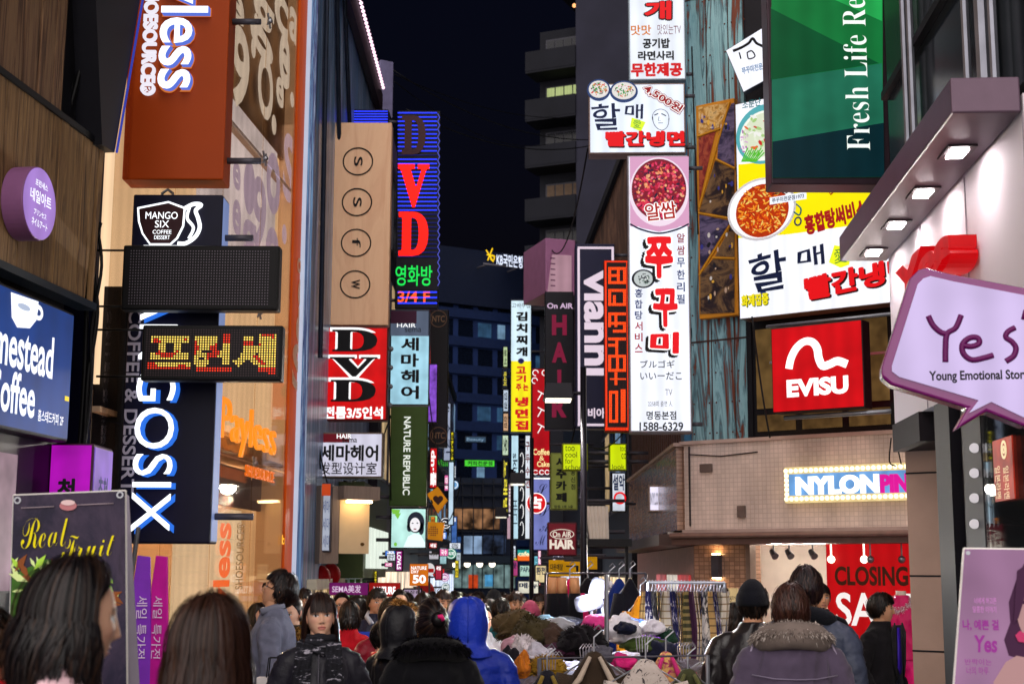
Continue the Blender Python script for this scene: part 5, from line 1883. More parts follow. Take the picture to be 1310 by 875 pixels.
s = hang('lightbox_sign', 'square lime green sign, its words cut at the edge, right of the street pole', (779, 567, 802, 602), 19.4, LIME, mat('#7a8400', .4), .15, arm=830)
s.t('too', (793, 571, 801, 577), INKV, 2).t('co', (795, 580, 801, 587), INKV, 2).t('look', (783, 594, 799, 600), INKV, 2)
s.done()
s = hang('blade_sign', 'maroon square hair salon sign with a cream outlined pill and block letters', (700, 668, 738, 711), 18.6, mat('#7a1428', .5, var=.1), mat('#4a0c1a', .5), .12, arm=800)
CRM = em('#f0e0d0', .8, var=0, sample=False)
s.ring(719, 683, 15.5, 6.5, .9, CRM, 1)
s.t('On AIR', (707, 679.5, 731, 687), CRM, 2, bold=.02).t('HAIR', (703, 690, 735, 702), CRM, 2, bold=.05)
s.done()
for x0, y0, x1, y1, Y, c, lab, tx in ((782, 604, 801, 655, 21, '#e8eefc', 'white banner with blue brush writing and a red stamp behind the lime sign', '설악'), (661, 702, 679, 718, 30, '#28b0a8', 'small teal and orange cafe sign low in the distance', 'cafe'),
                                      (664, 722, 682, 738, 27, '#c8f0e0', 'small pale mint sign with black writing low on the right', 'PAPA'), (654, 716, 663, 737, 34, '#c04888', 'magenta oval sign far down the right row', '옷'), (684, 722, 700, 746, 24, '#ffe8b0', 'cream lit box sign above the far heads', '환전'),
                                      (706, 704, 722, 722, 23, '#f4e8ff', 'white box sign under the maroon hair sign', '네일'), (662, 742, 690, 760, 23.5, '#f8f4e0', 'pale lit menu board above the far heads', '메뉴')):
    s = hang('box_sign', lab, (x0, y0, x1, y1), Y, em(c, .85, var=.2, scale=6), DARK, .15)
    s.t(tx, (x0 + 2, y0 + 3, x1 - 2, y0 + 3 + (y1 - y0) * .4), BLU if c != '#28b0a8' else E('#f8f0c0', .95), 1, bold=.03)
    if c == '#e8eefc':
        s.ring(793, 637, 8, 8, 2.4, REDE, 2)
    if c == '#28b0a8':
        s.r((662, 710, 678, 717), E('#f06820', .9), 1, 'panel')
    s.arm(800 if Y < 26 else 745, (y0 + y1) / 2, GREYM, .02)
    s.done()
# yellow cloth banners over the stall
YC = mat('#e0a800', .7, var=.12)
for x0, y0, x1, y1, lab, tx in ((702, 716, 722, 737, 'short yellow cloth price banner with writing above the leggings', '다운매장'), (722, 718, 742, 737, 'plain yellow cloth banner beside the street pole', 'ㄱ'), (750, 712, 764, 728, 'small folded yellow banner right of the street pole', '')):
    s = hang('banner', lab, (x0, y0, x1, y1), 16, YC, YC, .02, bezel=.002)
    if tx:
        s.t(tx, (x0 + 2, y0 + 5, x1 - 2, y0 + 13), INKV, 1, bold=.02)
    s.mb(GREYM, 'rail').tube([(s.x0 - .1, .01, s.h + .02), (s.x1 + .1, .01, s.h + .02)], .012, 6)
    s.done()

# ---- right row buildings beyond the corner
W7 = Fr((2.32, 27.5, 0), -90)
b6 = thing('commercial_building', 'first building past the corner on the right, dark with brown shutters', 'building', W7.o, W7.yaw)
MB().box(-9, -.1, 0, 8, -1.5, 8.6).build('wall', mat('#1e1a20', .5, var=.3), b6)
MB().box(-9, -.1, -.1, -.01, -1.2, 1.6).build('shop_window', em('#ffe0b0', 1.5, var=.45, scale=1.5), b6)
for k_ in range(5):
    f = MB().box(-8.6 + k_ * 1.7, -7.3 + k_ * 1.7, -.04, -.005, 3, 5).build('window', GREYM, b6)
    MB().box(-8.5 + k_ * 1.7, -7.4 + k_ * 1.7, -.06, -.041, 3.1, 4.9).build('pane', [WIN_D, WIN_L, WIN_D, WIN_C, WIN_D][k_], f)
W8 = Fr((2.0, 37, 0), -90)
b7 = thing('commercial_building', 'farther building in the right row with bright shop windows at street level', 'building', W8.o, W8.yaw)
MB().box(-18, 0, 0, 8, -1.5, 7.6).build('wall', mat('#191a24', .5, var=.3), b7)
MB().box(-18, 0, -.1, -.01, -1.2, 1.6).build('shop_window', em('#e8f0ff', 1.5, var=.45, scale=1.2), b7)
# dark brown timber gable behind the white sign
s = Sign('timber_gable', 'brown boarded gable wall in shadow behind the white noodle sign', 'wall', (762, 196, 835, 335), 21, -18, 1.2, streak_mat(['#2a1c18', '#4a342a', '#6a4c3c'], (12, 12, 1), .7, scale=1), mat('#241a1c', .7), poly=[(800, 190), (850, 190), (850, 345), (752, 345), (752, 318)])
s.mb(DARK, 'beam').tube([(s.uv(800, 192)[0], -.05, s.uv(800, 192)[1]), (s.uv(752, 318)[0], -.05, s.uv(752, 318)[1])], .06, 6)
s.done()

# fan of pale boards and street clutter under the lime signs
t0 = at(766, 689, 18.5)
t = thing('board_fan', 'bundle of upright pale pleated boards on a dark shelf beside the street pole', 'boards', t0)
for i in range(6):
    b = MB().box(-.022, .022, -.01, .01, 0, .42)
    o = b.build('board', mat('#d8ccc0', .6, var=.1), t)
    o.location = (-.10 + i * .042, i * .006, .0)
    o.rotation_euler = (0, -.12 + .02 * i, R(30))
MB().box(-.25, .42, -.1, .3, -.10, -.002).build('shelf', DARK, t)
MB().box(-.2, -.16, .0, .1, -1.9, -.10).box(.34, .38, .0, .1, -1.9, -.10).build('post', DARK, t)

# street poles with lamp arms
def street_pole(label, px, ytop, Y, r, arm_px, arm_y, head_w):
    c = at(px, 700, Y)
    z0 = gz(Y)
    t = thing('street_lamp', label, 'street lamp', (c.x, c.y, z0))
    top = at(px, ytop, Y).z - z0
    MB().tube([(0, 0, 0), (0, 0, top * .5), (0, 0, top)], [r * 1.15, r, r * .9], 14).build('pole', mat('#14121a', .35, .3, var=.1), t, smooth=True)
    e = at(arm_px, arm_y, Y)
    du, z = e.x - c.x, e.z - z0
    MB().tube([(0, 0, z), (du, 0, z)], r * .55, 8).build('arm', mat('#14121a', .35, .3, var=.1), t)
    hx = du
    hd = MB()
    hd.prism([(hx - head_w / 2, z - .07), (hx + head_w / 2, z - .07), (hx + head_w * .44, z + .09), (hx - head_w * .44, z + .09)], -.18, .18)
    hd.build('lamp_head', mat('#1c1a22', .4, .2), t, bevel=.01)
    MB().box(hx - head_w * .42, hx + head_w * .42, -.15, .15, z - .085, z - .072).build('lamp_glass', em('#f4ecd8', 2.5 if r > .035 else .9, var=0), t)
    if r > .033:
        spot(t, (c.x + hx, Y, z + z0 - .12), (c.x + hx - .3, Y - 2.5, 0), 420 if r > .035 else 260, (1, .93, .84), 120, .1)
    MB().tube([(0, 0, 0), (0, 0, .5)], r * 1.7, 14).build('base', mat('#14121a', .4, .3), t)
    return t


street_pole('nearest dark street pole in front of the right signs with a lit flat lamp', 747, 470, 15.0, .037, 714, 503, .32)
street_pole('slim dark street pole behind the red fortune disc with a flat lamp arm', 680, 560, 21, .034, 662, 613, .24)
street_pole('thinnest farthest street pole with a small flat lamp arm', 655, 600, 25, .03, 641, 656, .22)

# ---- near right: cosmetics shop
_pn, _pf = at(1308, 145, 7), at(1137, 345, 10.5)
W3 = Fr((_pn.x, 7, 0), -90 - math.degrees(math.atan2(_pf.x - _pn.x, 3.5)))
ys_ = thing('cosmetics_shop', 'near shop at the right edge with dark frames, lit white wall and red letters', 'building', W3.o, W3.yaw)
UF = -3.5
ZC = _pn.z
MB().box(UF, .02, .0, .3, 2.80, ZC + .1).build('white_wall', mat('#c8c0c4', .75, var=.05, scale=1), ys_)
jm = MB()
for u in (-2.4, -1.2, 0.0):
    jm.box(u, u + .012, -.006, -.0005, 2.8, ZC)
jm.build('wall_joint', mat('#8a8088', .6), ys_)
MB().box(UF - .02, .02, -.36, -.01, ZC, ZC + .19).build('canopy', mat('#5a4856', .35, .2, var=.1), ys_, bevel=.01)
MB().box(UF, .02, .04, 3, ZC + .2, 10).build('upper_glass', mat('#20262a', .15, .2, var=.35, scale=1.2), ys_)
up_ = MB()
for px in (1160, 1168, 1240, 1262, 1275):
    u = W3.uv(px, 40)[0]
    up_.tube([(u, -.02, ZC + .2), (u, -.02, 9.8)], .025 if px != 1262 else .045, 8)
up_.build('pipe', mat('#7a7c86', .35, .6, var=.2), ys_)
ut_ = MB()
for z in (5.3, 6.4, 7.5):
    ut_.box(UF, .02, -.01, .039, z, z + .06)
ut_.build('transom', DARK, ys_)
for (px, py) in ((1224, 180), (1181, 242), (1147, 291), (1118, 333)):
    u = (W3.uv(px, py, .17))[0]
    f = MB().box(u - .13, u + .13, -.25, -.09, ZC - .012, ZC - .001).build('downlight', mat('#3a3034', .4, .4), ys_)
    MB().box(u - .085, u + .085, -.215, -.125, ZC - .018, ZC - .0125).build('lamp', em('#fff2f4', 110, var=0), f)
rl = MB()
u0, u1 = W3.uv(1178, 320)[0], W3.uv(1256, 320)[0]
place_text(rl, 'Yes', u0, u1, W3.uv(1215, 372)[1], W3.uv(1250, 282)[1], y=-.02, th=.16, bold=.06)
rl.build('raised_letters', em('#e80c14', .55, var=.05), ys_)
MB().box(UF, -2.6, -.02, .28, 2.6, 2.80).build('soffit', mat('#151016', .6), ys_)
# ground floor: tan pier, dark frames with round white bolts, window with brick behind
pr0, pr1 = W3.uv(1166, 700)[0], W3.uv(1214, 700)[0]
pier = thing('tan_pier', 'tan panelled pier left of the cosmetics shop frame', 'pier', (at(1191, 700, 10.35).x, 10.35, gz(10.35)), R(-36))
MB().box(-.165, .165, 0, .5, -.2, 3.35).build('panel', mat('#94796a', .5, var=.16, scale=2.5, bump=.08, bscale=120), pier)
gm = MB()
for z in (.35, 1.35, 1.88, 2.62):
    gm.box(-.167, .167, -.004, .02, z, z + .012)
gm.build('joint', DARK, pier)
def ysbox(px0, px1, Yc, z0, z1, y0, y1, m, name, par=None):
    u0, u1 = W3.uv(px0, 720)[0], W3.uv(px1, 720)[0]
    return MB().box(min(u0, u1), max(u0, u1), y0, y1, z0, z1).build(name, m, par or ys_)


FRM = mat('#0e0c14', .5, var=.15)
ysbox(1203, 1222, 9, -.4, 2.8, .0, .25, FRM, 'frame')
ysbox(1224, 1236, 9, -.4, 2.8, .06, .25, mat('#16131c', .5), 'frame')
ysbox(1238, 1262, 9, -.4, 2.8, .0, .25, FRM, 'frame')
kn = MB()
for y in (573, 605, 637, 670):
    u, z = W3.uv(1251, y)
    kn.ball((u, -.02, z), .028, 14, 10)
kn.build('round_bolt', em('#d8d0d4', .75, var=0, sample=False), ys_)  # white bolts of the frame, given a glow though they are no lamps
u0, u1 = W3.uv(1263, 700)[0], .3
MB().box(u0, u1, .9, 1.0, -.4, 1.95).build('brick_wall', grid_mat('#a8482c', '#b8a8a0', .2, .065, .16, .7, .4, offset=.5, var=.3), ys_)
MB().box(u0, u1, .9, 1.0, 1.951, 2.8).build('inner_wall', mat('#6a625a', .7, var=.2), ys_)
MB().box(u0, u1, .1, .9, 2.7, 2.78).build('inner_ceiling', em('#ffe8d0', 1.2, var=.2), ys_)
MB().box(u0, u1, .0, .012, -.4, 2.8).build('pane', glass('#eef2f2', .8), ys_)
pn = MB()
a, b, c, d = W3.rect((1274, 560, 1299, 640))
pn.box(a, b, -.012, -.004, c, d)
o_ = pn.build('poster', em('#d8402c', .55, var=.3, scale=8), ys_)
lt = MB()
for i in range(2):
    a, b, c, d = W3.rect((1277 + i * 11, 596, 1284 + i * 11, 638))
    place_text(lt, '일본라멘', a, b, c, d, y=-.016, rot=-90)
a, b, c, d = W3.rect((1280, 568, 1296, 582))
lt.ring((a + b) / 2, (c + d) / 2, .05, .05, .014, -.018, -.014)
lt.ring((a + b) / 2, (c + d) / 2, .022, .022, .01, -.018, -.014)
lt.build('lettering', E('#f8e0b0', .8), o_)
# speech bubble sign
s = Sign('speech_bubble_sign', 'purple rimmed speech bubble sign with handwritten lettering at the right edge', 'sign', (1128, 342, 1400, 550), 6.3, -10, .0)
pts = [(1175, 345), (1185, 342), (1215, 350), (1420, 388), (1424, 400), (1424, 530), (1418, 540), (1310, 545), (1262, 526), (1222, 550), (1238, 522), (1140, 492), (1128, 482), (1128, 470), (1164, 356)]
inn = [(1181, 357), (1190, 354), (1220, 361), (1412, 398), (1414, 406), (1414, 522), (1408, 530), (1310, 534), (1268, 514), (1240, 528), (1252, 512), (1150, 482), (1141, 475), (1141, 468), (1174, 364)]
PURP = mat('#6c0c60', .22, 0, var=.1, spec=.5)
MB().prism([s.uv(*q) for q in pts], .0, .14).build('case', PURP, s.root, bevel=.012)
MB().prism([s.uv(*q) for q in inn], -.012, -.0005).build('face', em('#d6c2f0', .86, var=.1, scale=2.2), s.root)
PT = mat('#5a0c50', .4, var=0)
s.line([(1187, 405), (1193, 417), (1203, 426), (1211, 428)], 8, PT, 2).line([(1229, 404), (1222, 420), (1211, 428), (1209, 446), (1209, 464)], 8, PT, 2)
s.line([(1229, 442), (1242, 444), (1252, 440), (1250, 433), (1240, 433), (1231, 441), (1232, 453), (1243, 461), (1260, 458), (1270, 455)], 8, PT, 2)
s.line([(1298, 420), (1289, 425), (1286, 432), (1294, 438), (1299, 446), (1296, 456), (1286, 463)], 8, PT, 2)
s.line([(1312, 398), (1309, 410)], 8, PT, 2).line([(1340, 404), (1345, 470)], 8, PT, 2)
s.t('Young Emotional Story', (1188, 474, 1316, 490), INKV, 2, bold=.03)
s.mb(GREYM, 'bracket').tube([(s.uv(1330, 440)[0], .14, s.uv(1330, 440)[1]), (s.uv(1330, 440)[0] + .05, .55, s.uv(1330, 440)[1])], .03, 8)
s.done()
# pink portrait poster on a stand
s = Sign('poster_stand', 'pink portrait poster on a stand at the right edge, a smiling woman and handwritten words', 'poster stand', (1222, 700, 1420, 1160), 5.2, -12, .02, None, WHITEP, poly=[(1232, 700), (1420, 702), (1400, 1180), (1196, 1180)], bezel=.0)
s.p([(1234, 702), (1418, 704), (1398, 1170), (1199, 1170)], em('#d8a0d0', .42, var=.22, scale=2.5), 0, 'print')
HR, SKP = mat('#3a1838', .6, var=0), em('#dca8a8', .5, var=.05, sample=False)
s.p([(1310, 720), (1330, 708), (1390, 716), (1400, 830), (1370, 850), (1318, 846), (1290, 838), (1284, 818), (1292, 796), (1290, 770), (1300, 740)], HR, 1, 'portrait')
s.d(1340, 782, 40, 52, SKP, 2, 'portrait')
s.p([(1298, 812), (1304, 806), (1318, 814), (1314, 822), (1302, 820)], mat('#b03060', .5, var=0), 3, 'portrait')
s.d(1312, 770, 7, 2.5, HR, 3, 'portrait').d(1350, 770, 7, 2.5, HR, 3, 'portrait')
s.p([(1286, 846), (1300, 838), (1330, 844), (1340, 880), (1280, 900), (1270, 872)], SKP, 3, 'portrait')
s.p([(1300, 730), (1320, 716), (1345, 720), (1316, 744), (1302, 790), (1296, 796)], HR, 4, 'portrait')
PV = mat('#8a2a88', .5, var=0)
s.t('너에게 하고픈', (1246, 764, 1274, 772), mat('#b878b8', .5, var=0), 2, bold=.01).t('달콤한 이야기', (1244, 775, 1274, 783), mat('#b878b8', .5, var=0), 2, bold=.01)
s.t('나, 예쁜 걸', (1231, 792, 1277, 806), PV, 2, bold=.03).t('Yes', (1246, 812, 1275, 834), PV, 2, bold=.03, shear=.1)
s.t('반짝이는', (1234, 842, 1268, 850), PV, 2).t('너의 하루', (1236, 852, 1264, 862), PV, 2)
s.mb(GREYM, 'stand').tube([(0, .03, s.h * .8), (0, .5, gz(5.2) - s.o.z)], .012, 8)
MB().tube([(s.uv(1238, 707)[0], -.012, s.uv(1238, 707)[1]), (s.uv(1238, 707)[0], .02, s.uv(1238, 707)[1])], .008, 8).build('grommet', STEEL, s.root)
s.done()
# fruit drink banner, left foreground
s = Sign('banner_stand', 'fruit drink banner on a stand at the left with yellow script and green leaves', 'banner stand', (10, 628, 163, 1150), 5.6, 8, .012, None, WHITEP, poly=[(16, 632), (162, 626), (166, 1150), (0, 1150)], bezel=.0)
s.p([(18, 634), (160, 628), (164, 1148), (2, 1148)], streak_mat(['#0e0a1c', '#1e1832', '#3c3046', '#141022'], (3, 3, 2), .5, scale=1.1, bump=0), 0, 'print')
YS = em('#f0d800', .75, var=0, sample=False)
s.t('𝓡𝓮𝓪𝓵', (28, 662, 88, 700), YS, 4, bold=-.012, tilt=4).t('𝓕𝓻𝓾𝓲𝓽', (80, 684, 147, 712), YS, 4, bold=-.012, tilt=4)
lq = random.Random(8)
LG = [mat('#78c030', .5, var=.1), mat('#b0e048', .5, var=.1), mat('#2c5a14', .5, var=.1), mat('#dcf0a0', .5, var=.1), mat('#8a4a1c', .5, var=.1)]
s.p([(16, 735), (60, 715), (100, 722), (110, 760), (90, 840), (10, 850)], mat('#3c6a1c', .5, var=.5, scale=12), .5, 'printed_foliage')
for i in range(150):
    x, y = lq.uniform(18, 100), lq.uniform(718, 830)
    if lq.random() < .3:
        x, y = lq.uniform(100, 150), lq.uniform(730, 800)
    a_, l_ = lq.uniform(0, PI), lq.uniform(6, 14)
    c_, s_ = math.cos(a_), math.sin(a_)
    s.p([(x - l_ * c_, y - l_ * s_), (x - l_ * .3 * s_, y + l_ * .35 * c_), (x + l_ * c_, y + l_ * s_), (x + l_ * .3 * s_, y - l_ * .35 * c_)], LG[lq.randrange(5)], 1 + (i % 9) * .2, 'printed_leaf', .0008)
for x, y, r_ in ((40, 800, 12), (62, 812, 12), (50, 830, 14)):
    s.d(x, y, r_, r_, mat('#b04a6a', .5, var=.2), 3, 'printed_fruit')
s.d(88, 647, 11, 6, mat('#c07a80', .5, var=0), 3, 'emblem').d(88, 643, 9, 3.5, mat('#e8c8c8', .5, var=0), 4, 'emblem')
s.line([(28, 650), (70, 648)], 1.4, mat('#a898a0', .5, var=0), 3).line([(100, 646), (146, 644)], 1.4, mat('#a898a0', .5, var=0), 3)
s.mb(STEEL, 'stand').tube([(0, .015, s.h * .95), (.0, .45, gz(5.6) - s.o.z)], .012, 8)
for px, py in ((23, 640), (154, 633)):
    q = s.uv(px, py)
    s.mb(STEEL, 'grommet').ring(q[0], q[1], .014, .014, .006, -.014, -.01, seg=14)
s.done()
s = Sign('banner_stand', 'plain pale reverse of a second banner leaning behind the fruit banner', 'banner stand', (163, 628, 178, 1100), 5.9, 40, .012, None, mat('#a8a0b0', .6, var=.1), poly=[(160, 630), (166, 634), (192, 1100), (160, 1100)])
s.mb(STEEL, 'stand').tube([(0, .015, s.h * .9), (0, .45, gz(5.9) - s.o.z)], .01, 8)
s.done()
for x0, x1, lab, c, tl in ((168, 195, 'violet flag banner with folded top by the shoe shop door', '#7a2ab4', 712), (191, 216, 'magenta flag banner beside the violet one', '#c01e94', 712)):
    s = Sign('banner_stand', lab, 'banner stand', (x0, tl, x1, 930), 8.2, 20 if x0 < 180 else -20, .012, None, mat(c, .4, var=.25, scale=5), poly=[(x0 + 8, tl - 2), (x1 - 2, tl), (x1, 960), (x0 - 2, 960), (x0 + 2, tl + 40)])
    s.t('세일 특가전', (x0 + 5, tl + 50, x1 - 8, tl + 130), mat('#e0c8e8', .5, var=0), 1, rot=-90)
    s.mb(BLACK, 'stand').tube([((s.x0 + s.x1) / 2, .02, s.h * .95), ((s.x0 + s.x1) / 2, .06, gz(8.2) - s.o.z)], .012, 8)
    s.done()

# overhead cables across the sky
for i, (a, b, sg) in enumerate((((500, 88, 26), (780, 178, 30), .9), ((505, 96, 27), (735, 150, 40), .6), ((505, 105, 28), (700, 185, 45), 1.0), ((520, 140, 25), (760, 186, 28), .7))):
    cable('thin overhead cable sagging across the night sky between the rows', [at(*a), at(*b)], .010, 'overhead cables', sag=sg * .5)
for i, pts in enumerate((((1140, 560, 14.2), (1138, 590, 14.2), (1146, 596, 14.2)), ((1146, 560, 14.2), (1150, 580, 14.2), (1153, 594, 14.2)))):
    cable('short loose wire dangling from the box by the red square sign', [at(*q) for q in pts], .007, 'dangling wires')

for i, (p0, p1, sg) in enumerate((((885, 60, 17.6), (893, 300, 17.2), .2), ((884, 420, 17), (880, 570, 19), .15), ((800, 550, 18.6), (742, 560, 20.6), .2), ((736, 545, 20.6), (704, 600, 23), .3),
                                  ((752, 190, 17), (706, 320, 24), .5), ((1142, 240, 14.6), (1150, 420, 14.6), .1), ((962, 405, 16.2), (985, 560, 16.2), .1))):
    cable('slack black sign cable hanging between the right row signs', [at(*p0), at(*p1)], .010, 'sign cables of the right row', sag=sg)

# ================================================================ PEOPLE
TMP = bpy.data.scenes.new('workbench')


def remesh(mb, voxel, smooth=6):
    """one continuous skin over overlapping shapes; returns vertex array and faces"""
    me = mb.mesh('tmp')
    o = bpy.data.objects.new('tmp', me)
    TMP.collection.objects.link(o)
    m = o.modifiers.new('r', 'REMESH')
    m.mode = 'VOXEL'
    m.voxel_size = voxel
    if smooth:
        q = o.modifiers.new('s', 'SMOOTH')
        q.iterations = smooth
        q.factor = .5
    with bpy.context.temp_override(scene=TMP, view_layer=TMP.view_layers[0]):
        dg = bpy.context.evaluated_depsgraph_get()
        r = bpy.data.meshes.new_from_object(o.evaluated_get(dg))
    n = len(r.vertices)
    co = np.zeros(n * 3, dtype=np.float32)
    r.vertices.foreach_get('co', co)
    fs = [tuple(p.vertices) for p in r.polygons]
    bpy.data.objects.remove(o)
    bpy.data.meshes.remove(me)
    bpy.data.meshes.remove(r)
    return co.reshape(-1, 3).astype(float), fs


def ell(cx, cy, z, rx, ry, n=20, p=2.3):
    out = []
    for k in range(n):
        t = 2 * PI * k / n
        c, s_ = math.cos(t), math.sin(t)
        r = (abs(c) ** p + abs(s_) ** p) ** (-1 / p)
        out.append((cx + rx * r * c, cy + ry * r * s_, z))
    return out


# ---- head
def make_head(seed, man, rows, cols):
    q = random.Random(seed)
    t = np.linspace(-1, 1, cols, endpoint=False)
    ph = PI * np.sign(t) * np.abs(t) ** 1.35
    th = np.linspace(0.02, PI - .02, rows)
    TH, PHI = np.meshgrid(th, ph, indexing='ij')
    dz = np.cos(TH)
    sh = np.sin(TH)
    sl = np.where(dz < 0, np.maximum(-dz, 0), 0)
    sh = np.where(dz < 0, sh ** .80, sh ** .94)
    p = 2.35
    rh = (np.abs(np.sin(PHI)) ** p + np.abs(np.cos(PHI)) ** p) ** (-1 / p)
    jaw = .30 if man else .38
    X = sh * rh * np.sin(PHI) * (.0745 if man else .0715) * (1 - jaw * sl ** 1.7)
    c = -np.cos(PHI)
    front = np.clip(-c, 0, 1)
    Y = sh * rh * c * np.where(c < 0, .088, .102)
    Y = np.where(c > 0, Y * (1 - .42 * sl), Y) - .012 * front * sl ** 2
    Z = dz * .117
    w = np.where(c < -.15, 1.0, 0.0)

    def gs(x0, z0, sx, sz, a, both=False):
        r = np.exp(-((X - x0) / sx) ** 2 - ((Z - z0) / sz) ** 2)
        if both:
            r = r + np.exp(-((X + x0) / sx) ** 2 - ((Z - z0) / sz) ** 2)
        return a * r * w
    D = np.zeros_like(X)
    nz = np.clip((.018 - Z) / .05, 0, 1)
    prof = np.where(Z > -.034, .003 + .017 * nz ** 1.2, .020 * np.clip(1 - (-.034 - Z) / .011, 0, 1))
    prof = prof * (Z < .022)
    D += w * prof * np.exp(-(X / (.0075 + .004 * nz)) ** 2)
    D += gs(.012, -.036, .006, .006, .006, True)
    D += gs(.031, .006, .016, .011, -.0085, True)
    D += gs(.031, .002, .010, .0065, .0045, True)
    D += gs(.028, .024, .020, .007, .003, True)
    D += gs(.043, -.020, .018, .016, .004, True)
    D += gs(0, -.0575, .017, .0045, .0055)
    D += gs(0, -.0690, .015, .005, .0065)
    D += gs(0, -.0632, .020, .0018, -.003)
    D += gs(0, -.098, .018, .012, .006)
    Y = Y - D
    V = np.stack([X, Y, Z], -1)
    base = np.array(lin('#e2b094')) * q.uniform(.86, 1.06) if not man else np.array(lin('#d09a78')) * q.uniform(.85, 1.05)
    C = np.ones(X.shape + (4,))
    C[..., :3] = base
    bl = np.exp(-((np.abs(X) - .04) / .017) ** 2 - ((Z + .025) / .016) ** 2) * w
    C[..., :3] = C[..., :3] * (1 - .25 * bl[..., None]) + np.array((.62, .20, .17)) * (.25 * bl[..., None])
    f = (c < -.2)

    def paint(mask, col, k=1.0):
        m = (mask & f)
        C[m, :3] = C[m, :3] * (1 - k) + np.array(col) * k
    ax = np.abs(X)
    lipc = (.42, .16, .14) if man else (.50, .12, .12)
    lipw = .023
    paint((np.abs(Z + .0632) < .0115 * np.sqrt(np.clip(1 - (X / lipw) ** 2, 0, 1))) & (ax < lipw), lipc, .7)
    paint((np.abs(Z + .0632 - .0006) < .0013) & (ax < .021), (.10, .02, .02))
    bc = (.035, .022, .018)
    arch = .0265 - ((ax - .030) / .02) ** 2 * .004
    paint((np.abs(Z - arch) < (.0042 if man else .0030)) & (ax > .013) & (ax < .047), bc, .9)
    ez = .0025 + (ax - .031) * .10
    hh = .0062 * np.sqrt(np.clip(1 - ((ax - .031) / .0155) ** 2, 0, 1))
    eye = (np.abs(Z - ez) < hh) & (np.abs(ax - .031) < .0155)
    paint(eye, (.66, .62, .60))
    paint(eye & ((ax - .031) ** 2 + (Z - ez) ** 2 < .0062 ** 2), (.012, .008, .006))
    paint((Z - ez > hh - .0012) & (Z - ez < hh + .0024) & (np.abs(ax - .031) < .0175), (.02, .012, .010))
    paint((np.abs(Z + .0415) < .0022) & (np.abs(ax - .008) < .0038), (.16, .06, .05))
    n, m = rows, cols
    vs = V.reshape(-1, 3)
    cs = C.reshape(-1, 4)
    fs = []
    for i in range(n - 1):
        a = i * m
        for k in range(m):
            k2 = (k + 1) % m
            fs.append((a + k, a + m + k, a + m + k2, a + k2))
    fs.append(tuple(range(m)))
    fs.append(tuple((n - 1) * m + k for k in range(m - 1, -1, -1)))
    # ears
    e = MB()
    for sx in (-1, 1):
        b = MB().ball((0, 0, 0), (.009, .020, .031), 14, 10)
        b.xf(Matrix.Translation((sx * .075, .006, -.008)) @ Matrix.Rotation(sx * R(-18), 4, 'Z') @ Matrix.Rotation(R(-10), 4, 'X'))
        e.add(b.v, b.f)
    off = len(vs)
    vs = np.vstack([vs, np.array(e.v)])
    ec = np.ones((len(e.v), 4))
    ec[:, :3] = base * np.array((1.0, .85, .82))
    cs = np.vstack([cs, ec])
    fs += [tuple(i + off for i in f_) for f_ in e.f]
    return vs, fs, cs, base


# ---- hair
HL = ([0, 35, 55, 72, 84, 100, 180], [50, 51, 58, 72, 92, 112, 121])
HLW = ([0, 35, 55, 72, 84, 100, 180], [44, 47, 60, 78, 98, 116, 124])
HR3 = (.0775, .1, .1215)


def surf(th, ph, k=1.0):
    sh, c = math.sin(th), math.cos(th)
    y = -math.cos(ph) * sh
    ry = .100 if y < 0 else .110
    z = c * .1225
    if y > 0 and c < 0:
        y *= (1 - .40 * -c)
    return Vector((sh * math.sin(ph) * .0805 * k, y * ry * k, z * k))


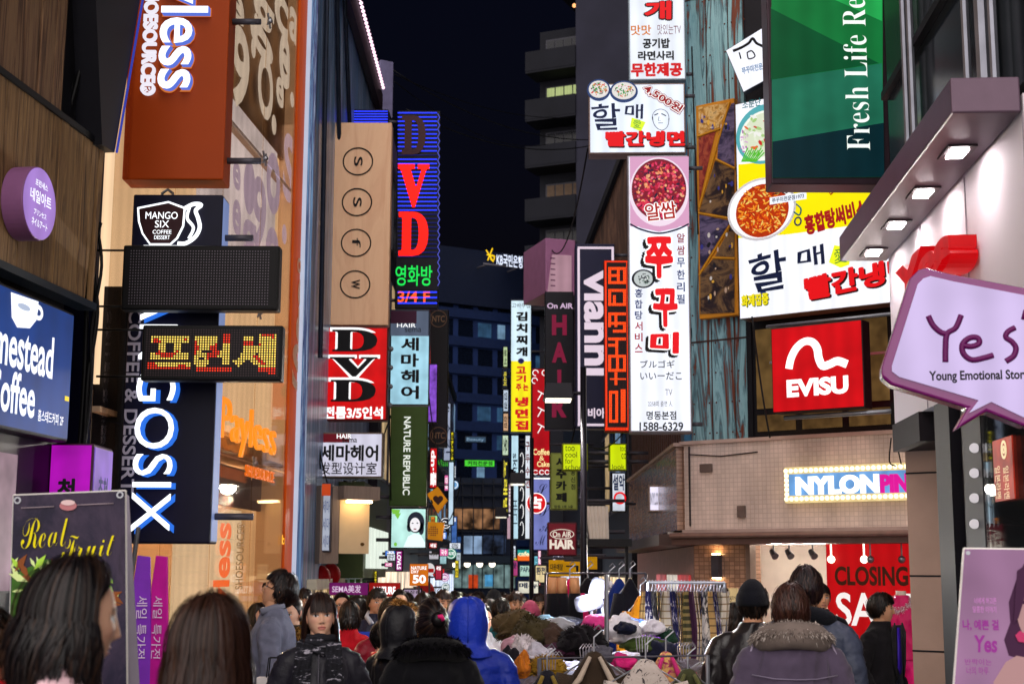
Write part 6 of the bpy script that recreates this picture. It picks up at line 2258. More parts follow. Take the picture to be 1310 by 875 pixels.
def make_hair(seed, style, n, w, col, length=.30, detail=8):
    """scalp cap plus combed ribbons"""
    q = random.Random(seed)
    mb = MB()
    cs = []
    base = np.array(lin(col))
    hl = HLW if style in ('long', 'bob', 'updo') else HL
    # cap
    R_, C_ = 18, 36
    idx = {}
    for i in range(R_ + 1):
        for k in range(C_):
            ph = -PI + 2 * PI * k / C_
            lim = R(np.interp(abs(math.degrees(ph)), *hl))
            th = max(.001, lim * i / R_)
            idx[i, k] = len(mb.v)
            mb.v.append(tuple(surf(th, ph, 1.015 if i < R_ else .97)))
            cs.append(tuple(base * .7) + (1,))
    for i in range(R_):
        for k in range(C_):
            k2 = (k + 1) % C_
            mb.f.append((idx[i, k], idx[i + 1, k], idx[i + 1, k2], idx[i, k2]))
    for j in range(n):
        ph = q.uniform(-PI, PI)
        d = abs(math.degrees(ph))
        lim = R(np.interp(d, *hl))
        cl = noise.noise(Vector((math.cos(ph) * 5, math.sin(ph) * 5, seed * 1.7)))
        thick = 1.025 + q.random() * (.075 if style != 'short' else .10) + .07 * max(0, cl) + (q.uniform(.04, .13) if q.random() < .05 else 0)
        jit = q.uniform(-.15, .15)
        path = []
        if style == 'short':
            th0 = lim * math.sqrt(q.random()) * .95
            L = q.uniform(.035, .065) * (1.25 if d < 60 else .8)
            steps = 4
            dth = L / .11 / steps
            for k in range(steps + 1):
                th = th0 + dth * k
                lift = thick + .02 * math.sin(k / steps * PI)
                phk = ph + jit * k / steps * 1.5
                if th > lim + .18 + (.22 if d < 50 else 0):
                    break
                path.append(surf(th, phk, lift * (1 - .02 * k / steps)))
        elif style == 'updo':
            # everything combed back and up to a knot behind the crown
            th0 = lim * (.55 + .45 * q.random())
            tgt = Vector((0, .105, .03))
            p0 = surf(th0, ph, 1.02)
            for k in range(7):
                t_ = k / 6
                p = p0.lerp(tgt, t_)
                nrm = p.normalized()
                thp = math.acos(max(-1, min(1, p.z / max(1e-6, p.length))))
                php = math.atan2(p.x, -p.y)
                path.append(surf(thp, php, thick * .97 + .02 * math.sin(t_ * PI)))
        else:
            th0 = q.random() ** .7 * lim * .55
            bang = style in ('bangs', 'bob') and d < 48
            leave = R(98)
            zend = (-.06 - length * (1 if style != 'bob' else .35)) * q.uniform(.86, 1.05)
            zb = q.uniform(.026, .052)
            th = th0
            php = ph
            side = 1 if ph > 0 else -1
            k = 0
            while th < leave and k < 14:
                f_ = (th - th0) / max(.05, leave - th0)
                if not bang and d < 74:
                    php = ph + side * (R(76) - abs(ph)) * min(1, f_ * 1.5)
                s_ = surf(th, php + jit * .3 * f_, thick)
                path.append(s_)
                if bang and s_.z < zb:
                    break
                th += .19
                k += 1
            if not bang and path:
                p = path[-1].copy()
                m = detail
                dz = (zend - p.z) / m
                r0 = Vector((p.x, p.y, 0))
                wv, ws = q.uniform(-.012, .012), q.uniform(0, 6)
                for i in range(1, m + 1):
                    t_ = i / m
                    g = 1 + .10 * math.sin(t_ * PI) - .12 * t_
                    path.append(Vector((r0.x * g + wv * math.sin(ws + t_ * 5), r0.y * g + wv * math.cos(ws + t_ * 4) - (.02 * t_ if r0.y < .03 else -.01 * t_), p.z + dz * i)))
        if len(path) < 3:
            continue
        c = base * q.uniform(.4, 1.7) * (1 + .7 * cl) + np.array((.030, .014, .007)) * q.random() ** 4
        n0 = len(mb.v)
        m = len(path)
        for i, p in enumerate(path):
            dr = path[min(i + 1, m - 1)] - path[max(i - 1, 0)]
            nr = Vector((p.x, p.y, max(p.z, -.02)))
            sd_ = dr.cross(nr)
            sd_ = sd_.normalized() if sd_.length > 1e-7 else Vector((1, 0, 0))
            ww = w * (.6 + .4 * math.sin(min(1, (i + 1) / m * 1.4) * PI * .5)) * (1 - .75 * (i / (m - 1)) ** 3) / 2
            mb.v += [tuple(p - sd_ * ww), tuple(p + nr.normalized() * ww * .5), tuple(p + sd_ * ww)]
            cs += [tuple(c) + (1,)] * 3
        for i in range(m - 1):
            a = n0 + i * 3
            mb.f += [(a, a + 1, a + 4, a + 3), (a + 1, a + 2, a + 5, a + 4)]
    if style == 'updo':
        b = MB().ball((0, .118, .03), (.042, .035, .042), 16, 12)
        o = len(mb.v)
        mb.v += b.v
        mb.f += [tuple(i + o for i in f_) for f_ in b.f]
        cs += [tuple(base * .9) + (1,)] * len(b.v)
    mb.c = cs
    return mb


def fur(pts, nrm, n, ln, cols, seed, w=.006, droop=.35):
    """short hair tufts standing off a line of points"""
    q = random.Random(seed)
    mb = MB()
    cs = []
    for j in range(n):
        i = q.random() * (len(pts) - 1)
        a, f_ = int(i), i - int(i)
        p = pts[a].lerp(pts[a + 1], f_)
        nn = nrm[a].lerp(nrm[a + 1], f_)
        d = (nn + Vector((q.gauss(0, .55), q.gauss(0, .55), q.gauss(0, .55)))).normalized()
        p = p + d * q.uniform(0, .015)
        L = ln * q.uniform(.6, 1.25)
        s_ = d.orthogonal().normalized()
        s_.rotate(Matrix.Rotation(q.uniform(0, 6.28), 3, d))
        e = p + d * L * .6 + Vector((0, 0, -droop * L * .2))
        e2 = p + d * L + Vector((0, 0, -droop * L))
        o = len(mb.v)
        mb.v += [tuple(p - s_ * w / 2), tuple(p + s_ * w / 2), tuple(e + s_ * w / 2.4), tuple(e - s_ * w / 2.4), tuple(e2)]
        mb.f += [(o, o + 1, o + 2, o + 3), (o + 3, o + 2, o + 4)]
        c = np.array(lin(cols[q.randrange(len(cols))])) * q.uniform(.75, 1.2)
        cs += [tuple(c) + (1,)] * 5
    mb.c = cs
    return mb


# ---- bodies and clothes (standing height 1.70 before scaling)
_B = {}
ARM0 = ((.20, .012, 1.355), (.265, .035, 1.09), (.25, -.07, .86))


def arms_of(pose, side):
    a = pose.get('arms', {}).get(side) if pose else None
    if a:
        return [Vector(p) for p in a]
    return [Vector((side * p[0], p[1], p[2])) for p in ARM0]


def hand_mb(wrist, direction, side, curl=.5):
    """palm, four unequal bent fingers and a thumb leaving the side of the palm"""
    b = MB()
    b.tube([(0, 0, .01), (0, 0, -.03), (0, 0, -.07), (0, 0, -.088)], [.020, .030, .036, .030], 10)
    b.v = [(x, y * .5, z) for x, y, z in b.v]
    for i, (x, L) in enumerate(((-.026, .070), (-.009, .080), (.009, .075), (.026, .058))):
        c = curl
        p0 = Vector((x, 0, -.080))
        p1 = p0 + Vector((0, -math.sin(c * .5), -math.cos(c * .5))) * L * .45
        p2 = p1 + Vector((0, -math.sin(c * 1.2), -math.cos(c * 1.2))) * L * .32
        p3 = p2 + Vector((0, -math.sin(c * 1.8), -math.cos(c * 1.8))) * L * .23
        b.tube([p0, p1, p2, p3], [.0088, .0082, .0075, .0058], 8)
    p0 = Vector((side * .028, -.004, -.028))
    b.tube([p0, p0 + Vector((side * .022, -.012, -.026)), p0 + Vector((side * .026, -.022, -.056))], [.011, .0095, .007], 8)
    d = Vector(direction).normalized()
    q = Vector((0, 0, -1)).rotation_difference(d).to_matrix().to_4x4()
    b.xf(Matrix.Translation(wrist) @ q)
    return b


def body_mesh(pose_key, pose, man):
    k = ('body', pose_key, man)
    if k in _B:
        return _B[k]
    b = MB()
    w = 1.0 if man else .92
    b.loft([ell(0, .01, .80, .145 * w, .10), ell(0, .01, .92, .165 * w, .115), ell(0, 0, 1.07, .14 * w, .095), ell(0, 0, 1.26, .165 * w, .105), ell(0, .01, 1.38, .145 * w, .08), ell(0, .012, 1.44, .07, .06), ell(0, .01, 1.50, .056, .056), ell(0, .005, 1.56, .054, .056)])
    for s_ in (-1, 1):
        a = arms_of(pose, s_)
        b.tube([a[0] * .97, a[0].lerp(a[1], .5), a[1], a[2]], [.052, .046, .040, .028], 12)
        h = a[2] + (a[2] - a[1]).normalized() * .005
        hb = hand_mb(h, a[2] - a[1] + Vector((0, -.05, -.02)), -s_)
        b.add(hb.v, hb.f)
        L = pose.get('step', 0) * s_ if pose else 0
        b.tube([(s_ * .085, .01, .88), (s_ * .088, -.005 - L * .5, .48), (s_ * .092, .02 - L, .09)], [.085, .056, .040], 14)
        b.tube([(s_ * .092, .05 - L, .045), (s_ * .098, -.05 - L, .04), (s_ * .10, -.14 - L, .03)], [.038, .040, .026], 12)
    co, fs = remesh(b, .0095, 2)
    _B[k] = (co, fs)
    return _B[k]


def cloth_mesh(kind, pose_key, pose, man, hem, puff, quilt, seed):
    k = (kind, pose_key, man, hem, puff, quilt, seed % 5)
    if k in _B:
        return _B[k]
    b = MB()
    w = (1.0 if man else .90) + puff * 2
    t = 1 + puff * 3
    if kind == 'coat':
        fl = .02 if hem < .75 else 0
        b.loft([ell(0, .01, hem, (.205 + fl) * w, (.15 + fl) * t, 26), ell(0, .01, hem + .1, .205 * w, .15 * t, 26), ell(0, 0, 1.06, .192 * w, .140 * t, 26), ell(0, -.003, 1.25, .208 * w, .150 * t, 26), ell(0, .008, 1.34, .196 * w, .135 * t, 26), ell(0, .012, 1.40, .150 * w, .105 * t, 26), ell(0, .012, 1.445, .095, .085, 26), ell(0, .008, 1.49, .078, .078, 26)])
        for s_ in (-1, 1):
            a = arms_of(pose, s_)
            a0 = a[0].copy()
            a0.x *= w * .98
            r = 1 + puff * 4
            b.tube([(s_ * .07, .012, 1.392), (s_ * .135 * w, .012, 1.375), (a0.x * .93, a0.y, 1.345), (a0.x * 1.04, a0.y, 1.30), a0.lerp(a[1], .5), a[1], a[1].lerp(a[2], .5), a[2]], [.050, .062 * r, .074 * r, .074 * r, .068 * r, .060 * r, .057 * r, .050 * r], 16)
    else:
        b.loft([ell(0, .01, .78, .155, .115), ell(0, .01, .88, .175, .125), ell(0, .005, 1.02, .155, .11)])
        for s_ in (-1, 1):
            L = pose.get('step', 0) * s_ if pose else 0
            b.tube([(s_ * .088, .01, .88), (s_ * .09, -.005 - L * .5, .48), (s_ * .093, .015 - L, .10)], [.098, .074, .062], 16)
    co, fs = remesh(b, .0115 if kind == 'coat' else .018, 5)
    sd_ = seed % 5 * 7.3
    for i in range(len(co)):
        x, y, z = co[i]
        nrm = Vector((x, y, 0))
        if abs(x) > .22:
            nrm = Vector((x - math.copysign(.25, x), y, 0))
        if nrm.length > 1e-5:
            nrm.normalize()
        if quilt:
            d = .011 * (abs(math.sin((z + .012 * noise.noise(Vector((x * 6, y * 6, sd_)))) * PI / quilt)) ** .5 - .6) + .007 * (.5 - abs(noise.noise(Vector((x * 16, y * 16, z * 26 + sd_))))) + .004 * noise.noise(Vector((x * 30, y * 30, z * 45 + sd_)))
        else:
            stz = 16 if abs(x) > .21 else 5
            v = noise.noise(Vector((x * 13 + sd_, y * 13, z * stz)))
            v2 = noise.noise(Vector((x * 30, y * 30 + sd_, z * 18 + x * 12)))
            d = .011 * (.5 - abs(v)) * 2 - .006 + .004 * v2
        co[i, 0] += nrm.x * d
        co[i, 1] += nrm.y * d
    _B[k] = (co, fs)
    return _B[k]


SKIN = vcol(.55, .2, .12)
HAIRM = vcol(.32, .22)
FURM = vcol(.85, .05)
SHOE = mat('#15110f', .35)
CLOTH = {}


def cloth(c, kind='wool'):
    if kind == 'leather':
        return mat(c, .28, bump=.15, bscale=90, var=.2, spec=.45)
    if kind == 'nylon':
        return mat(c, .46, bump=.25, bscale=45, var=.2, spec=.22)
    if kind == 'suede':
        return mat(c, .9, bump=.2, bscale=220, var=.22, scale=9, sheen=.15, spec=.1)
    return mat(c, .9, bump=.35, bscale=260, var=.22, scale=14, sheen=.06, spec=.08)


def put(name, co, fs, m, parent, s=1.0, cols=None, smooth=True):
    b = MB()
    b.v = (np.asarray(co) * s).tolist()
    b.f = fs
    b.c = cols
    return b.build(name, m, parent, smooth)


def xform(co, M):
    a = np.asarray(co)
    return a @ np.array(M.to_3x3()).T + np.array(M.translation)


def person(label, px, ytop, d, hdg, man=False, hair='long', haircol='#120c0a', coat='#1a1a20', kind='wool', hem=.62, puff=0.0, quilt=0, seed=0, hy=0, hp=0, hr=0,
           trousers='#1a1c26', length=.30, fine=1, pose=None, pose_key='std', scarf=None, glasses=False, hat=None, hood=None, furcol=None, collar=None, height=None, extra=None, hn=None, hw=None, group=None):
    c = at(px, ytop, d)
    g0 = gz(d)
    H = height or (c.z - g0)
    s = H / 1.725
    root = thing('person', label, 'person', (c.x, d, g0), R(hdg), group)
    if height is None and (s < .86 or s > 1.13):
        print('PERSON SCALE', round(s, 2), label)
    co, fs = body_mesh(pose_key, pose, man)
    hv, hf, hc, base = make_head(seed, man, *((92, 120) if fine > 1 else (64, 84) if fine else (36, 48)))
    HM = Matrix.Translation((0, .008, 1.475)) @ Euler((R(hp), R(hr), R(hy)), 'ZXY').to_matrix().to_4x4() @ Matrix.Translation((0, -.014, .112))
    hv = xform(hv, HM)
    cols = np.ones((len(co) + len(hv), 4))
    cols[:len(co), :3] = base
    cols[len(co):] = hc
    n0 = len(co)
    put('body', np.vstack([co, hv]), fs + [tuple(i + n0 for i in f) for f in hf], SKIN, root, s, cols)
    # clothes
    cc, cf = cloth_mesh('trousers', pose_key, pose, man, 0, 0, 0, seed)
    put('trousers', cc, cf, cloth(trousers), root, s)
    sb = MB()
    for k in (-1, 1):
        L = pose.get('step', 0) * k if pose else 0
        sb.loft([ell(k * .095, -.045 - L, .0, .052, .145, 16), ell(k * .095, -.045 - L, .03, .054, .15, 16), ell(k * .095, -.04 - L, .065, .048, .125, 16), ell(k * .093, .02 - L, .11, .045, .05, 16)])
    for k in (-1, 1):
        h = MB()
        h.v = sb.v[:64] if k < 0 else sb.v[64:]
        h.f = [f for f in sb.f if max(f) < 64] if k < 0 else [tuple(i - 64 for i in f) for f in sb.f if min(f) >= 64]
        put('shoe', h.v, h.f, SHOE, root, s)
    cc, cf = cloth_mesh('coat', pose_key, pose, man, hem, puff, quilt, seed)
    put('coat', cc, cf, cloth(coat, kind), root, s)
    # hair
    if hair:
        st = hair
        n = hn or (900 if fine > 1 else 420 if fine else 170)
        w = hw or (.0085 if fine > 1 else .012 if fine else .02)
        if st == 'short':
            n = int(n * 1.5)
        hb = make_hair(seed, st, n, w, haircol, length)
        put('hair', xform(hb.v, HM), hb.f, HAIRM, root, s, hb.c)
    if glasses:
        gb = MB()
        for k in (-1, 1):
            gb.tube([(k * (.031 + .021 * math.cos(t_ * PI / 8)), -.102, .002 + .016 * math.sin(t_ * PI / 8)) for t_ in range(17)], .0022, 6)
            gb.tube([(k * .052, -.10, .006), (k * .072, -.06, .006), (k * .08, .01, .002)], .002, 6)
        gb.tube([(-.010, -.103, .004), (0, -.106, .007), (.010, -.103, .004)], .002, 6)
        gb.xf(HM)
        put('glasses', gb.v, gb.f, mat('#0c0a0c', .25, var=0), root, s)
    if hat:
        hb = MB()
        C_ = 72
        rings = []
        for i in range(15):
            th = R(4 + i * 6.6)
            rings.append([tuple(surf(th, -PI + 2 * PI * k / C_, 1.09 + .022 * (k % 2) + (.05 if i > 9 else 0) + .03 * max(0, 1 - i / 5)) + Vector((0, .012 + .012 * (i / 14), .008))) for k in range(C_)])
        hb.loft(rings)
        hb.xf(HM)
        put('hat', hb.v, hb.f, cloth(hat), root, s)
    if hood:
        C_ = 48
        prof = [(.150, .015), (.146, .05), (.132, .082), (.105, .106), (.065, .120), (.02, .126), (-.03, .126), (-.075, .122), (-.108, .116), (-.125, .120), (-.142, .134), (-.165, .152), (-.190, .165)]
        rings = []
        for i, (zz, rad) in enumerate(prof):
            rr = []
            op = R(138 - 10 * (i < 3)) if i < 9 else R(138 + (i - 8) * 9)
            for k in range(C_ + 1):
                a = -op + 2 * op * k / C_
                crease = abs(noise.noise(Vector((a * 1.7 + seed, zz * 16, seed * .3))))
                rq = rad * (1 - .11 * crease * (1 if i > 1 else .3) - .03 * abs(noise.noise(Vector((a * 5, zz * 40, seed)))))
                rr.append((math.sin(a) * rq, math.cos(a) * rq * 1.10 + .012, zz + .012 * noise.noise(Vector((a * 2, zz * 9, seed + 4)))))
            rings.append(rr)
        n = C_ + 1
        vs = [p for r in rings for p in r]
        fs2 = [(i * n + k, i * n + k + 1, (i + 1) * n + k + 1, (i + 1) * n + k) for i in range(len(prof) - 1) for k in range(n - 1)]
        fs2.append(tuple(range(n)))
        b0 = MB().add(vs, fs2)
        b0.xf(HM)
        put('hood', b0.v, b0.f, cloth(hood, kind), root, s)
        seam = MB().tube([HM @ Vector((0, prof[i][1] * 1.10 + .0145, prof[i][0])) for i in range(2, 9)], .0035, 6)
        put('hood_seam', seam.v, seam.f, cloth(hood, kind), root, s)
        rings[0] = [rings[i][0] for i in range(9, -1, -1)] + rings[0][1:-1] + [rings[i][-1] for i in range(10)]
        if furcol:
            lp = [HM @ Vector(p) for p in rings[0]]
            nn = [((HM @ Vector(p)) - (HM @ Vector((0, .05, 0)))).normalized() for p in rings[0]]
            fb = fur(lp, nn, 1500, .045, furcol, seed)
            put('fur_trim', fb.v, fb.f, FURM, root, s, fb.c)
    if collar:
        cols_, r1, n_, ln = collar
        ts = np.linspace(-PI * .42, PI * 1.42, 40)
        pts = [Vector(((.118 + r1 * .3) * math.cos(t_), .018 + (.088 + r1 * .3) * math.sin(t_), 1.435 + .035 * math.sin(t_))) for t_ in ts]
        cb_ = MB().tube([tuple(p) for p in pts], [r1 * (.75 + .35 * math.sin(PI * i / 39)) for i in range(40)], 12)
        o_ = put('collar', cb_.v, cb_.f, cloth(cols_[0]), root, s)
        nn = [Vector((math.cos(t_), math.sin(t_), .35)).normalized() for t_ in ts]
        fp = [p + n * r1 * .6 for p, n in zip(pts, nn)]
        fb = fur(fp, nn, n_, ln, cols_, seed, droop=.5)
        fb2 = fur([p + Vector((0, 0, r1 * .7)) for p in pts], [Vector((0, 0, 1))] * 40, n_ // 2, ln, cols_, seed + 1)
        o2 = len(fb.v)
        fb.v += fb2.v
        fb.f += [tuple(i + o2 for i in f) for f in fb2.f]
        fb.c += fb2.c
        put('fur', fb.v, fb.f, FURM, o_, s, fb.c)
    if scarf:
        sc = MB()
        for k in range(3):
            ts = np.linspace(0, 2 * PI, 40)
            sc.tube([((.080 + .014 * k) * math.cos(t_), .006 + (.074 + .014 * k) * math.sin(t_), 1.468 - .024 * k - .016 * math.sin(t_ + k) + .004 * math.sin(t_ * 7 + k)) for t_ in ts], .022, 10, False)
        o_ = put('scarf', sc.v, sc.f, scarf, root, s)
        if pose and pose.get('scarf_ends'):
            for k, zz in ((-1, 1.14), (1, 1.08)):
                e = MB()
                rows_ = []
                for i in range(14):
                    f_ = i / 13
                    z = 1.46 - f_ * (1.46 - zz)
                    yb = -.135 - .05 * math.sin(min(1, f_ * 2.2) * PI / 2) + .02 * f_
                    rows_.append([(k * (.075 + .025 * f_) + u * (.042 + .010 * f_), yb + .010 * math.sin(u * 6 + f_ * 4) - .008 * (1 - u * u), z + .01 * u * k) for u in np.linspace(-1, 1, 12)])
                nn = 12
                vs = [p for r in rows_ for p in r]
                e.add(vs, [(i * nn + j, i * nn + j + 1, (i + 1) * nn + j + 1, (i + 1) * nn + j) for i in range(13) for j in range(11)])
                put('scarf_end', e.v, e.f, scarf, o_, s)
                fr = MB()
                for j in range(14):
                    u = -1 + 2 * j / 13
                    fr.tube([(k * .098 + u * .050, -.165, zz), (k * .098 + u * .051, -.166, zz - .05)], .004, 5)
                put('fringe', fr.v, fr.f, scarf, o_, s)
    if extra:
        extra(root, s, HM)
    return root


def band(root, s, pts, r, m, name, flat=1.0):
    b = MB().tube(pts, r, 8)
    return put(name, b.v, b.f, m, root, s)


# ---- the crowd, near to far
def p1x(root, s, HM):
    pass


person('woman at the left front with long black hair and a pale pink coat', 90, 708, 3.3, 122, hair='long', haircol='#0d0a0d', coat='#c9a8b0', hem=.7, seed=3, fine=2, length=.10, hn=2300, hw=.005, hp=4, hy=-4)
person('woman with long dark brown hair at the bottom left, face hidden, second from the left', 268, 756, 3.4, 168, hair='long', haircol='#241410', coat='#2a2024', seed=4, fine=2, length=.34, hn=2300, hw=.0045, hy=-8)
person('person in a red coat cut off at the left edge of the picture', -16, 775, 4.6, 150, hair='short', coat='#c01420', kind='nylon', hem=.8, puff=.02, quilt=.09, seed=9, fine=1, man=True)


def specs_collar(root, s, HM):
    band(root, s, [(-.08, -.06, 1.46), (-.05, .07, 1.50), (.05, .07, 1.50), (.08, -.06, 1.46)], .022, cloth('#7a7c8c'), 'collar')


person('young man in glasses and a grey jacket, head tipped back looking up', 350, 727, 10.0, -88, man=True, hair='short', haircol='#0e0a0c', coat='#686a7c', hem=.80, seed=12, fine=2, hp=-22, glasses=True, extra=specs_collar)
person('woman with hair tied up looking down, olive parka with a tawny fur collar', 374, 757, 10.8, -4, hair='updo', haircol='#120c0c', coat='#3c362a', hem=.7, puff=.01, seed=14, fine=2, hp=14, hy=-14, collar=(('#8a6230', '#b08a48', '#5a3e20'), .045, 1500, .05))
CHECK = streak_mat(['#121216', '#1c1c22', '#2a2a32', '#a09ca8'], (10, 10, 34), .9, scale=1.0, bump=.1, pos=[.3, .5, .57, .62])


def scarf_lady(root, s, HM):
    band(root, s, [(0, -.172, 1.40), (0, -.176, 1.2), (0, -.17, 1.0)], .004, GREYM, 'zip')


STR = {'scarf_ends': True}
person('woman with long brown hair and fringe in a dark checked scarf, facing the camera', 411, 757, 8.0, 6, hair='bangs', haircol='#1e1210', coat='#23222a', kind='nylon', hem=.75, seed=16, fine=2, length=.24, hn=1500, hw=.006, hp=-7, hy=8, hr=-3, scarf=CHECK, pose=STR, pose_key='scarf', extra=scarf_lady)
person('woman in glasses with a red scarf among the heads left of centre', 437, 757, 15.5, 14, hair='long', haircol='#140e10', coat='#1c1a20', seed=18, fine=2, glasses=True, scarf=cloth('#b01420'))
person('woman with shoulder length black hair, lit cheek, looking left from the crowd', 457, 761, 14.5, -40, hair='bob', haircol='#0e0a0a', coat='#4a4038', seed=19, fine=2, length=.2)


def sport(root, s, HM):
    for zz, c in ((1.27, '#2a4ac8'), (1.20, '#c8ccd8')):
        b = MB().loft([ell(0, -.003, zz, .213, .154, 26), ell(0, -.003, zz + .06, .211, .153, 26)], caps=False)
        put('panel', b.v, b.f, cloth(c, 'nylon'), root, s)
    band(root, s, [(-.06, -.10, 1.40), (-.09, -.02, 1.46), (-.05, .08, 1.50), (.05, .08, 1.50), (.09, -.02, 1.46), (.06, -.10, 1.40)], .024, cloth('#b8bcc8', 'nylon'), 'collar')


person('young man with a fringe in a navy, blue and white sports jacket, looking ahead', 482, 751, 14.0, 16, man=True, hair='short', haircol='#0d0909', coat='#181c34', kind='nylon', hem=.82, seed=21, fine=2, hy=10, extra=sport)


def beige_collar(root, s, HM):
    band(root, s, [(.04, -.14, 1.33), (-.07, -.11, 1.43), (-.10, .0, 1.49), (-.04, .09, 1.51), (.06, .08, 1.50), (.10, 0, 1.47)], .034, cloth('#c9b4a4', 'suede'), 'collar')


person('youth in a maroon coat with a beige fleece collar, looking right', 500, 762, 10.6, 30, man=True, hair='short', haircol='#0c0808', coat='#7c1024', kind='nylon', hem=.75, puff=.01, seed=23, fine=2, hp=8, hy=14, extra=beige_collar)
person('person in a black hooded parka with a pale brown fur rim, seen from behind', 511, 776, 9.2, 148, hair='short', coat='#141418', kind='nylon', hem=.66, puff=.012, seed=25, fine=1, hood='#16161b', furcol=('#a8763c', '#c89a5c', '#7a5228'))
person('person in a bright red padded jacket between the black hood and the maroon coat', 492, 792, 9.9, 120, hair='short', haircol='#0c0a0a', coat='#c8101c', kind='nylon', hem=.8, puff=.02, quilt=.085, seed=26, fine=1, man=False)


def pink_tie(root, s, HM):
    b = MB().tube([(-.012, .155, .03), (.0, .160, .05), (.014, .152, .045)], .012, 8).xf(HM)
    put('hair_tie', b.v, b.f, mat('#d0206a', .4, var=0), root, s)


person('woman with black hair pinned up by a pink tie and a black fur collar', 553, 765, 7.6, 188, hair='updo', haircol='#0e0a0d', coat='#0e0e12', hem=.5, puff=.02, seed=27, fine=2, hy=14, hn=1200, collar=(('#0c0b0e', '#15131a', '#08080a'), .055, 2200, .045), extra=pink_tie)


def stripes(root, s, HM):
    for k in range(3):
        b = MB().tube([(-.335 - .004 * k, .02 - .03 * k, 1.20), (-.345, .0 - .03 * k, 1.08)], .007, 6)
        put('sleeve_stripe', b.v, b.f, mat('#e8e8f0', .5, var=0), root, s)
        b = MB().tube([(.335 + .004 * k, .02 + .03 * k, 1.24), (.345, .0 + .03 * k, 1.10)], .007, 6)
        put('sleeve_stripe', b.v, b.f, mat('#e8e8f0', .5, var=0), root, s)


person('person in a royal blue padded jacket, hood up, with white sleeve stripes', 598, 766, 8.5, 184, hair=None, coat='#142a8c', kind='nylon', hem=.72, puff=.03, quilt=.10, seed=29, fine=1, hood='#1630a0', extra=stripes, man=True)


def yoke(root, s, HM):
    band(root, s, [(-.205, .10, 1.28), (-.1, .150, 1.265), (0, .158, 1.262), (.1, .150, 1.265), (.205, .10, 1.28)], .0035, cloth('#6d6378', 'suede'), 'seam')
    for k in (-1, 1):
        band(root, s, [(k * .19, .05, 1.425), (k * .215, .075, 1.36), (k * .222, .07, 1.28)], .005, cloth('#8f8498', 'suede'), 'seam')


person('man with brown hair in a purple grey suede jacket with a wide fur collar', 1010, 744, 7.5, 176, man=True, hair='short', haircol='#2a1612', coat='#4a4052', kind='suede', hem=.74, puff=.015, seed=31, fine=2, hn=1500, hy=-5, collar=(('#6e625c', '#9a8e86', '#4a403c', '#bdb2aa'), .062, 3000, .035), extra=yoke)
person('person in a ribbed black knit beanie and black leather jacket, seen from behind', 962, 742, 8.9, 168, man=True, hair='short', haircol='#14100e', coat='#1a1618', kind='leather', hem=.82, seed=33, fine=1, hat='#101118', hy=-8)
person('tall dark haired man in a slate padded jacket behind the fur collared man', 1030, 722, 8.6, 152, man=True, hair='short', haircol='#150c10', coat='#3c4254', kind='nylon', hem=.74, puff=.02, quilt=.14, seed=35, fine=2, hn=1300, collar=(('#15161c', '#1c1d24'), .04, 500, .015))
person('man in a black coat facing the camera, half hidden behind the tall slate jacket', 1049, 745, 14.4, 8, man=True, hair='short', haircol='#100b0a', coat='#15141a', seed=36, fine=2)


def tie(root, s, HM):
    b = MB().prism([(-.02, 1.44), (.02, 1.44), (.032, 1.12), (0, 1.06), (-.032, 1.12)], -.160, -.150)
    put('tie', b.v, b.f, mat('#3a1ea0', .35, var=.1), root, s)
    b = MB().prism([(-.075, 1.46), (.075, 1.46), (.05, 1.06), (.06, .7), (-.06, .7), (-.05, 1.06)], -.152, -.142)
    put('shirt', b.v, b.f, cloth('#12121c'), root, s)
    for k in (-1, 1):
        b = MB().prism([(k * .06, 1.48), (k * .11, 1.40), (k * .09, 1.15), (k * .055, 1.02)], -.163, -.150)
        put('lapel', b.v, b.f, cloth('#1e1c1e'), root, s)


person('man in an open black overcoat with a violet tie by the red sale window', 1126, 757, 12.4, 46, man=True, hair='short', haircol='#0c0909', coat='#1a181b', hem=.5, seed=38, fine=2, hn=1500, hy=30, extra=tie)
person('person in glasses and a black coat in front of the tiled shop pier', 917, 746, 13.2, 60, man=True, hair='short', haircol='#0e0a0a', coat='#17151a', seed=40, fine=2, glasses=True)
person('person with a dark bob between the scarf rack and the black beanie', 938, 770, 12.6, 170, hair='bob', haircol='#0e0a0a', coat='#20202c', seed=41, fine=1)
HANDUP = {'arms': {-1: [(-.20, .012, 1.355), (-.26, -.05, 1.12), (-.05, -.19, 1.42)]}}
person('woman with a brown fringe raising her hand to her mouth beside the clothes heap', 704, 767, 15.0, 4, hair='bangs', haircol='#1a0f0d', coat='#2c3a4a', seed=43, fine=2, length=.14, pose=HANDUP, pose_key='hand')
person('person in a pink knitted beanie bent over the clothes stall', 678, 768, 12.8, 172, hair='bob', haircol='#120c0c', coat='#1c1a20', seed=44, fine=1, hat='#b04a68', hp=12)
person('woman with chin length brown hair facing right beside the stall', 652, 759, 14.6, 70, hair='bob', haircol='#1e120e', coat='#2c1a1c', seed=45, fine=2, length=.22)
person('woman with dark bobbed hair and ochre fur collar, turned right, mid crowd', 625, 765, 14.0, 110, hair='bob', haircol='#110b0b', coat='#3a3228', seed=46, fine=1, collar=(('#8a6a28', '#6a4e20'), .04, 500, .03))
person('person in a black knit cap in the middle distance right of the blue hood', 632, 754, 15.5, 175, hair='short', coat='#1c1c24', seed=47, fine=1, hat='#0e0e12', man=True)
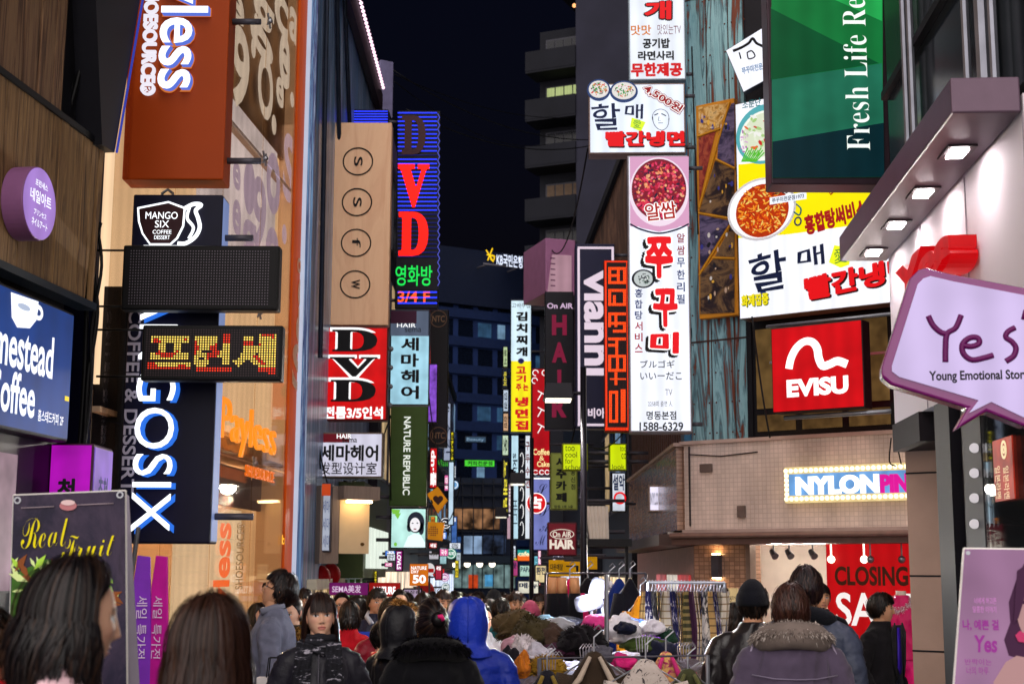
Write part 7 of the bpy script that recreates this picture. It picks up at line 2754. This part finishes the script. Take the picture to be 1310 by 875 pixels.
FAR = [('head of a man with cropped hair far back under the dark glazed shop', 612, 756, 12.5, -10, True, 'short', '#181820'), ('black haired man just left of the blue hood, deep in the crowd', 567, 753, 10.5, 20, True, 'short', '#2a2a34'),
       ('person with a dark bob right above the black coat woman', 541, 757, 9.6, 12, False, 'bob', '#1c1a1c'), ('woman with long dark hair far back below the red banner', 512, 753, 10.8, 10, False, 'long', '#44362c'),
       ('person with tied black hair behind the glasses woman', 421, 764, 10.4, 20, False, 'updo', '#20202a'), ('short haired man between the looking up man and the checked scarf woman', 390, 752, 10.0, 12, True, 'short', '#26242c'),
       ('woman with a brown bob beside the knit cap in the far crowd', 645, 757, 14.0, 190, False, 'bob', '#3c3034'), ('man with black hair right behind the brown bobbed woman by the stall', 660, 755, 10.6, 12, True, 'short', '#15151c'),
       ('tiny far off person in a grey coat at the end of the street', 592, 757, 19.0, 175, False, 'bob', '#565660'), ('tiny far off man in a dark coat at the end of the street', 581, 755, 17.0, 5, True, 'short', '#15161f'),
       ('far person in a pale coat near the end of the street', 603, 758, 15.5, 182, False, 'long', '#a8a0a0'), ('far woman in a brown coat left of the street end', 573, 758, 14.0, 10, False, 'bob', '#5a4030'),
       ('person in a dark grey coat behind the blue hood, hair parted', 585, 763, 8.9, 10, False, 'bob', '#303036'), ('short haired person behind the tawny fur collar at the left', 358, 765, 9.6, 20, True, 'short', '#1e1a1e'),
       ('dark haired person low between the maroon coat and the far banner', 526, 768, 8.6, -14, False, 'long', '#2c2024'), ('person with brown hair near the left shop door behind the looking up man', 330, 770, 10.4, 60, False, 'bob', '#4a3c38'),
       ('far man in a black coat before the lit cream box, right crowd', 690, 758, 12.0, 8, True, 'short', '#16161b'), ('far woman behind the hanging leggings at the stall', 724, 764, 12.0, 185, False, 'bob', '#2c2630'),
       ('person in a bright red coat in the middle of the left crowd', 447, 768, 9.4, 168, False, 'bob', '#b01420'), ('person in a camel coat behind the sports jacket youth', 465, 762, 11.6, 10, False, 'long', '#a07848'),
       ('man in a royal blue anorak deep in the left crowd', 536, 764, 9.8, 160, True, 'short', '#1c3c98'), ('woman in a white padded coat deep in the centre crowd', 618, 772, 8.8, 16, False, 'updo', '#c8c4c8'),
       ('young woman facing the camera in a wine red scarf coat, centre crowd', 597, 760, 11.8, 6, False, 'bangs', '#5a1420'), ('youth facing the camera in a mustard anorak, centre crowd', 553, 756, 13.2, -8, True, 'short', '#a8781c'),
       ('woman in a lilac coat facing the camera between far heads', 521, 757, 12.6, 12, False, 'bangs', '#8a78a8'), ('person in a forest green parka back turned, left crowd', 402, 766, 9.2, 158, False, 'bob', '#24402c'),
       ('man in a light grey coat facing ahead near the street end', 586, 756, 14.5, 4, True, 'short', '#8a8c94'), ('person in a teal anorak with back turned, centre crowd', 641, 764, 10.2, 176, True, 'short', '#1c5a60'),
       ('woman in a dusty pink coat facing the camera near the stall end', 668, 762, 12.2, 3, False, 'long', '#b07a88'), ('dark haired person in the doorway light at the left end of the purple banner', 414, 758, 11.0, 25, False, 'long', '#38282c'), ('bare headed man just past the sports jacket youth', 470, 757, 14.0, 172, True, 'short', '#22222c')]
for i, (lab, px, yt, d, hdg, mn, hr_, ct) in enumerate(FAR):
    d *= 1.35
    person(lab, px, yt, d, hdg, man=mn, hair=hr_, haircol=('#0e0a0a', '#1c1210', '#120c0c')[i % 3], coat=ct, seed=60 + i, fine=1 if d < 11 else 0, length=.16)

# shopping bag carried at the left front
c = at(354, 874, 9.2)
t = thing('shopping_bag', 'white paper shopping bag with dark printing held low by the fur collared woman', 'bag', (c.x, c.y, c.z - .30))
MB().box(-.12, .12, -.05, .05, 0, .34).build('bag', mat('#cfc8c6', .6, var=.1), t)
tb = MB()
place_text(tb, 'ZAIUS', -.10, .10, .20, .28, y=-.053, bold=.03)
tb.build('lettering', INKV, t)
for k in (-1, 1):
    MB().tube([(-.06, k * .04, .34), (-.05, k * .03, .46), (.05, k * .03, .46), (.06, k * .04, .34)], .005, 6).build('handle', CABLE, t)

# ================================================================ STREET STALL
K = 1.4


def lump(seed, r, n=60, m=40, fold=.40, freq=1.7):
    b = MB().ball((0, 0, 0), r, n, m)
    rot = Euler((seed * 1.3, seed * .7, seed * 2.1)).to_matrix()
    out = []
    for v in b.v:
        p = Vector((v[0] / r[0], v[1] / r[1], v[2] / r[2]))
        q = p + noise.noise_vector(p * .8 + Vector((seed * 3.1, 0, 0))) * .45
        q = rot @ q
        q.y *= .38
        f = 1 - abs(noise.noise(q * freq + Vector((seed, seed * .7, 0)))) * 2
        f2 = 1 - abs(noise.noise(q * freq * 2.1 + Vector((seed, 5, seed)))) * 2
        bl = noise.noise(p * 1.1 + Vector((0, seed, 0)))
        k = 1 + fold * (f * .5 + f2 * .22 - .25) + .35 * bl
        z = p.z * k
        if z < 0:
            z *= .45
        out.append((p.x * k * r[0], p.y * k * r[1], z * r[2]))
    b.v = out
    return b


TX0, TX1, TY0, TY1, TZ = -.06 * K, 1.12 * K, 6.5 * K, 8.3 * K, .80
t = thing('stall_table', 'street stall table buried under heaped clothes', 'stall table', (0, 0, 0))
MB().box(TX0, TX1, TY0, TY1, TZ - .04, TZ).build('table_top', mat('#5a5450', .6), t)
MB().box(TX0 - .02, TX1 + .02, TY0 - .02, TY0, .2, TZ).build('cover', cloth('#2a2830'), t)
for x in (TX0 + .05, TX1 - .05):
    for y in (TY0 + .05, TY1 - .05):
        MB().tube([(x, y, gz(y)), (x, y, TZ - .04)], .02, 8).build('leg', STEEL, t)
SPOT = streak_mat(['#b9aca4', '#b0a49c', '#3a3238'], (30, 30, 30), .8, scale=1.0, pos=[.3, .55, .58])
for (lab, px, py, d, r, c, f_) in (
        ('brown fur lined hat with ear flaps at the left end of the clothes heap', 660, 806, 7.2, (.10, .10, .09), '#4a3c26', 'fur'), ('greenish brown furry hat second from the left in the heap', 679, 812, 7.0, (.09, .09, .085), '#3c3420', 'fur'),
        ('pale blue knitted hat near the hand of the fringed woman', 700, 800, 7.7, (.07, .07, .05), '#7a9ab0', 'w'), ('grey knitted garment beside the pale blue hat', 714, 803, 7.5, (.085, .08, .05), '#8d8d92', 'w'),
        ('folded chocolate brown hooded garment in the middle of the heap', 704, 822, 7.0, (.085, .10, .085), '#3e2e26', 'w'), ('large black furry garment in the middle of the heap', 743, 826, 6.9, (.115, .12, .09), '#131014', 'fur'),
        ('fluffy white bundle at the left front of the heap', 672, 834, 6.8, (.055, .07, .065), '#c9c0c4', 'fur'), ('white blouse with a black yoke under the lamp', 796, 812, 7.2, (.085, .10, .10), '#d8d4dc', 'w'),
        ('dark navy top folded over the white blouse', 800, 806, 7.05, (.05, .05, .04), '#15182c', 'w'), ('hot pink knit on the heap below the bright lamp', 762, 800, 7.7, (.075, .08, .05), '#c83a80', 'w'),
        ('purple plastic tray edge cloth beside the scarves', 822, 817, 7.3, (.10, .06, .02), '#6a2a9a', 'w'), ('olive green pullover in the right half of the heap', 824, 828, 7.1, (.10, .09, .05), '#3a4a20', 'w'),
        ('royal blue cloth at the back right of the heap', 815, 800, 7.9, (.09, .08, .035), '#1c3a9c', 'w'), ('black coat lying at the back of the heap under the lamp', 727, 801, 8.1, (.12, .08, .05), '#14121a', 'w'),
        ('magenta floral top at the front right of the heap', 800, 852, 6.7, (.06, .06, .05), '#c0206a', 'w'), ('white and grey cloth left of the black furry garment', 690, 838, 6.7, (.06, .07, .05), '#b4b0bc', 'w'),
        ('mustard yellow cord bundle at the front left of the heap', 700, 856, 6.6, (.07, .06, .05), '#8a6a20', 'fur'), ('orange and green striped scarf bunched at the left front', 668, 858, 6.6, (.035, .06, .08), '#b8681c', 'w'),
        ('dark navy coat filling the right end of the heap', 842, 838, 7.1, (.09, .10, .07), '#1a1c30', 'w'), ('white tiered top between the blouse and the scarves', 833, 806, 7.6, (.06, .07, .05), '#d0ccd4', 'w'),
        ('plum coloured cloth tucked behind the chocolate garment', 716, 836, 6.9, (.10, .08, .045), '#3c1c30', 'w'), ('grey marl cloth under the black furry garment', 768, 842, 6.75, (.08, .08, .05), '#4c4a54', 'w'),
        ('cream cloth peeking out at the left back of the heap', 690, 816, 7.5, (.08, .08, .05), '#b8a898', 'w'), ('bottle green cloth at the far right back of the heap', 848, 818, 7.7, (.07, .08, .06), '#1c3a2a', 'w'),
        ('pink and white cloth between the blue jacket and the fluffy bundle', 655, 832, 6.9, (.05, .06, .06), '#b88a98', 'w'), ('charcoal cloth hanging off the left end of the stall', 652, 856, 6.65, (.06, .06, .09), '#1e1c22', 'w')):
    d *= K
    r = tuple(v * K for v in r)
    c_ = at(px, py, d)
    sd_ = int(px * 3 + py)
    b = lump(sd_, r)
    o = b.build('garment', cloth(c, 'wool'), None, smooth=True)
    # rest it on the heap: a skirt of cloth runs down to the table
    o.location = c_
    tag(o, lab, 'garment')
    if f_ == 'fur':
        vs = [Vector(v) for v in b.v]
        q = random.Random(sd_)
        pick = [q.randrange(len(vs)) for _ in range(500)]
        fb = fur([vs[i] for i in pick], [vs[i].normalized() for i in pick], 1800, .03, (c, c), sd_, w=.0055)
        put('fur', fb.v, fb.f, FURM, o, 1.0, fb.c)
# the hidden bulk of the heap
hp_ = MB()
for i in range(30):
    x, y = rnd.uniform(TX0 + .1, TX1 - .1), rnd.uniform(TY0 + .1, TY1 - .1)
    l = lump(i + 200, (rnd.uniform(.18, .28), rnd.uniform(.18, .28), rnd.uniform(.12, .22)), 24, 16)
    l.xf(Matrix.Translation((x, y, TZ + .05 + rnd.uniform(0, .10))))
    hp_.add(l.v, l.f)
hp_.build('cloth_heap', streak_mat(['#1c1a22', '#4a3a34', '#6a6470', '#2a2438'], (3, 3, 3), .9, scale=1.0), None, smooth=True)
tag(bpy.data.objects['cloth_heap'], 'jumbled cloth in the lower layers of the stall heap', 'cloth heap', kind='stuff')


def hung(lab, px, py, d, w, L, c, c2, seed, patt=None, hook=.10, yaw=0):
    p = at(px, py, d * K)
    t = thing('hanging_garment', lab, 'garment', p, yaw)
    t.scale = (K, K, K)
    hb = MB().tube([(0, 0, hook), (.02, 0, hook + .02), (.035, 0, hook), (.0, 0, hook - .03), (0, 0, .0)], .004, 6).tube([(-w * .46, 0, -.09), (0, 0, 0), (w * .46, 0, -.09)], .004, 6)
    hb.build('hanger', STEEL, t)
    rings = []
    for i in range(22):
        f = i / 21
        z = .012 - L * f
        hw = w * .5 * min(1, .20 + (f * 5.5) ** .8) * (1 + .06 * f)
        zz = z
        r = []
        for k in range(36):
            a = 2 * PI * k / 36
            fo = 1 + .16 * min(1, f * 2) * noise.noise(Vector((math.cos(a) * 2.6, math.sin(a) * 2.6 + seed, f * 1.3)))
            r.append((math.cos(a) * hw * fo, math.sin(a) * (.035 + .06 * f) * fo, zz - .11 * (abs(math.cos(a)) * hw / (w * .5)) ** 1.5 * (1 if f < .5 else 1)))
        rings.append(r)
    b = MB().loft(rings)
    b.build('cloth', patt or cloth(c), t, smooth=True)
    for k in (-1, 1):
        s_ = MB().tube([(k * w * .40, 0, -.085), (k * w * .54, -.02, -.28), (k * w * .57, -.03, -L * .85)], [.04, .055, .045], 14)
        s_.build('sleeve', patt or cloth(c), t, smooth=True)
    if c2:
        l = MB()
        for k in (-1, 1):
            l.tube([(k * .02, -.05, -.01), (k * w * .22, -.075, -.10), (k * w * .40, -.07, -.16)], [.008, .013, .009], 8)
        l.build('collar', cloth(c2), t, smooth=True)
    return t


hung('dark brown coat with a cream collar on a hanger at the front of the stall', 760, 836, 6.2, .30, .75, '#33281f', '#a89888', 2)
hung('pale spotted dress on a hanger at the front of the stall', 826, 846, 6.1, .34, .8, '#a89c96', None, 5, SPOT)
hung('charcoal knit with a gold fringe on a hanger at the left front of the stall', 700, 860, 6.2, .26, .7, '#1c1b22', '#7a6428', 7)
hung('olive cardigan on a hanger at the right front of the stall', 880, 858, 6.3, .28, .75, '#3a3c26', '#5a5a34', 9)
hung('multicoloured floral blouse on a hanger right of the spotted dress', 852, 836, 6.5, .24, .7, '#7a3048', '#c03070', 11, streak_mat(['#2a3a20', '#a82a60', '#d8b060', '#203050'], (22, 22, 22), .8, scale=1.0))
# rail and posts for the hanging clothes
t = thing('clothes_rail', 'steel clothes rail with one tall post along the front of the stall', 'clothes rail', (0, 0, 0))
a, b = at(690, 842, 6.3 * K), at(905, 838, 6.3 * K)
MB().tube([a, b], .006, 8).build('rail', GREYM, t)
p = at(776, 765, 6.9 * K)
MB().tube([(p.x, p.y, gz(p.y)), (p.x, p.y, at(776, 735, 6.9 * K).z)], .016, 10).build('post', STEEL, t)
for q in (a, b):
    MB().tube([(q.x, q.y, gz(q.y)), q], .014, 8).build('post', STEEL, t)
# glittering bunch of hangers
for px, py, lab in ((824, 825, 'bunch of clear plastic hangers sparkling above the spotted dress'), (752, 838, 'bunch of steel hangers above the brown coat'), (877, 836, 'bunch of hangers at the right front of the rail'), (705, 848, 'violet hanger lying at the left front of the heap')):
    c_ = at(px, py, 6.35 * K)
    t = thing('hanger_bunch', lab, 'hangers', c_)
    t.scale = (K, K, K)
    for i in range(5):
        MB().tube([(i * .012 - .03, i * .01, -.03), (i * .014 - .035, i * .01, .03), (i * .014 - .02, i * .01, .05), (i * .014 - .005, i * .01, .03)], .002, 6).build('hook', mat('#c8c4d0', .15, .7, var=0), t)

# scarf rack
SR = at(878, 745, 8.3 * K)
t = thing('scarf_rack', 'chrome rack crowded with hanging scarves in front of the tiled shop', 'rack', (SR.x, SR.y, gz(SR.y)))
hz = SR.z - gz(SR.y)
MB().tube([(-.31, 0, hz), (.31, 0, hz)], .012, 8).build('rail', STEEL, t)
for x in (-.31, .31):
    MB().tube([(x, 0, 0), (x, 0, hz)], .014, 8).build('post', STEEL, t)
    MB().tube([(x, -.2, .02), (x, .2, .02)], .014, 8).build('foot', STEEL, t)
SC_M = {'tan checked': grid_mat('#c8a468', '#7a6040', .05, .04, .10, .9, 0, var=.2), 'navy patterned': streak_mat(['#1c1c44', '#26265a', '#d8d0d4'], (26, 26, 16), .9, scale=1.0, pos=[.3, .55, .62]),
        'cream checked': grid_mat('#e0d6c6', '#a08864', .05, .04, .10, .9, 0, var=.15), 'black and white': streak_mat(['#1a1a22', '#5a5a62', '#e8e4e4'], (20, 20, 12), .9, scale=1.1, pos=[.3, .5, .56]), 'plum': cloth('#3c1c38'), 'olive striped': grid_mat('#a8945c', '#4c4a30', .2, .04, .3, .9, .1)}
ks = ['tan checked', 'olive striped', 'tan checked', 'cream checked', 'tan checked', 'navy patterned', 'plum', 'black and white', 'navy patterned', 'navy patterned', 'black and white', 'cream checked', 'tan checked', 'navy patterned', 'cream checked', 'black and white']
WHR = mat('#c8c4d0', .2, .5, var=0)
for i in range(24):
    kx = ks[(i * 5) % 16]
    x = SR.x - .30 + .60 * i / 23
    L = .48 + .07 * math.sin(i * 2.1)
    t = thing('scarf', '%s scarf hanging among the others on the chrome rack' % kx, 'scarf', (x, SR.y, SR.z), R(70 + 10 * math.sin(i)), '%s scarves on the rack' % kx)
    t.scale = (K, K, K)
    b = MB()
    rows = []
    for j in range(12):
        f = j / 11
        rows.append([(u * .075 * (1 + .25 * f), .018 * math.sin(u * 5 + i) * (.5 + f) + .01 * math.sin(f * 5 + i), -.045 - L * f - .012 * (1 - u * u)) for u in np.linspace(-1, 1, 14)])
    vs = [p for r in rows for p in r]
    vs += [(p[0], p[1] + .016, p[2]) for p in vs]
    nn = 14
    o2 = len(vs) // 2
    fs = [(a * nn + q, a * nn + q + 1, (a + 1) * nn + q + 1, (a + 1) * nn + q) for a in range(11) for q in range(13)]
    b.add(vs, fs + [tuple(v + o2 for v in f[::-1]) for f in fs])
    b.build('cloth', SC_M[kx], t, smooth=True)
    MB().tube([(0, 0, .012), (.012, 0, .0), (0, 0, -.02), (-.05, 0, -.05), (.05, 0, -.05), (0, 0, -.02)], .0035, 6).build('hanger', WHR, t)

# bright work lamps over the stall
LP = em('#b8dcff', 160, var=0)
for px, py, w_, h_, tl, lab in ((752, 770, .13, .075, -12, 'square white work lamp, lower of the two glaring over the stall'), (765, 752, .085, .09, 20, 'smaller white work lamp, upper of the two glaring over the stall')):
    c_ = at(px, py, 8.0 * K)
    t = thing('work_lamp', lab, 'lamp', c_, R(8))
    w_, h_ = w_ * K, h_ * K
    def fru(a, y):
        return [(math.copysign(abs(math.cos(t_)) ** .5, math.cos(t_)) * w_ / 2 * a, y, math.copysign(abs(math.sin(t_)) ** .5, math.sin(t_)) * h_ / 2 * a) for t_ in np.linspace(0, 2 * PI, 28, endpoint=False)]
    b = MB().loft([fru(1.22, -.036), fru(1.16, .0), fru(.8, .06), fru(.45, .11)])
    o = b.build('housing', GREYM, t, smooth=True)
    f = MB().loft([fru(1.0, -.034), fru(.98, -.031)]).build('lamp_face', LP, t)
    for q in (o, f):
        q.rotation_euler = (0, R(tl), 0)
    pl_ = bpy.data.lights.new('bulb', 'POINT')
    pl_.energy = 55
    pl_.color = (.80, .90, 1.0)
    pl_.shadow_soft_size = .07
    po = bpy.data.objects.new('bulb', pl_)
    COL.objects.link(po)
    po.parent = t
    po.location = (0, -.16, 0)
    MB().tube([(.03, .04, -.02), (.06, .06, -.3), (.06, .06, gz(8 * K) - c_.z)], .012, 8).build('stand', STEEL, t)
# leggings on upside-down leg forms, and hanging pieces behind the stall
TAN = mat('#c08a60', .5, var=.06)
for i, (px, lab) in enumerate(((707, 'leftmost tan leg form in black leggings behind the stall'), (719, 'middle tan leg form in black leggings behind the stall'), (735, 'rightmost tan leg form in black leggings, by the street pole'))):
    c_ = at(px, 738, 8.9 * K)
    t = thing('leg_form', lab, 'leg form', (c_.x, c_.y, c_.z))
    t.scale = (K, K, K)
    MB().tube([(0, 0, 0), (0, 0, -.05), (0, 0, -.10)], [.028, .032, .034], 14).build('leg', TAN, t, smooth=True)
    MB().tube([(0, 0, -.098), (.004, 0, -.22), (0, 0, -.40)], [.036, .048, .062], 14).build('legging', cloth('#101016'), t, smooth=True)
    MB().tube([(0, 0, -.4), (0, 0, (gz(8.9 * K) - c_.z) / K)], .012, 8).build('stand', STEEL, t)
hung('magenta garment hanging behind the leg forms', 729, 742, 9.2, .14, .40, '#c01458', None, 31)
hung('dark blue top hanging behind the work lamps', 792, 742, 9.2, .20, .45, '#182a6a', None, 32)
hung('black top hanging to the right of the work lamps', 806, 742, 9.0, .16, .4, '#14141c', None, 33)
hung('mustard orange jacket hanging left of the scarf rack', 819, 764, 8.6, .17, .5, '#b87414', None, 34)
hung('black and white top hanging at the back of the stall', 780, 744, 9.4, .15, .4, '#c8c8d8', None, 35, SC_M['black and white'])
hung('charcoal coat hanging behind the upper work lamp', 752, 741, 9.5, .22, .5, '#17171d', None, 36)
t = thing('clothes_rail', 'dark rail with hanging tops across the back of the stall', 'clothes rail', (0, 0, 0))
a, b = at(698, 733, 9.3 * K), at(826, 733, 9.3 * K)
MB().tube([a, b], .008, 8).build('rail', GREYM, t)
for q in (a, b):
    MB().tube([(q.x, q.y, gz(9.3 * K)), q], .012, 8).build('post', GREYM, t)

# mannequin in the sale window
mz = at(1160, 757, 14.6)
t = thing('mannequin', 'headless mannequin in a pink tracksuit and white fur collar by the red sale window', 'mannequin', (mz.x - .06, 14.6, gz(14.6)), R(-30))
s_ = (mz.z - gz(14.6) - .25) / 1.52
cc, cf = cloth_mesh('coat', 'std', None, False, .86, .0, 0, 3)
put('jacket', cc + np.array((0, 0, .25 / s_)), cf, cloth('#c01058', 'nylon'), t, s_)
cc, cf = cloth_mesh('trousers', 'std', None, False, 0, 0, 0, 3)
put('trousers', cc + np.array((0, 0, .25 / s_)), cf, cloth('#d01468', 'nylon'), t, s_)
fp = [Vector((.09 * math.cos(a), .08 * math.sin(a) - .02, 1.44 - .10 * (math.sin(a) < 0) * abs(math.sin(a)) + .25 / s_)) for a in np.linspace(0, 2 * PI, 30)]
fb = fur(fp, [Vector((p.x, p.y - .05, .02)).normalized() for p in fp], 1200, .05, ('#e8e0e0', '#d8d0d4'), 5)
put('fur_collar', fb.v, fb.f, FURM, t, s_, fb.c)
MB().box(-.25, .25, -.2, .2, 0, .25).build('plinth', WHITEP, t)
MB().tube([(0, 0, 1.48 * s_ + .25), (0, 0, 1.53 * s_ + .25)], .05, 12).build('neck_cap', mat('#c8b8a8', .4), t)
bpy.data.scenes.remove(TMP)
